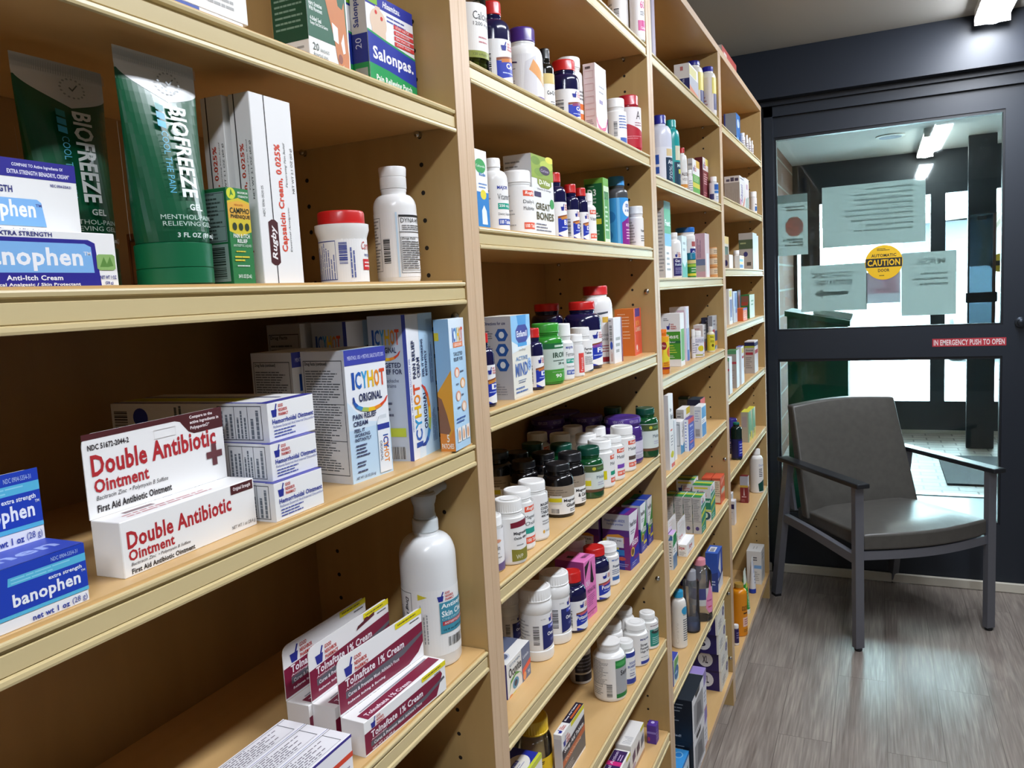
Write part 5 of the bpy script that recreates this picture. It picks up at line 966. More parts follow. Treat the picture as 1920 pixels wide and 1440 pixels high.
# third shelf of the second bookcase
BX('r1', 'carton', 'white and blue drops box with a green circle next to the first upright', F=E(.40, .80, .46, .09, '2e9e4e')+T('Culturelle', .05, .785, .8, .815, 'eef4ec', '')+LN(2, .2, .52, .95, .6, '6a90c8', .4, 3)+R(0, 0, 1, .48, '2a80c8')+E(.55, .45, .25, .06, 'e8d832')+PG([(.35, .08), (.35, .25), (.55, .32), (.75, .25), (.8, .08)], 'e6eef4')+T('Kids', .3, .68, .8, .72, '3a80c0'))
BT('r2', 'vitamin_bottle', 'white bottle with teal and blue bands beside the green circle box', kind='tall', lab=(.04, .78, 'efeeec', major('Vitamin', '')))
BT('r3', 'vitamin_bottle', 'broad white multivitamin bottle in front of the leafy green box', lab=(.04, .92, 'efeeec', rugby('Daily-Vite', 'Multivitamin')))
BX('r4', 'carton', 'tall white and leafy green vitamin drops box', 'e9e9e6', F=R(0, .72, 1, 1, '8fa83c')+E(.2, .93, .2, .05, '6f8f2a')+E(.7, .9, .3, .06, 'b8c84a')+E(.85, .98, .2, .04, 'e0d84a')+E(.35, .80, .22, .05, '7a9a34')+E(.60, .835, .24, .055, '3a2444')+T('Carlson', .42, .815, .78, .85, 'c8b8d0', 'i')+PG([(.25, .66), (.25, .74), (.9, .74), (.9, .66), (.75, .62), (.4, .62)], '8a9a34')+T('D-Vite', .32, .655, .82, .715, 'f2f2e6')
   +T('Vitamin D Drops', .22, .58, .86, .61, '55506a', '')+R(.08, .50, .38, .56, '3a2f5a')+E(.88, .44, .1, .06, '3c9a4c')+T('GREAT', .12, .345, .78, .43, '5a5538')+T('BONES', .14, .225, .94, .32, '5a5538')+LN(3, .1, .08, .95, .19, '77788a', .4, 4)+R(0, 0, 1, .055, '6f9a3a'), Lf=R(0, 0, 1, 1, 'dcdcdc')+LN(9, .06, .45, .9, .94, '8a8a8a', .35))
BX('r12', 'carton', 'dark teal box in the shade at the back, behind the small navy bottles', '1c4a5a')
NV('r5', 'tallest navy bottle with red cap, touching the leafy green box', 'B12', strip='c8883c')
NV('r6', 'small navy D bottle with red cap, left one of the touching pair', 'D3', strip='d08a4c')
NV('r7', 'small navy D bottle with red cap, right one of the touching pair', 'D3', strip='d08a4c')
BT('r8', 'vitamin_bottle', 'smallest white bottle, in front of the dark green D3 box', lab=(.04, .86, 'efeeec', rugby('Vitamin', '', u=.46)))
BX('r9', 'carton', 'dark green D3 liquid box with a light green edge', '6fae44', F=R(0, 0, 1, .88, 'cfe4c0')+R(.1, .1, .9, .8, '4a9a44')+T('D3', .1, .68, .8, .80, '1f5a34')+LN(6, .2, .2, .8, .6, 'c8e0c0', .4, 3), Lf=R(.06, .0, .94, .92, '17653a')+T('D3', .18, .74, .62, .84, 'eef2ea')+T('LIQUID', .2, .68, .62, .71, 'c8dcc8')+T('CREAM', .2, .63, .6, .66, 'c8dcc8')+LN(1, .2, .87, .8, .89, '9ac09a', .6)+R(.2, .32, .85, .40, 'd8d440')+LN(2, .15, .42, .9, .5, 'e0e8dc', .5)+LN(4, .1, .05, .8, .25, '7aa88a', .4))
BT('r10', 'vitamin_bottle', 'blue and purple childrens vitamin bottle with a sky blue cap', body='4a4c50', cap='2f8fd0', lab=(.0, .80, '3a98dc', E(.25, .62, .12, .12, '2a7cc4')+E(.2, .25, .1, .1, '2a7cc4')+R(.40, 0, .46, 1, '68b4e8')+PG([(.5, 0), (.5, .5), (.7, .62), (1, .55), (1, 0)], '8a2a8c')+E(.66, .78, .14, .16, 'f0f2f6')+T('one', .60, .80, .72, .88, '2a5aa8')+T('a day', .58, .70, .74, .78, '2a5aa8')+T('KIDS', .60, .42, .76, .48, 'f2e0ee')+LN(4, .6, .15, .8, .38, 'e8c8e0', .4, 3)))
BT('r11', 'vitamin_bottle', 'white bottle with a grey striped cap next to the sky blue cap', cap='dedede', lab=(.04, .88, 'efeeec', T('Vitamin', .55, .50, .74, .60, '4a4a4e')+LN(8, .1, .1, .42, .9, MICRO)+LN(3, .55, .15, .8, .4, '77777a', .4, 3)), topdec=None)
# fourth shelf
NV('s1', 'navy bottle with red cap mostly hidden by the first upright', 'D', strip='c8883c')
BX('s2', 'carton', 'silver, cream and sky blue infant drops box by the first upright', 'e9e4d6', F=R(0, .62, 1, 1, '8fc4ea')+PG([(.3, 1), (.5, .62), (.75, .70), (.8, 1)], '4a9ad8')+PG([(0, .70), (.5, .60), (1, .74), (1, .62), (0, .55)], 'e6eef0')+PG([(.22, .72), (.22, .82), (.35, .88), (.75, .88), (.85, .82), (.85, .72), (.72, .66), (.35, .66)], '3a3f96')+T('Enfamil', .27, .735, .80, .81, 'f0f0f6')+R(.3, .62, .78, .665, '4aa0dc')+T('Iron Drops', .35, .555, .70, .59, '6a6a6a', 'i')
   +T('ACTIVE', .16, .45, .78, .50, '5a84b8')+T('MIND', .12, .26, .76, .42, '4a6ab0')+E(.86, .38, .10, .08, '9ab8e0')+T('S', .82, .33, .92, .42, '4a6ab0')+LN(2, .25, .17, .8, .22, '77809a', .4, 3)+LN(2, .1, .05, .9, .14, '5a70a8', .45, 4)+R(0, 0, 1, .02, 'd8d2c4'),
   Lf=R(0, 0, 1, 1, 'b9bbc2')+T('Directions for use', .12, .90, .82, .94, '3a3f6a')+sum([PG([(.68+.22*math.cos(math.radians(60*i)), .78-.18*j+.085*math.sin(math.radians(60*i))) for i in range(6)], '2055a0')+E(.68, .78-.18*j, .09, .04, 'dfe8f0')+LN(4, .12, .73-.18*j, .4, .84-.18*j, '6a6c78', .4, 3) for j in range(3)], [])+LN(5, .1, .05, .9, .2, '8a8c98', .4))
NV('s3', 'navy D bottle with red cap right of the sky blue drops box', 'D')
BT('s4', 'iron_bottle', 'bright green iron supplement bottle with a green lid', body='2f8a2c', cap='3a9a34', brough=.2, lab=(.06, .80, 'c9d8cc', R(0, .86, 1, 1, '1f6a3c')+LN(1, .55, .88, .85, .97, 'c8dcc8', .6, 3)+T('IRON', .52, .62, .78, .76, '2f4a3a')+LN(1, .52, .52, .8, .57, '6a7a70', .5, 3)+T('28 mg', .60, .42, .76, .50, '3a4a40')+R(0, 0, 1, .32, '4a9a38')+R(.5, .25, .8, .255, 'dfeadc')+T('90', .55, .10, .66, .20, 'eef4ea')+LN(8, .1, .38, .4, .82, '9aaa9e', .4)))
BT('s5', 'vitamin_bottle', 'white bottle with teal band right of the green iron bottle', lab=(.04, .86, 'efeeec', major('Ferrous', '27 mg', u=.48)))
BT('s6', 'vitamin_bottle', 'smallest white bottle with a red upright panel', lab=(.04, .9, 'efeeec', R(.50, .1, .80, .75, 'dc4a44')+T('Ferrous', .56, .15, .66, .6, 'f4e0de', 'v')+LN(5, .1, .1, .4, .8, MICRO)))
BT('s7', 'vitamin_bottle', 'white bottle with ribbed cap and black print behind the small red panel one', ribs=True, lab=(.04, .9, 'efeeec', T('Ferrous', .5, .68, .7, .77, '3a3a3e')+T('Tablets', .5, .56, .68, .64, '3a3a3e')+LN(7, .5, .22, .8, .5, '6a6a6e', .4, 3)+PG([(.5, 0), (.9, .12), (.9, 0)], '2a4a5a')))
NV('s8', 'large navy bottle with red cap at the back, behind the green iron bottle', 'Fish')
NV('s9', 'largest navy bottle with red cap, before the tall white red-capped one', 'Fish', strip='8a4a9a')
BT('s10', 'supplement_bottle', 'tall white bottle with red cap and grey wave, fourth shelf', cap='d0262a', kind='tall', lab=(.0, .80, 'eceaea', PG([(0, .78), (.2, .72), (.36, .92), (.6, .95), (.6, .92), (.4, .88), (.24, .69), (0, .74)], '4a4f5a')+T('Glucosamine', .38, .50, .72, .56, '4a4a4e', '')+T('Chondroitin', .40, .42, .70, .48, '4a4a4e', '')+LN(3, .44, .2, .7, .35, 'b06a74', .4, 3)+R(.34, .03, .8, .12, 'a02a34')+LN(6, .1, .3, .32, .68, MICRO)+R(.5, .75, .6, .85, 'd8b04a')))
BX('s11', 'carton', 'narrow white box with barcode in front of the tall red-capped bottle', 'ece9ea', F=R(.85, 0, 1, 1, '7a3a5a')+LN(3, .2, .2, .8, .6, MICRO), Lf=BC(.2, .5, .7, .85, True)+E(.5, .4, .25, .09, '3a5ac0')+LN(4, .3, .05, .7, .32, 'c07a6a', .4, 4, True)+LN(1, .1, .92, .9, .96, '4a4a4a'))
BX('s12', 'carton', 'orange gummies box at the far end of the fourth shelf', 'dd7a2c', F=R(0, 0, 1, 1, 'e2543c')+R(.15, .82, .8, 1, '4a3a8a')+T('IRON', .2, .62, .7, .74, 'f0a04a')+T('GUMMIES', .15, .50, .85, .60, 'f2c0a0')+E(.3, .16, .1, .06, 'f4ddd4')+LN(2, .2, .06, .7, .1, 'f0b8a8', .4, 3), Lf=R(0, 0, 1, 1, 'd86f22')+LN(5, .15, .6, .85, .92, 'eeb890', .3, 4)+LN(3, .4, .35, .9, .55, 'eeb890', .3, 4))
# fifth shelf: the crowded one
BT('t1', 'vitamin_bottle', 'white and purple bottle cut off by the first upright, crowded shelf', lab=(.04, .95, 'f0eff0', PG([(.2, 0), (.2, .1), (1, .25), (1, 0)], '6a5a8a')+T('Protein', .34, .50, .62, .62, '4a4a52', '')+E(.5, .72, .16, .05, 'e0a080')+LN(3, .3, .3, .7, .45, MICRO)))
BT('t2', 'vitamin_bottle', 'white ribbed-cap bottle with maroon and olive label corners', ribs=True, topdec=CAPTOP, lab=(.06, .92, 'efeeec', PG([(.46, .78), (.46, .90), (.9, .98), (.9, .78), (.7, .80)], '7c1f34')+T('Magnesium', .50, .60, .80, .69, '3a3a3e')+T('Oxide 400 mg', .50, .49, .80, .57, '3a3a3e')+LN(1, .54, .36, .74, .40, '8a8a8a')+PG([(.46, .02), (.46, .30), (.6, .27), (.9, .32), (.9, .02)], '8a8434')+T('WP', .52, .07, .64, .17, 'e8e6d0', '')))
BT('t3', 'vitamin_bottle', 'white smooth-capped bottle between the ribbed cap and the tall one in front', lab=(.05, .94, 'efeeec', rugby('Magnesium', 'Oxide', t2='2a9a8a', u=.54)))
BT('t4', 'vitamin_bottle', 'white bottle with bold black lettering left of the black magnesium bottle', lab=(.05, .94, 'f0efed', sum([T(t, .56, .74-.09*i, .56+w_, .81-.09*i, '3a3a40') for i, (t, w_) in enumerate((('MAGNESIUM', .30), ('OXIDE', .17), ('TABLETS', .23), ('400 mg', .19)))], [])+LN(2, .58, .3, .8, .42, 'aaaaaa')+E(.6, .15, .02, .04, 'e0a83c')+T('MAJOR', .64, .12, .8, .18, '8a8a8a', '')))
BKM = M('0e0d10', .16, 0, .5, .4)
mag = lambda a, b: R(.0, .60, 1, 1, '9c8e7c')+LN(3, .2, .66, .6, .9, '6a5e50', .35, 4)+R(.28, .36, .47, .66, 'dcdad4')+R(.26, .44, .47, .58, 'd8cc1c')+T(a, .50, .40, .84, .53, '26262a')+T(b, .54, .24, .84, .37, '26262a')+LN(2, .6, .05, .84, .18, '6a6a6e', .4, 3)+BC(.30, .04, .42, .20)
def BK(k, label, a='Magnesium', b='Glucinate', **kw): BT(k, 'supplement_bottle', label, bodymat=BKM, cap='1a1b1f', lab=(.08, .70, 'f0efec', mag(a, b)), group='black supplement bottles', **kw)
BK('t5', 'black magnesium bottle with a yellow price sticker, front row')
BK('t6', 'second black magnesium bottle, just right of the one with the yellow sticker', 'Magnesium', '& Calcium')
GNM = M('0d4a26', .14, 0, .5, .4)
grn = R(.0, .74, 1, .98, '4a5a34')+E(.50, .86, .035, .06, 'c8c040')+T("NATURE'S", .56, .82, .80, .90, '7ac07a', '')+T('Melatonin', .54, .48, .86, .60, '4a5a6a', '')+LN(2, .56, .22, .8, .38, 'b0a8c8', .3, 3)+R(0, .0, 1, .10, '6a4a34')
def GB(k, label, st=False): BT(k, 'supplement_bottle', label, bodymat=GNM, cap='0d4a3a', lab=(.16, .80, 'd3dcd6', grn+LN(6, .16, .4, .36, .9, 'a0aab0', .4)+(R(.14, .12, .44, .55, 'e4e4dc')+R(.16, .24, .44, .44, 'd8cc1c') if st else [])), group='green supplement bottles')
GB('t7', 'green sleep supplement bottle with yellow sticker, in front of the white caps', True)
for k, t, g, u in (('t8', 'first of three white sleep bottles right of the green one, yellow sticker on it', '2a9a7a', .6), ('t9', 'second of three white sleep bottles right of the green one, purple band', '7a4ab0', .52), ('t10', 'third of three white sleep bottles, nearest the purple lidded jar', '5a4a44', .52)):
    BT(k, 'vitamin_bottle', t, topdec=CAPTOP, lab=(.05, .92, 'efeeec', rugby('Melatonin', '', t2=g, u=u)+(R(.30, .22, .52, .48, 'd8cc1c') if k == 't8' else [])))
PUR = M('4a2f7c', .18, 0, .5, .4)
prj = R(.1, .1, 1, .85, 'd2cddb')+T('gummies', .5, .3, .8, .42, '6a5a8a', '')+LN(3, .5, .12, .8, .28, '77708a', .4, 3)+LN(6, .12, .2, .42, .8, 'a09ab0', .4)
def PJ(k, label): 
    d = BT(k, 'gummy_jar', label, bodymat=PUR, cap='4f3388', cat='jar', lab=(.08, .66, '4a2f7c', prj), group='purple lidded jars')
    x, y, z, H, Rr, Rc, hc = DATA[k]; m = MB(); r = Rc*1.003
    th = lambda u: math.radians(-80+240*u)
    paint(m, sum([T(t, .06+.22*i, .25, .06+.22*i+w_, .75, 'c8bce0', '') for i, (t, w_) in enumerate((('NEW LOOK', .14), ('NEW LOOK', .14), ('NEW LOOK', .14), ('NEW', .06)))], []), lambda u, v, o: ((r+o)*math.sin(th(u)), -(r+o)*math.cos(th(u)), H-hc+v*hc), .4, 40)
    m.build('lid_print', d)
PJ('t11', 'front purple lidded jar, right of the white sleep bottles'); PJ('x1', 'purple lidded jar behind the front one, partly in shade'); PJ('x2', 'purple lidded jar at the back left, in deep shade'); PJ('x3', 'rearmost purple lidded jar in the shade under the lip')
GB('t13', 'tall green bottle next to the second upright on the crowded shelf'); GB('x4', 'green capped bottle at the back, left of the tall one by the upright')
for k, t in (('x5', 'white capped bottle farthest back on the left, crowded shelf'), ('x6', 'white capped bottle in the middle of the left shaded row'), ('x7', 'white capped bottle back row, just before the purple lids'), ('x8', 'white capped bottle directly behind the sleep bottle with yellow sticker'), ('x9', 'white capped bottle right in front of the middle purple lid')):
    BT(k, 'vitamin_bottle', t, topdec=CAPTOP, lab=(.05, .92, 'efeeec', rugby('Melatonin', '', u=.5)))
GB('y1', 'green capped bottle farthest back in the dark, left of the other green caps'); GB('y2', 'green capped bottle between the black caps and the front green one')
BK('y3', 'black bottle behind the front two, below the middle green cap'); BK('y4', 'black bottle directly behind the tall white one with bold lettering'); BK('y5', 'black bottle in the shade, below the left green cap'); BK('y6', 'biggest black bottle with wrapped cap by the first upright')
# sixth shelf
od = lambda: BC(.38, .15, .47, .72, True, '333333', 22, 'e8e8ea')+LN(8, .08, .1, .34, .85, 'b0b0b4', .4)+T('GLUTEN', .50, .85, .58, .88, '5a5a5e', '')+GNP(.64, .76, .84, .95)+R(.52, .0, 1, .70, '222a6a')+PG([(.52, .0), (.95, .16), (1, .16), (1, 0)], 'eeeeec')+R(.62, .58, 1, .68, '4a58c0')+T("MEN'S", .68, .60, .82, .66, 'e8e8f4')+T('One Daily', .60, .34, .92, .48, 'f4f4f4')+LN(2, .66, .2, .86, .28, '8a92c8', .4, 3)
for k, t in (('u2', 'front of the three ringed white daily vitamin bottles, sixth shelf'), ('u3', 'ringed white daily vitamin bottle with barcode side, behind the front one'), ('u1', 'ringed white daily vitamin bottle in the shade beside the first upright')):
    BT(k, 'vitamin_bottle', t, kind='waist', ribs=True, topdec=CAPTOP, lab=(.20, .79, 'eceBea'.lower(), od()), group='ringed white bottles')
NV('u4', 'navy potassium bottle with red cap in front of the pink box', 'Potassium', strip='c85a6a', sz=(.47, .80))
BX('u5', 'carton', 'pink prenatal box with black triangle on the sixth shelf', 'e27ab8', F=PG([(.08, .70), (.08, .92), (.5, .98)], '1f1a20')+PG([(.5, .60), (.62, .96), (.80, .60), (.70, .56)], '1f1a20')+T('ONE A', .12, .56, .46, .66, 'f4d8ea')+T('PRENATAL', .2, .43, .9, .50, '4a2a44', 'i')+LN(6, .25, .2, .9, .40, '9a4a80', .35, 3)+R(.1, .1, .9, .12, '9a3a70')+T('30 SOFTGELS', .15, .04, .7, .08, '8a3a70', ''), Lf=R(0, 0, 1, 1, 'b04a94'), Tp=PG([(.3, .5), (.55, .55), (.5, .75), (.28, .72)], '1f1a20')+T('PRENATAL', .45, .15, .95, .3, '6a3a5a'))
NV('u6', 'navy potassium bottle with red cap between the pink box and the white one', 'Potassium', strip='c85a6a', sz=(.52, .84))
BT('u7', 'vitamin_bottle', 'white bottle with barcode left of the purple eye vitamin box', topdec=CAPTOP, lab=(.05, .9, 'efeeec', BC(.34, .3, .43, .75, True)+T('MAJOR', .5, .82, .72, .90, '3a6ab0')+T('Potassium', .52, .6, .8, .7, '3a4a6a')+LN(3, .5, .35, .8, .55, '6a7a9a', .4, 3)+R(.5, .15, .7, .28, '3a6ab0')))
BT('u8', 'vitamin_bottle', 'white capped bottle in the shade behind the red potassium cap', topdec=CAPTOP)
pvF = lambda c, c2: PG([(0, 0), (0, .22), (1, .40), (1, 0)], '26309c')+PG([(0, .22), (0, .45), (.4, .5), (.75, .68), (1, 1), (1, .40)], c)+T('PreserVision', .1, .76, .8, .86, '2a2f3a')+LN(2, .15, .62, .6, .70, '6a6f80', .4, 3)+T('AREDS', .22, .40, .9, .50, 'f4e8f0')+E(.30, .30, .2, .085, 'd8b44a')+E(.30, .30, .13, .06, '6a4a1c')+R(.42, .14, .95, .2, c2)+LN(2, .2, .05, .8, .12, 'a8b0e0', .4, 3)
pvL = R(0, .72, 1, 1, 'cdd0dc')+T('PreserVision AREDS', .1, .86, .85, .91, '5a6ab0')+T('Formula provides', .18, .79, .78, .84, '5a6ab0')+PG([(0, .52), (.2, .62), (.6, .64), (1, .56), (1, .5), (0, .40)], 'd8963c')+R(0, .36, .6, .54, 'c8c05a')+R(.15, .40, .78, .58, 'dfe2ea')+T('EXACT levels', .25, .51, .7, .55, '5a5f70')+LN(2, .25, .42, .7, .49, '6a6f80', .45, 3)+R(.8, 0, 1, .6, '7a2a7c')+R(0, 0, .8, .36, '26309c')+R(.45, .26, .8, .36, '2a7ac8')+E(.7, .2, .14, .035, 'c0524a')+LN(2, .5, .05, .95, .12, '8a92d0', .4, 3)
BX('u9', 'carton', 'purple and blue eye vitamin box in front of the green-topped ones', '5a2a80', F=R(0, .4, 1, 1, 'e6e4ea')+pvF('8a1f72', '6a2a80'), Lf=pvL, Tp=R(0, 0, 1, 1, '6a1f74')+R(.1, .2, .9, .5, '2a2f8a')+LN(1, .2, .6, .8, .75, 'c090c8', .5, 3))
BX('u9b', 'carton', 'eye vitamin box in the shade behind the purple and blue one', '5a2a80', Lf=pvL)
for k, t in (('u10', 'green-topped eye vitamin box right of the purple one'), ('u11', 'green-topped eye vitamin box beside the second upright')):
    BX(k, 'carton', t, '2a3f9c', F=R(0, .4, 1, 1, 'e6e8ea')+pvF('2f8a3c', 'd0c43c'), Lf=R(0, 0, 1, 1, '26309c')+R(0, .5, 1, 1, 'd0d4da'), Tp=PG([(0, 0), (1, 0), (1, .5), (0, .8)], '26409c')+PG([(0, .8), (1, .5), (1, 1), (0, 1)], '2f8a4c'), group='green-topped eye vitamin boxes')
BX('u12', 'carton', 'white and slate eye vitamin box with a green eye drawing, lowest left', 'e7e5e0', F=R(.62, 0, 1, 1, '68708a')+T('VITAMIN', .12, .82, .56, .90, '5a7a9a', '')+T('Ocuvite', .08, .52, .60, .80, '26262a')+PG([(.05, .10), (.15, .35), (.35, .46), (.55, .40), (.60, .25), (.58, .38), (.38, .54), (.14, .44)], '5a9a44')+E(.34, .24, .13, .15, '4a90b0')+E(.34, .24, .07, .09, '1f2a4a')+PG([(.1, .02), (.3, .0), (.5, .1), (.35, .04)], 'd8c84a')+E(.12, .02, .07, .04, 'e08a3c')+T('Lutein', .68, .66, .92, .76, 'd8dce6')+PG([(.64, .22), (.64, .38), (1, .50), (1, .34)], 'e8573c')+E(.72, .14, .07, .12, 'e8905a')+T('30', .86, .1, .94, .2, 'dfe2ea'),
   Lf=R(0, 0, 1, 1, '4a4a9c'), Tp=R(0, .3, 1, 1, '5f6780')+PG([(.32, .3), (.42, .3), (.62, .9), (.52, .95)], 'd8503c')+E(.24, .25, .16, .16, 'c8ccd8')+E(.24, .25, .12, .12, '5f6780'))
# seventh shelf
BT('v1', 'vitamin_bottle', 'white bottle with dark label in the shade under the sixth shelf lip', lab=(.04, .9, 'e4e4e4', R(.3, .3, 1, .8, '2a2f44')+LN(4, .35, .35, .9, .75, '7a80a0', .4)+R(.3, .05, .8, .25, '1c2030')))
BT('v2', 'vitamin_bottle', 'largest white bottle with flip cap and green label corner, seventh shelf', kind='flip', lab=(.06, .88, 'efeeec', LN(16, .12, .36, .42, .94, '9a9a9a', .4)+OU(.16, .3, .3, .36, .004, .01, '8a8a8a')+LN(4, .14, .08, .32, .26, '9a9a9a', .4)+BC(.36, .06, .44, .38, True)+R(.50, .08, 1, .90, 'a9abae')+R(.50, .75, 1, .94, '2a8a44')+R(.50, .02, 1, .12, '1f7a3c')+T('Senna', .58, .55, .8, .68, '1f1f22')+E(.6, .85, .1, .05, '4aa85a')))
BT('v3', 'vitamin_bottle', 'white bottle with navy bands right of the largest flip cap bottle', topdec=CAPTOP, lab=(.05, .92, 'efeeec', R(.42, .85, 1, 1, '2f3f9a')+T('SODIUM', .50, .62, .74, .70, '4a58a0')+T('BICARBONATE', .46, .51, .80, .59, '4a58a0')+T('10.33 gr', .52, .40, .70, .46, '4a58a0', '')+LN(2, .5, .22, .75, .36, '77789a', .4, 3)+R(.42, .0, 1, .16, '2f3f9a')))
BT('v4', 'vitamin_bottle', 'white stress formula bottle with black lettering, seventh shelf', topdec=CAPTOP, lab=(.05, .9, 'efeeec', T('MAJOR', .49, .80, .72, .88, '3a3f7a')+T('Stress', .49, .62, .66, .71, '4a4a50')+T('Formula', .49, .50, .70, .59, '4a4a50')+T('High Potency', .49, .38, .82, .47, '4a4a50')+LN(1, .49, .24, .8, .28, '9a9a9a')+R(.49, .03, .9, .13, '2f3f9a')+LN(8, .1, .1, .4, .85, MICRO)))
BT('v5', 'vitamin_bottle', 'white bottle with teal label next to the second upright, seventh shelf', topdec=CAPTOP, lab=(.05, .92, 'efeeec', LN(1, .46, .86, .78, .90, '8a6a74', .7, 5)+R(.45, .08, .95, .74, '2a8a7c')+E(.62, .64, .14, .08, '2a3a38')+T('Thera', .53, .66, .70, .72, 'c8e0da')+LN(4, .5, .15, .85, .45, 'b8dcd4', .35, 3)))
BT('v6', 'vitamin_bottle', 'white capped bottle behind the stress formula one, half shaded', topdec=CAPTOP); BT('v7', 'vitamin_bottle', 'white capped bottle at the back near the second upright, seventh shelf', topdec=CAPTOP)
# eighth shelf
BT('w1', 'pill_jar', 'clear wide jar with a yellow ribbed lid on the lowest visible shelf', bodymat=clear('smoky_clear', 'd0d2cc', 1.45, .04, .12), cap='e8bf10', ribs=True, cat='jar', lab=(.1, .58, 'e8c01a', LN(2, .5, .75, .58, .9, '4a3a10', .6, 3)+PG([(0, 0), (0, .35), (.6, .3), (1, .6), (1, 0)], 'eceae4')+LN(3, .5, .1, .8, .25, '7aa050', .4)), crough=.4)
BX('w2', 'carton', 'blue box with a white oval on top, lowest visible shelf', '1f2f9a', Tp=E(.42, .45, .40, .36, 'e6e2d8')+LN(1, .2, .45, .66, .62, '5a5a8a', .7, 2)+LN(2, .25, .28, .6, .42, '8a8aa8', .4, 3)+R(0, 0, 1, .1, 'c8d03c'), F=R(0, 0, 1, 1, 'e9e6e0')+R(0, .9, 1, 1, 'c8d03c')+E(.5, .5, .3, .3, 'c0302c')+E(.5, .5, .2, .2, 'eeeeee'))
BX('w3', 'carton', 'black, orange and white sleep aid box standing on edge', 'eceae8', F=R(.0, .82, 1, 1, 'ecebe6')+R(.4, .90, 1, 1, 'd8cf1c')+GNP(.06, .70, .36, .90)+R(0, .06, 1, .66, '565456')+PG([(0, .48), (0, .66), (1, .78), (1, .58)], '1f1a30')+PG([(0, .30), (0, .44), (1, .56), (1, .42)], 'b8582c')+T('Sleep Aid Tablets', .08, .54, .94, .66, 'f2f0f0')+T('Doxylamine', .12, .35, .8, .45, 'f0c8a8', '')+LN(3, .1, .1, .5, .25, 'b0acb0', .4, 3), Lf=R(.1, .05, .9, .9, 'd8d4d4'),
   Tp=R(.36, 0, 1, 1, '1f1a30')+R(.5, .15, .95, .42, 'b8582c')+T('Sleep Aid Tablets', .40, .55, .95, .82, 'f0eef0')+GNP(.04, .2, .30, .8))
fp = R(.0, .0, 1, .14, 'c8a078')+R(.72, .86, 1, 1, 'd8cf3c')+sum([PG([(.08+.32*i, .32), (.08+.32*i, .62), (.30+.32*i, .72), (.30+.32*i, .42)], ('4a2a5a', '3a2048', '6a6a74')[i]) for i in range(3)], [])+E(.18, .22, .12, .08, 'b8a0b8')
BX('w4', 'carton', 'white box with purple picture squares on the lowest visible shelf', 'ece9e4', F=fp, Lf=LN(8, .1, .3, .9, .8, 'b8b4b0', .3), Tp=LN(6, .05, .1, .35, .7, 'a0a0a8', .3, 3, True))
BX('w5', 'carton', 'white and purple box with a magenta stripe on its top, bottom edge of the photo', 'ece9e4', F=fp, Tp=R(.05, .1, .95, .95, '3a2058')+R(.42, .1, .56, 1, 'd02a7c')+T('Dual Action', .1, .60, .9, .80, 'e8d8ec', '')+LN(2, .6, .2, .9, .5, 'c8b0d8', .4, 3))
BX('w6', 'carton', 'small purple box beside the second upright on the lowest visible shelf', '4f2f92', F=LN(4, .2, .2, .8, .8, '8a70c0', .4, 3), Lf=R(0, .55, 1, .66, '8a78c8')+E(.2, .25, .14, .12, '9a3a6a'), Tp=E(.6, .5, .2, .2, 'c8bce8'))
# ================================================================== third bookcase
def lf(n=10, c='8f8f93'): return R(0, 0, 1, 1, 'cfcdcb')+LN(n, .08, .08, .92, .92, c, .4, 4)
BX('A0', 'carton', 'dark purple carton edge at the top of the third bookcase', '3a2a48', F=R(.6, 0, 1, 1, '8a7a90'), Lf=R(0, 0, 1, 1, '2c2038'))
BX('A1', 'carton', 'white and navy box in front of two blue-capped bottles, highest shelf', F=R(0, .72, .8, .95, 'd8d08a')+R(0, .1, 1, .7, 'b0b2bc')+PG([(0, .3), (0, .45), (1, .32), (1, .18)], 'd8805a'), Lf=R(0, 0, 1, 1, 'dcdad8')+R(.2, 0, 1, .62, '2a2f66')+T('Aspirin', .5, .2, .72, .6, 'd8dae8', 'v')+LN(1, .4, .8, .6, .95, 'b86a6a', .7, 2))
for k, t in (('A2', 'white bottle with blue cap right behind the navy and white box'), ('A3', 'white and yellow bottle with blue cap beside the third upright')):
    BT(k, 'vitamin_bottle', t, cap='1c1f8c', body='e6e2da', kind='tall', lab=(.05, .85, 'dcd2cc', R(.5, .55, 1, 1, 'd8c850')+R(.55, .1, .9, .55, '2a2f6a')+LN(3, .1, .2, .4, .5, 'b07a70', .4, 3)))
BT('B1', 'rinse_bottle', 'white bottle with tall navy cap beside the second upright', body='d5d8e6', cap='1c2590', kind='tall', lab=(.02, .62, 'dfe1ea', R(.14, .55, .36, .80, '2a55b0')+R(.14, .30, .36, .48, '2a55b0')+R(.5, .02, .95, .72, '17344f')+T('Alcohol', .55, .55, .85, .66, 'dfe6ea')+T('70%', .58, .15, .7, .5, 'b8c8d0', 'v')+R(.52, .76, .7, .95, 'd8c090')))
BT('B2', 'rinse_bottle', 'teal bottle with a teal cap right of the navy-capped white one', body='1c9c9a', cap='1a9c98', kind='tall', lab=(.02, .72, '1c9c9a', R(.45, .02, 1, .62, '1f3f55')+R(.5, .66, .95, .98, 'd8d4b8')+R(.6, .36, 1, .46, 'c8cc3a')+T('Mint', .55, .5, .8, .58, 'c8dcdc')))
BT('B3', 'aloe_bottle', 'white bottle with a small red cap and brown label foot', cap='c4201f', kind='tall', lab=(.03, .72, 'eceae8', T('ALOE', .35, .62, .72, .74, '5a4a4a')+T('VESTA', .38, .46, .74, .55, '7a6a6a', '')+R(.3, .22, 1, .34, 'd8923c')+R(.3, 0, 1, .2, '7a3a34')))
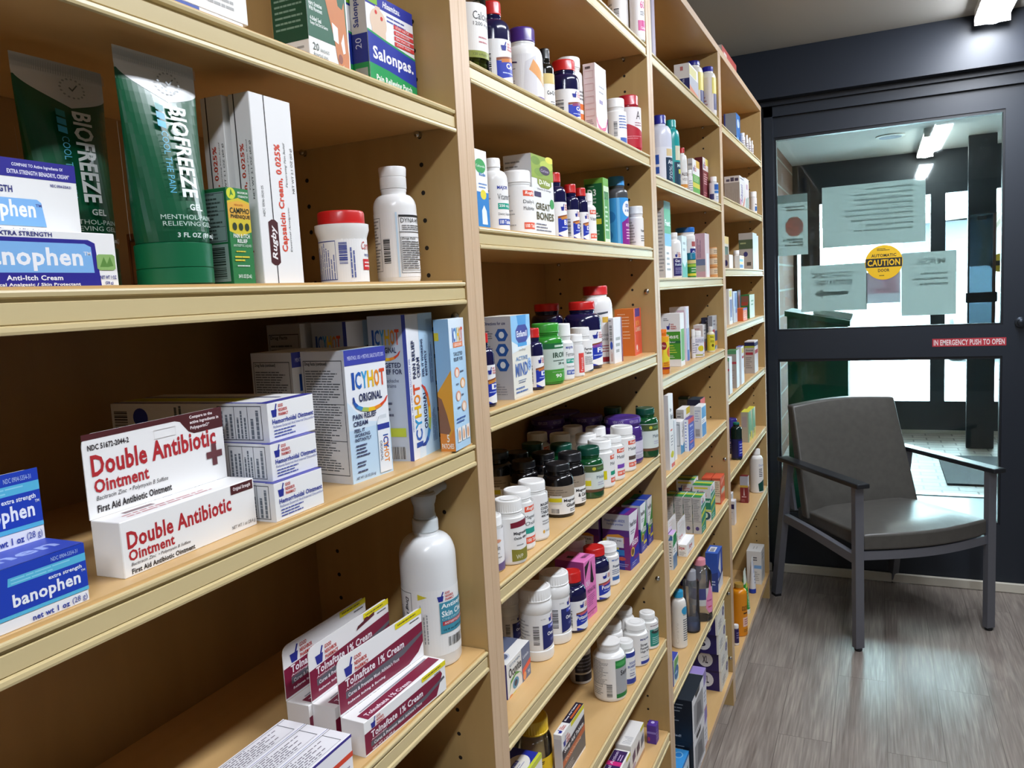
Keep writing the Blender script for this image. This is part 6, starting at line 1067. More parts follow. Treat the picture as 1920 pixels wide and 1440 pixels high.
BT('B4', 'small_bottle', 'tiny white bottle standing before the red-capped white bottle', lab=(.05, .9, 'eceaea', LN(5, .3, .2, .8, .8, '8a90a8', .4, 3)))
BX('B5', 'carton', 'white, green and yellow box left of the maroon one', F=R(0, 0, 1, .62, '58a83c')+R(0, .30, 1, .42, 'd8d03c')+R(.5, .82, 1, 1, 'e0b850')+GNP(.1, .70, .5, .86)+LN(4, .15, .45, .85, .6, 'c8e0b8', .4, 3), Lf=lf(6))
BX('B6', 'carton', 'maroon and white box in the middle bay of the third bookcase', '7a1f2c', F=R(0, 0, 1, .72, '7a2430')+R(0, .72, 1, 1, 'e8dfdc')+R(.5, .85, 1, 1, 'e2cf6a')+GNP(.12, .76, .55, .92)+LN(5, .15, .40, .9, .66, 'e0b8b8', .4, 3)+LN(3, .15, .08, .85, .25, 'c88a8a', .4, 3), Lf=R(0, 0, 1, 1, '5f1822')+LN(1, .3, .1, .7, .8, 'c08a8a', .5, 4, True))
BT('B7', 'vitamin_bottle', 'white bottle with blue bands beside the third upright', lab=(.06, .95, 'e9eaee', R(.42, .62, 1, .92, '2a5fae')+R(.42, .44, 1, .58, '3a78c0')+R(.14, .12, .4, .42, '3a3f78')+LN(2, .5, .1, .85, .3, '8a9ab8', .4, 3)))
BX('C1', 'carton', 'tall narrow box with green and blue bands, beside the second upright', F=R(0, .90, 1, 1, '2a7a6a')+R(0, .58, 1, .90, '2f9a64')+T('Feet', .1, .68, .9, .76, 'e2f0e6')+R(0, .42, 1, .58, '5aa4dc')+LN(4, .2, .08, .8, .36, '9a9aa0', .4, 2), Lf=lf(18))
BT('C2', 'gas_bottle', 'white bottle with navy label, left of the blister card', lab=(.04, .66, 'eceae8', R(.36, .02, .95, .72, '2a2468')+T('Gas', .42, .56, .60, .68, 'e8e8f2')+T('Relief', .42, .42, .70, .52, 'c8d8ea')+LN(4, .42, .1, .8, .36, '9a9ac8', .4, 3)+GNP(.42, .76, .68, .96)))
BX('C3', 'blister_card', 'slim teal and clear blister card in front of the blue-lidded tub', 'cfdde0', F=R(0, 0, 1, .38, '3fae9c')+PG([(0, .38), (.5, .25), (1, .42), (1, .55), (0, .5)], 'c9dfe0')+LN(2, .2, .6, .8, .9, '9aa8b0', .4, 2), Lf=R(0, 0, 1, 1, 'c2cfd4'))
BT('C4', 'wipes_tub', 'white tub with a wide bright blue lid', cap='1f6cc0', kind='packer', lab=(.1, .86, 'dfdedd', R(.5, .12, .95, .72, '232a7c')+T('Clear', .56, .52, .8, .66, 'e0e0f0')+R(.52, .34, .93, .46, 'a02c4c')+R(.55, .78, .7, .92, 'b05a5a')+R(.30, .80, .42, .95, '6ab4b0')))
BT('C5', 'small_tub', 'small tub with blue and green lid below the blue-lidded one', cap='1c7a9a', body='2a7a3a', lab=(.02, .98, '2f8a3c', R(0, .80, 1, 1, 'd8c888')+R(0, .62, 1, .76, '9ac03c')+R(0, .1, 1, .24, 'd8d040')+LN(2, .4, .3, .8, .58, 'c8e0c8', .4, 3)+R(.85, 0, .95, .6, '2a2f4a')))
BX('C6', 'carton', 'mauve-pink box right of the wipes tub', 'd8b4bc', F=R(0, 0, 1, 1, 'd9cbd0')+R(.3, 0, .8, .55, 'e4ecf4'), Lf=R(0, 0, 1, 1, 'c9a2ac')+LN(3, .15, .45, .6, .95, '7a5a78', .4, 3, True)+R(0, .28, 1, .42, '6a7a9a')+R(0, .14, 1, .28, 'b0aca8'))
x, y, z, H_, R_, RC_, hc_ = DATA['C7']
for i, t in enumerate(('lowest', 'middle', 'topmost')):
    d = empty('bandage_roll', (x, y, z+i*.0305)); tag(d, t+' of the three stacked tan bandage rolls', 'roll', 'stacked bandage rolls')
    m = MB(); m.lathe([(.013, 0), (.0145, .0012), (.0145, .006), (.0138, .0065), (.0138, .0285), (.013, .0300)], M('d79a5c', .5), 32); m.build('roll', d)
    m = MB(); f = lambda u, v, o: ((.0140+o)*math.sin(math.radians(-80+240*u)), -(.0140+o)*math.cos(math.radians(-80+240*u)), .009+v*.018); 
    for q in range(30): m.poly([f(q/30, 0, 0), f((q+1)/30, 0, 0), f((q+1)/30, 1, 0), f(q/30, 1, 0)], M('dcc8a8', .5), True)
    paint(m, LN(2, .45, .2, .9, .8, '8a7a6a', .4, 3), f, .5, 30); m.build('label', d)
BX('E11', 'carton', 'orange and white carton edge beside the second upright', 'e2a050', F=R(0, .5, 1, 1, 'e8b870')+R(0, .1, 1, .3, '8a2a3a'), Lf=R(0, 0, 1, 1, 'd88a4a')+R(.2, .2, .8, .4, '8a2a4a')+R(0, 0, 1, .18, '5a7aa8'))
BT('E1', 'fiber_bottle', 'bright orange and yellow bottle beside the second upright', body='d8761c', cap='e8781c', lab=(.12, .92, 'e6a81e', PG([(.3, .2), (.45, .8), (.75, .9), (.9, .3)], 'e2d43a')+E(.42, .72, .12, .12, '8a1f2c')+T('Meta', .35, .69, .5, .76, 'f2d8c0', 'i')+E(.68, .52, .14, .16, 'd86a3a')+LN(2, .4, .1, .7, .22, 'b85a1a', .4, 3)+R(0, 0, 1, .07, '7a1f3a')))
BT('E2', 'spray_bottle', 'grey smoky bottle behind the orange and yellow one', body='4a4a4c', cap='8a8c8e', kind='tall', brough=.15)
BX('E3', 'fiber_box', 'white and green fiber box at the left of its shelf', F=R(.1, .1, .9, .7, '5aa83a'), Lf=LN(2, .3, .86, .6, .92, '8a8a90')+GNP(.42, .70, .85, .82)+R(.24, .14, 1, .66, '4a9a2f')+T('Best', .38, .53, .92, .61, 'eef4e6')+R(.36, .44, 1, .49, '1f6a3c')+T('Fiber', .42, .45, .8, .48, 'd8e8d8')+LN(4, .38, .25, .85, .42, 'c8d84a', .35, 2)+LN(2, .38, .16, .8, .22, 'd0e4c8', .4, 2))
BX('E4', 'carton', 'pale pink and blue box tucked behind the green fiber box', 'e6e0e4', F=R(.35, .0, .9, .6, '3a6ab8')+R(.5, .2, .75, .95, 'c8dcf0')+R(0, 0, .3, 1, 'cbb4c4'), Lf=R(.5, 0, 1, .94, 'd8bcc8')+R(0, .94, 1, 1, 'f0eceb'))
BT('E5', 'small_bottle', 'slim white bottle right of the fiber box', lab=(.05, .9, 'e6e4e6', LN(5, .3, .2, .8, .8, '9a9ab0', .4, 3)))
BT('E6', 'vitamin_bottle', 'white bottle with a yellow sun on its label', lab=(.05, .95, 'e4e2ea', LN(3, .2, .72, .8, .92, '6a6a8a', .4, 3)+T('Senna', .2, .58, .42, .68, '2f3044')+E(.52, .42, .12, .15, 'd8c82c')+LN(3, .2, .2, .4, .5, '8a88b0', .4, 2)+R(.15, .05, .6, .12, 'a8a850')+LN(1, .6, .1, .9, .2, 'a88ab0', .5, 2)))
BX('E7', 'carton', 'white box with a grey lower front, left of the small yellow bottle', F=R(0, 0, 1, .45, '9a9aa0')+R(.2, .1, .5, .35, 'c05a4a')+LN(2, .2, .6, .8, .85, '9a9aa8', .4, 3), Lf=R(0, 0, 1, 1, 'd8cfd0')+LN(4, .1, .5, .9, .9, 'b07a80', .4, 3))
BT('E8', 'drops_bottle', 'small clear-necked bottle with a yellow label at the shelf front', body='e6e2c8', cap='e2dfdc', kind='tall', lab=(.08, .82, 'dcd23a', T('Baby', .35, .78, .6, .9, '5a5a20')+E(.5, .32, .08, .1, '5a4a20')+LN(2, .35, .5, .7, .65, '8a8420', .5, 2)))
BX('E9', 'carton', 'dark navy box with white upward lettering near the third upright', '1a1c34', F=R(0, 0, 1, 1, '1f2240'), Lf=T('Polident', .42, .25, .75, .93, 'b8bccc', 'v')+R(0, 0, 1, .08, '8a2a3a'))
BX('E10', 'carton', 'silver, red and blue box right beside the third upright', 'b4b6ba', F=R(0, .3, .45, .6, 'b8343a')+R(.5, .2, 1, .55, '3a4a7a')+R(0, .12, 1, .25, 'd89a3c')+PG([(.1, 0), (.5, .12), (.8, .12), (.4, 0)], '2a6a9a')+LN(2, .2, .7, .8, .9, '77798a', .4, 3), Lf=R(0, 0, 1, 1, '8a8a90')+E(.5, .45, .4, .1, 'b03038'))
BX('F1', 'carton', 'tallest slim white box beside the second upright, with a yellow dot', F=T('Eye', .3, .76, .6, .82, '3a3f44')+T('Wash', .35, .66, .85, .74, '5a5f64')+LN(1, .3, .5, .8, .54, 'd86a5a', .6, 2)+LN(4, .35, .30, .85, .46, '8a8a90', .35, 2)+E(.55, .19, .32, .045, 'd8d63c')+R(.3, .02, 1, .07, 'd8605a'), Lf=R(0, 0, 1, 1, 'd4d2d4')+LN(1, .5, .4, .9, .9, 'b8b8bc', .3, 5, True))
BX('F2', 'carton', 'white box with a barcode at its foot, behind the blue-footed one', F=R(0, 0, 1, 1, 'e4e6ea')+R(0, 0, .5, 1, '5a6a7a'), Lf=LN(7, .08, .42, .92, .95, '6a6c74', .4, 3)+BC(.15, .02, .9, .30, True, '2a2a2e', 16, None))
BX('F3', 'carton', 'white box with a bright blue pointed foot', F=PG([(0, 0), (0, .30), (.5, .22), (.9, .35), (1, .3), (1, 0)], '2a8ac0')+T('Refresh', .35, .5, .6, .95, '4a4a52', 'v')+PG([(.4, .55), (.8, .75), (.8, .8)], '2a2a30'), Lf=R(0, 0, 1, 1, 'd0d8e0')+OU(.1, .25, .9, .92, .05, .02, '5a6a7a'))
BX('F4', 'carton', 'vivid blue box with red top corner at the shelf front', '2a3cae', F=R(0, .85, 1, 1, 'd83a3c')+T('Alaway', .2, .7, .8, .8, 'e0e4f4')+LN(4, .25, .3, .85, .62, 'b8c0ea', .35, 3)+R(.2, .22, .8, .27, 'd85a6a')+LN(2, .2, .05, .7, .15, '9ab0e8', .4, 2), Lf=R(0, 0, 1, 1, 'e4e8f0')+LN(9, .2, .08, .6, .95, '3a4ab0', .3, 2), Tp=R(0, 0, 1, 1, '6a5a9a'))
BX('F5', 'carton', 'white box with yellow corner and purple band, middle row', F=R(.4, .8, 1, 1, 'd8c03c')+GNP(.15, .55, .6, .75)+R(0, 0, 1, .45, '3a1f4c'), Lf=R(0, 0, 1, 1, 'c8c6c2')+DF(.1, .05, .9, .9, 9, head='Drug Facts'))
BX('F6', 'carton', 'white box with two sky blue panels, right of the vivid blue box', F=R(.1, .60, .95, .95, '4a9ad0')+R(.1, .02, .95, .42, '2f7fc0')+LN(2, .15, .45, .85, .56, '9a90b8', .4, 3), Lf=R(0, 0, 1, 1, 'cfd4dc')+LN(5, .1, .5, .9, .9, '9aa4c0', .4, 3)+BC(.12, .05, .75, .32, True, '6a6460', 18, None))
BX('F7', 'carton', 'dark topped box with red front corner, back row near the third upright', 'c9d4dc', F=R(0, .7, 1, 1, 'd8403c')+R(0, 0, 1, .7, 'e2e8ec'), Lf=R(0, .55, 1, 1, '20243a')+R(.15, .35, .7, .8, 'd8d6d2'), Tp=R(0, 0, 1, 1, '2a3a44'))
BX('F8', 'carton', 'dark green topped box in the shade at the back of the eye care shelf', '9aa6a6', Lf=R(0, 0, 1, 1, '8a9292')+LN(4, .1, .5, .8, .9, '6a706e')+R(0, .9, 1, 1, '1f3f34'), Tp=R(0, 0, 1, 1, '1c3a30'))
gy = (R(0, .78, 1, 1, 'eceaea')+GNP(.15, .80, .7, .95)+R(0, 0, 1, .78, '2a8a70')+PG([(0, .42), (0, .52), (1, .62), (1, .52)], 'd0d43a')+PG([(0, .60), (0, .66), (1, .76), (1, .70)], 'c8e0d4')+PG([(0, .2), (0, .25), (1, .35), (1, .30)], 'c8d43a')+LN(2, .2, .04, .8, .18, 'b8e0d0', .4, 3))
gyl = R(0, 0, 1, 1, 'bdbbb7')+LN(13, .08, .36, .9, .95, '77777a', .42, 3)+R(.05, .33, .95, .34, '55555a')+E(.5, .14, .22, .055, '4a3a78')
gyt = R(0, 0, 1, 1, '2f8a4c')+R(.45, 0, .62, 1, 'd8d63c')+R(.72, 0, .8, 1, 'e8ecc8')+R(.88, 0, 1, 1, '1f6a5a')
for k, t in (('G1', 'front of the row of slim green-topped boxes, its teal front showing'), ('G2', 'second in the row of slim green-topped boxes'), ('G3', 'third in the row of slim green-topped boxes'), ('G4', 'last in the row of slim green-topped boxes, in the shade')):
    BX(k, 'carton', t, F=gy, Lf=gyl, Tp=gyt, group='slim green-topped boxes')
gb = R(0, 0, 1, 1, 'd9d8d4')+R(.1, .90, .85, .95, 'd8c83c')+GNP(.1, .68, .8, .86)+R(.5, .32, 1, .64, '1f7a58')+T('Nasal', .55, .52, .95, .6, 'e0efe8')+R(.5, .26, 1, .30, 'c8c43c')+E(.72, .14, .25, .12, '1f4a55')+E(.74, .15, .08, .07, 'c8d8c0')
BX('G5', 'carton', 'large green, teal and white box with green striped top, front right', F=gy, Lf=gb, Tp=gyt); BX('G6', 'carton', 'large green-striped box behind and left of the front one', F=gy, Lf=gb, Tp=gyt)
for k, t in (('G7', 'coral orange box by the third upright, its front showing'), ('G8', 'coral orange box standing behind the one by the third upright')):
    BX(k, 'carton', t, 'd85f3e', F=PG([(0, .5), (.5, .62), (1, .5), (1, .3), (0, .35)], 'e08a6a')+R(.15, .38, .9, .55, 'b8c8b4')+PG([(0, .8), (1, .95), (1, .88), (0, .7)], 'e89a80'), Lf=OU(.04, .04, .96, .96, .03, .02, '8a2f22')+R(.07, .06, .93, .9, 'd8c4aa')+LN(7, .12, .3, .9, .86, '8a7a68', .4, 3)+R(.07, .50, .93, .51, '8a2f22')+R(.07, .28, .93, .29, '8a2f22'), Tp=R(0, 0, 1, 1, 'd8573a'), group='coral orange boxes')
for i, (k, t) in enumerate((('G9', 'front white eye ointment box with red lettering and a clear card'), ('G10', 'middle white eye ointment box with a clear card'), ('G11', 'rear white eye ointment box with a clear card'))):
    BX(k, 'carton', t, F=T('Stye', .3, .30, .7, .75, 'c02a2c')+LN(2, .2, .05, .8, .22, 'c8908a', .4, 4), Lf=T('Stye', .08, .52, .75, .86, 'c02a2c')+LN(4, .1, .08, .9, .44, '9a9a98', .4, 3), flap=(.055, PG([(.08, .1), (.08, .5), (.5, .8), (.9, .75), (.9, .1)], 'd6d2ce')+T('Stye', .1, .06, .6, .3, 'b8484a')+LN(2, .2, .6, .8, .9, 'd8c8c4', .4, 3), 'e9e6e4'), group='eye ointment boxes')
BX('G12', 'carton', 'white, green and blue eye drops box beside the second upright', F=PG([(0, .62), (.2, .95), (1, .98), (1, .7)], '1f8a4c')+R(0, 0, 1, .40, '5a80a8')+LN(2, .2, .45, .8, .58, '77807a', .4, 3), Lf=R(0, 0, 1, 1, 'dfe0de')+PG([(0, .82), (.5, .98), (1, .96), (1, .84)], '4a7ab0')+LN(9, .2, .06, .8, .78, '4a4a4e', .3, 2), Tp=R(0, 0, 1, 1, 'c8a8d4'), flap=(.012, R(0, 0, 1, .3, '6a2a7a'), 'e4dce8'))
d = BT('H1', 'lotion_bottle', 'white lotion bottle with sky blue cap beside the second upright', cap='2f9ac8', kind='tall', body='e9e5dd', lab=(.03, .82, 'eae6de', T('CeraVe', .28, .10, .38, .62, 'd8d2c6', 'v')+T('CeraVe', .52, .80, .8, .90, '4a5a6a', '')+E(.62, .92, .14, .10, '2f9ac8')+LN(10, .52, .15, .8, .72, '5a5f66', .4, 2)))
CLB = clear('clear_bottle', 'eef0f2', 1.45, .03, .22)
BT('H2', 'oil_bottle', 'slim clear bottle with a clear grey cap', bodymat=CLB, cap='a2a4ac', kind='waist', crough=.2)
x, y, z, H_, R_, RC_, hc_ = DATA['H2']; m = MB(); m.lathe([(R_*.85, .004), (R_*.90, .006), (R_*.90, .030), (R_*.87, .031)], M('7a86a8', .25), 30); o = m.build('liquid', bpy.data.objects['oil_bottle'])
BT('H3', 'baby_oil_bottle', 'clear bottle with a pink cap and a pink drop label', bodymat=CLB, cap='e0909c', kind='tall', lab=(.30, .62, 'cfd0cc', R(0, .35, .50, 1, '454a80')))
x, y, z, H_, R_, RC_, hc_ = DATA['H3']; o = bpy.data.objects['baby_oil_bottle']
m = MB(); th = lambda u: math.radians(-80+240*u); f = lambda u, v, q: ((R_+.0007+q)*math.sin(th(u)), -(R_+.0007+q)*math.cos(th(u)), .02+v*.10)
paint(m, PG([(.60, 1), (.66, .7), (.74, .45), (.74, .2), (.66, .05), (.56, .05), (.49, .2), (.50, .45), (.56, .7)], 'e58fb4')+LN(1, .52, .38, .7, .44, 'b04a84', .7, 2)+LN(1, .54, .2, .68, .25, 'd03a5a', .7, 2), f, .4, 40); m.build('drop_label', o)
BX('H4', 'carton', 'blue box with a white diagonal front beside the third upright', '2f4fa8', F=PG([(.1, .6), (.6, .95), (.6, .35)], 'e4e4e8')+R(0, 0, 1, .34, 'd8dce6')+PG([(0, .28), (1, .44), (1, .36), (0, .2)], '26306a'), Lf=R(0, .3, 1, 1, '2f55b0')+PG([(0, 0), (0, .4), (1, .52), (1, 0)], '26408c')+LN(2, .1, .15, .8, .3, 'b8c8e8', .4, 3), Tp=R(0, 0, 1, 1, '3a62b8')+R(.2, .3, .8, .85, 'e0e0e4')+BC(.25, .4, .75, .75, False, '3a3a44', 14, None))
BX('H5', 'carton', 'dark blue pack at the back, above the blue box with the white diagonal', '1a1f78', F=LN(2, .2, .4, .7, .6, '8a90c8', .4, 2), Lf=R(0, 0, 1, 1, '161a6a')+LN(1, .4, .45, .8, .5, 'a8b0d8', .6, 2))
BX('H6', 'carton', 'blue, cream and green box in front of the white lotion bottle', 'dfe4d4', F=PG([(0, .45), (.2, .95), (1, .9), (1, .75)], '6fa858')+E(.55, .38, .42, .26, '2f6aa0')+LN(1, .3, .35, .8, .44, 'd0e0ec', .7, 2), Lf=R(0, 0, 1, 1, '3a4aa8'), Tp=R(0, 0, 1, 1, '3a46a0')+LN(2, .2, .3, .7, .7, 'a8b0dc', .4, 2))
glt = lambda s: E(.76, .52, .115, .36, 'd8d8de')+(T(s, .715, .34, .80, .70, '17123a'))
for k, s, t in (('I1', 'XL', 'bottom glove box in the stack of navy and white boxes'), ('I2', 'XL', 'second glove box from the bottom in the navy and white stack'), ('I3', 'S', 'third glove box up, with the letter S, in the navy and white stack'), ('I4', 'M', 'top glove box in the stack, cut by the shelf above')):
    BX(k, 'glove_box', t, 'e6e3da', F=R(0, .92, 1, 1, 'dcd6b8')+E(.78, .65, .12, .22, '3a2f78')+T('M' if s == 'M' else s, .74, .55, .82, .75, 'e8e8ea')+LN(3, .12, .15, .6, .55, '77757c', .35, 3), Lf=R(0, 0, .965, 1, '1f1458')+(glt(s) if s != 'M' else E(.80, .35, .10, .3, 'cfcfd8'))+T('Medical Grade', .22, .72, .66, .88, 'b8b4d0')+LN(2, .22, .42, .45, .58, '8a86b0', .4, 3), Tp=R(0, 0, 1, 1, 'dcd2a8'), group='stacked glove boxes')
bkF = R(0, 0, 1, 1, 'e9e8ea')+PG([(.12, .12), (.12, .80), (.55, .80), (.92, .78), (.92, .12)], '9a9a9c')+PG([(.25, 1), (.3, .88), (.62, .88), (.7, 1)], '1a1c20')+PG([(.3, .2), (.4, .7), (.7, .6), (.8, .2)], '6a6a6e')+LN(1, .2, .03, .8, .08, '5a5a60', .5, 4)
bkL = R(0, 0, 1, 1, '131d2a')+LN(6, .38, .45, .92, .92, '8a929c', .25, 3)+T('Device included!', .45, .10, .85, .16, 'b8bec6')+LN(2, .4, .25, .8, .36, '77808a', .3, 3)
for k, t in (('I5', 'upper black and white window box on the bottom shelf'), ('I6', 'lower black and white window box on the bottom shelf')):
    BX(k, 'carton', t, '131d2a', F=bkF, Lf=bkL, Tp=R(0, 0, 1, 1, '1f2a34')+LN(1, .1, .55, .2, .95, '8a929c', .6, 4, True), group='black window boxes')
for k, t in (('I7', 'upper slim white and purple box beside the black window boxes'), ('I9', 'lower slim white and purple box beside the black window boxes')):
    BX(k, 'carton', t, 'e4e2e8', F=PG([(0, .6), (0, 1), (1, 1), (1, .7)], '8a7ab8')+LN(3, .2, .2, .8, .5, '8a8a98', .4, 2)+R(0, .0, 1, .04, 'c0603c'), Tp=R(0, 0, 1, 1, '9a88c8'), group='slim white and purple boxes')
BX('I8', 'carton', 'bright blue box at the bottom edge of the photo', '2a82cc', F=R(0, 0, 1, 1, 'd8e4ee')+PG([(.1, 0), (.3, .6), (.8, .7), (.9, 0)], '4a8a8a')+R(0, .9, 1, 1, '2a82cc'), Lf=R(0, 0, 1, 1, '1f74c0')+T('b', .25, .5, .4, .85, 'dfeaf4')+LN(4, .5, .2, .9, .6, 'b8d4ec', .35, 2), Tp=R(0, 0, 1, 1, '3a94d8')+E(.7, .4, .16, .22, '8ac4ea')+E(.7, .4, .12, .17, '2a82cc'))
# ================================================================== farthest bookcase
BX('K6', 'carton', 'red and white box lying on top of the farthest bookcase', 'd2c8c2', F=R(.0, 0, 1, 1, 'b84a40')+PG([(0, 0), (0, .5), (1, .3), (1, 0)], 'd27a58')+LN(1, .12, .5, .4, .8, 'e8d8d4', .7, 2)+LN(1, .5, .3, .85, .6, 'd8c0bc', .7, 2))
BX('K1', 'carton', 'blue and silver box on the highest shelf of the farthest bookcase', '9aa4ae', F=R(0, 0, 1, 1, '2a6cb4')+E(.5, .75, .3, .12, 'c8d4dc')+LN(2, .2, .2, .8, .4, '8ab0dc', .4, 2), Lf=R(0, .3, 1, 1, '8f99a4')+R(0, .0, 1, .38, '1f2a4a')+R(.35, .24, .8, .36, 'c8cc3a')+R(.5, .08, 1, .2, 'c8d0d8')+R(.0, .5, .12, 1, '3a4a9a'))
for i, k in enumerate(('K2', 'K3', 'K4', 'K5')): BT(k, 'small_bottle', ('first', 'second', 'third', 'last')[i]+' of four small white bottles descending beside the blue and silver box', lab=(.05, .9, 'e6e4e2', LN(4, .3, .2, .8, .8, '9a90a0', .4, 2)), group='four small white bottles', kind='tall')
wp = R(0, .88, 1, 1, 'dcd8dc')+LN(1, .1, .9, .9, .97, '6a6a74', .6, 2)+T('Anbesol', .2, .2, .5, .75, '4a3a9a', 'bv')+PG([(.5, .1), (.9, .45), (.9, .35), (.6, .05)], 'd0604a')+R(.0, .02, .25, .3, 'c890b0')
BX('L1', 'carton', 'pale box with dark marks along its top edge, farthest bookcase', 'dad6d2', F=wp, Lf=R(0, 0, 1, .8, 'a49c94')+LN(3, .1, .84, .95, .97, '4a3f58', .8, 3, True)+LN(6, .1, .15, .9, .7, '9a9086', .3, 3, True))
BX('L2', 'carton', 'pale pink and teal box right of the one with dark top marks', 'e2dadc', F=LN(1, .3, .6, .8, .9, 'b890a8', .5, 2)+R(.2, .03, .4, .4, '3a8a7a')+R(.6, .05, .8, .45, '2f7a5a'))
BT('L3', 'vitamin_bottle', 'white bottle with blue label band at the end of the farthest bookcase', lab=(.05, .95, 'e6e2de', T('Mylanta', .5, .52, .8, .64, '3a3a4a')+R(.48, .18, .95, .46, '3a6aa8')))
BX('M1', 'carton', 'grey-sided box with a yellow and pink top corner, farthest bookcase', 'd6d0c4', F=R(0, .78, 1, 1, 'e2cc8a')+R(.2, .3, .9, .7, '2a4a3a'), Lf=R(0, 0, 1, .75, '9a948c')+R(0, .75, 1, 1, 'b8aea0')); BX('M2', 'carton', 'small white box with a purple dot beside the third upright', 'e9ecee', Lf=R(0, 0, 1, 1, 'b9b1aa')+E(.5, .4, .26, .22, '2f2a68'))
BT('M3', 'vitamin_bottle', 'white capped bottle behind the small blue and yellow striped box'); BX('M4', 'carton', 'small box with blue and yellow stripes on the level shelf', 'e8e4d6', F=R(.0, .55, .8, .75, '4a9ac8')+R(0, .38, .8, .52, 'd0c850')+R(0, .08, .8, .34, '3a78b0')+R(.5, .8, 1, .95, 'dcc85a'), Lf=R(0, 0, 1, 1, 'e0e6e8'))
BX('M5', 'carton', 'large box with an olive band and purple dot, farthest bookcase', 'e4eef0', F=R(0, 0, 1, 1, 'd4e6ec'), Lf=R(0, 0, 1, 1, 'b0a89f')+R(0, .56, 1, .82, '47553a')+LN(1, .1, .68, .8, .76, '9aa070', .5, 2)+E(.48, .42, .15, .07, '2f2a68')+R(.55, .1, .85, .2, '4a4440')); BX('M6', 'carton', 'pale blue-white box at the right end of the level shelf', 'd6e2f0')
BX('N1', 'carton', 'white and yellow box at the left of the dark boxes, fifth shelf down', 'e2e0dc', F=R(.1, .78, .8, .95, 'd8cc5a')+R(.2, .1, .9, .7, '6a70a0')+R(.4, .0, .7, .2, 'd8e0ea')); BX('N2', 'carton', 'blue and pale box between the yellow-topped one and the brown one', 'c4d0e2', F=R(.3, .3, .9, .95, '5a7ab8')+R(.1, .05, .5, .5, 'b8ccd8'))
BX('N3', 'carton', 'dark box with a brown-red front and pale foot', '1f1c28', F=R(.2, .4, .7, .95, '8a4a34')+R(.7, .4, .95, .95, '5a5a8a')+R(.45, .02, 1, .34, 'b0aaa0')); BX('N4', 'carton', 'green and brown box at the end of its shelf, farthest bookcase', '2f7a3c', F=R(0, 0, 1, 1, 'cfe2d0')+LN(2, .3, .5, .8, .8, '5a9a6a', .4, 2), Lf=R(.1, .62, .9, .95, '8a5a48')+R(.1, .55, .8, .7, 'b04a34')+R(.5, .1, .8, .5, '1f3a3a')); BX('N5', 'carton', 'small bright orange box in front of the green one', 'e2661f', F=R(0, .85, 1, 1, '5a4aa0')+LN(3, .15, .2, .85, .7, 'f0a060', .4, 2), Lf=R(0, 0, 1, 1, 'd65f1c'))
sl_ = R(0, .9, 1, 1, '5a9a6a')+R(.0, .64, 1, .70, 'b8404a')+LN(7, .15, .1, .85, .58, '9a8a86', .35, 2)
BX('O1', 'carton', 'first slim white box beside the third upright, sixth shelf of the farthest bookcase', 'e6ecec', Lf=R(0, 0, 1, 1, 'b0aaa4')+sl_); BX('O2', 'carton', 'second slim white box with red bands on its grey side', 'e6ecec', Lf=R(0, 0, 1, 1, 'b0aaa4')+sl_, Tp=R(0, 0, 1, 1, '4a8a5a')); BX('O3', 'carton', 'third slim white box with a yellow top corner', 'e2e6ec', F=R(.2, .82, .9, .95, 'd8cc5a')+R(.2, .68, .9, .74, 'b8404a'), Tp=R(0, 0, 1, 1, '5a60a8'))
BX('O4', 'carton', 'box with navy and lime top bands and a red strip, farthest bookcase', 'e6e2e0', F=R(0, .84, 1, .95, '1a1f58')+R(.1, .6, .9, .72, 'b8404a'), Lf=R(0, 0, 1, 1, 'b8b0aa')+R(0, .86, 1, .97, '14164a')+R(0, .80, 1, .86, 'a8b43a')+T('Essential', .15, .70, .85, .75, '3a3a3a')+R(.1, .58, .85, .66, 'a83440')+LN(6, .1, .15, .8, .52, '77706c', .35, 2))
BT('Q2', 'dark_bottle', 'dark bottle with a tall purple cap beside the third upright', body='1f1a50', cap='2a1f7c', kind='packer', brough=.18, lab=(.1, .7, '231f5c', LN(5, .2, .2, .8, .9, '8a90c8', .35, 2)+E(.4, .6, .1, .06, 'c8a8b8'))); BT('Q1', 'dark_bottle', 'dark green and navy bottle in front of the purple-capped one', body='10241f', cap='0f6a5c', brough=.12, lab=(.05, .6, '14164a', R(.45, .1, 1, .9, '2a2f98')+LN(4, .5, .2, .9, .8, 'a8b4e8', .35, 2)))
for k, t in (('Q3', 'yellow-topped tea-like box beside the dark bottles, left of its pair'), ('Q4', 'yellow-topped pale green box, right of its pair')): BX(k, 'carton', t, 'd6cfa0', F=PG([(0, .25), (0, 1), (.6, 1), (1, .3)], '7ab48a')+PG([(.2, 0), (.5, .35), (.9, .25), (1, 0)], 'd8d05a')+R(.3, .15, .45, .3, '3a3a1a'), Lf=R(0, 0, 1, 1, 'b0a792')+R(.1, .5, .7, .85, 'a89a98')+R(.85, 0, 1, 1, '9ac0a0'), Tp=R(0, 0, 1, 1, 'd8d048'), group='yellow-topped boxes')
for k, t in (('R1', 'slim white box with navy band at the left, seventh shelf'), ('R2', 'slim white box with navy band behind the first, seventh shelf')): BX(k, 'carton', t, 'e6e2e6', F=R(0, .8, 1, 1, 'dcdce2'), Lf=R(0, 0, 1, 1, 'cdc8c6')+R(.1, .68, .95, .88, '1f174f')+LN(4, .2, .1, .8, .6, 'a8a0a0', .35, 2), group='slim navy-banded boxes')
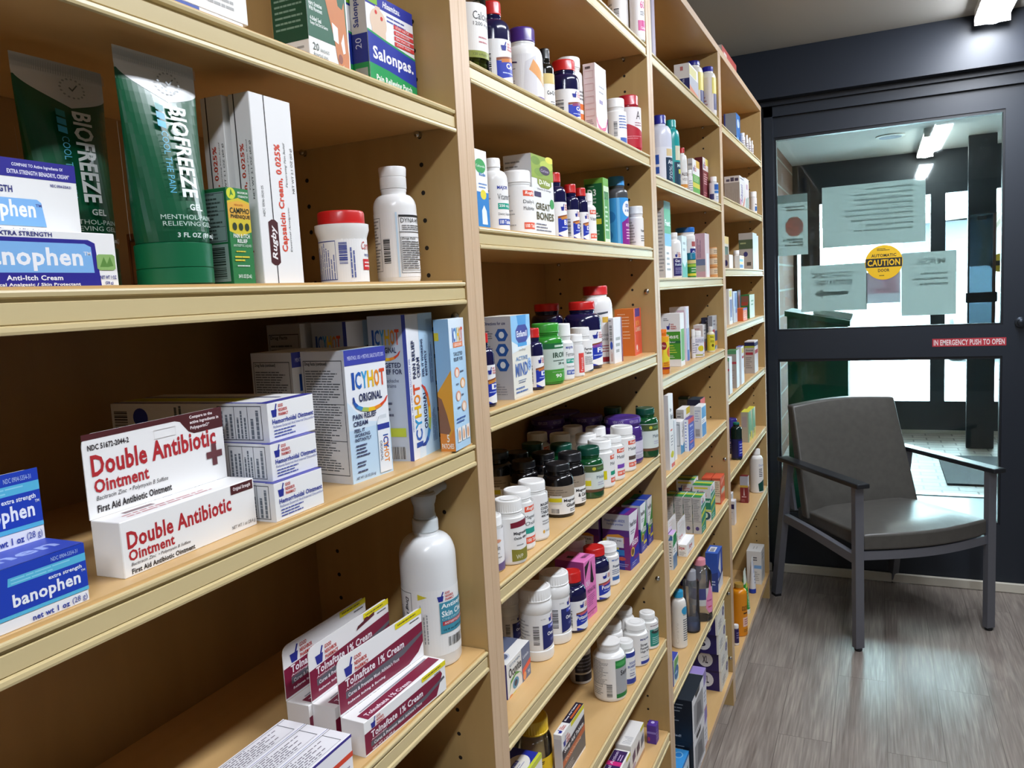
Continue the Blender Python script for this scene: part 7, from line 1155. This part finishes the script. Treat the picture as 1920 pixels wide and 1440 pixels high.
BX('R3', 'carton', 'maroon spray box with silver top, in front of the white bottle', '6f1d24', F=R(0, 0, 1, 1, '8a2a30')+R(0, .6, 1, 1, 'c8c8d0'), Lf=R(0, 0, 1, .6, '7c2228')+R(0, .58, 1, .66, 'c0a03c')+R(0, .66, 1, 1, 'aaaab4')+PG([(.42, .28), (.5, .58), (.58, .28)], 'd8c8cc')+LN(1, .2, .2, .85, .26, 'd8b0b4', .6, 2)+LN(2, .15, .05, .85, .14, 'b07a7c', .4, 2))
BT('R4', 'lotion_bottle', 'white lotion bottle with a dark green corner at the shelf end', kind='tall', body='e6e3de', cap='e9e7e4', lab=(.03, .9, 'e6e3de', PG([(.45, .02), (.42, .25), (.6, .34), (1, .5), (1, .02)], '12463c')+T('Dermal', .46, .78, .72, .84, '5a6ab0', '')+LN(5, .46, .45, .66, .72, '4a4a4e', .45, 1)))
BX('T4', 'carton', 'white box at the floor-level end of the farthest bookcase', 'dad8d4', F=PG([(.2, .2), (.6, .6), (.8, .5), (.9, .2)], 'c2c4c8')+LN(2, .2, .7, .8, .9, '8a8a8c', .4, 2), Lf=LN(2, .45, .70, .9, .84, '5a5a60', .5, 2)+R(.5, .48, 1, .58, '7aa8d8')+LN(5, .4, .1, .9, .40, '9a9a9c', .35, 2), Tp=LN(2, .3, .3, .7, .7, 'b0aeaa', .4, 2))
BT('T1', 'powder_bottle', 'orange powder bottle with a gold cap on the bottom shelf', body='dd8a14', cap='a8843c', kind='packer', lab=(.02, .86, 'dd8a14', T('GOLD BOND', .45, .62, .8, .74, '4a2a10', 'b')+LN(1, .5, .53, .7, .58, '4a2a10', .7, 1)+R(.48, .22, .9, .45, 'eec4b4')+LN(3, .52, .26, .8, .42, 'a05a5a', .4, 2)+LN(2, .5, .08, .8, .16, '8a5a1a', .4, 2)))
BT('T5', 'small_bottle', 'small white-capped navy bottle before the orange powder bottle', body='eceaea', cap='eceaea', lab=(.15, .95, '2a1f5c', LN(3, .4, .3, .8, .8, '8a80b0', .4, 2)))
def ftube(key, x, y, z, Ht, r, col, cap, label, dec=()):
    d = empty('cream_tube', (x, y, z)); tag(d, label, 'tube'); m = MB(); m.lathe([(r*.9, 0), (r, .001), (r, .018), (r*.95, .019)], M(cap, .35), 28); m.build('cap', d)
    m = MB(); n, k = 10, 28; mt = M(col, .3)
    def sec(v, a, o=0):
        e = v**1.3; return (((r*.97)*(1-e)+.0006*e+o)*math.cos(a), (r*.97+r*.35*v+o)*math.sin(a), .019+v*(Ht-.019))
    for j in range(n):
        for i in range(k): a, b = 2*math.pi*i/k, 2*math.pi*(i+1)/k; m.poly([sec(j/n, a), sec(j/n, b), sec((j+1)/n, b), sec((j+1)/n, a)], mt if j < n-1 else M('e6e6e2', .4), True)
    paint(m, list(dec), lambda u, v, o: sec(v, math.radians(-90+180*u), o), .3, 16, vs=10); m.build('tube_body', d)
ftube('T2', -.034, 3.02, .1158, .172, .019, '1f9a34', 'e6e8e2', 'green cream tube with white cap between the powder bottle and the white box', T('Medicated', .3, .05, .55, .45, 'e0f0e0', 'V')+PG([(.2, .55), (.5, .85), (.9, .6)], 'c8cc5a')+PG([(0, .65), (0, 1), (1, 1), (1, .75)], 'dfe6d8'))
ftube('T3', -.036, 3.235, .1158, .15, .014, 'e2e4ea', '1f3a9a', 'white cream tube with a blue cap before the white box', PG([(.2, .5), (.5, .9), (.8, .6)], 'c4c8dc')+LN(3, .3, .15, .8, .45, '8a90b0', .4, 2))
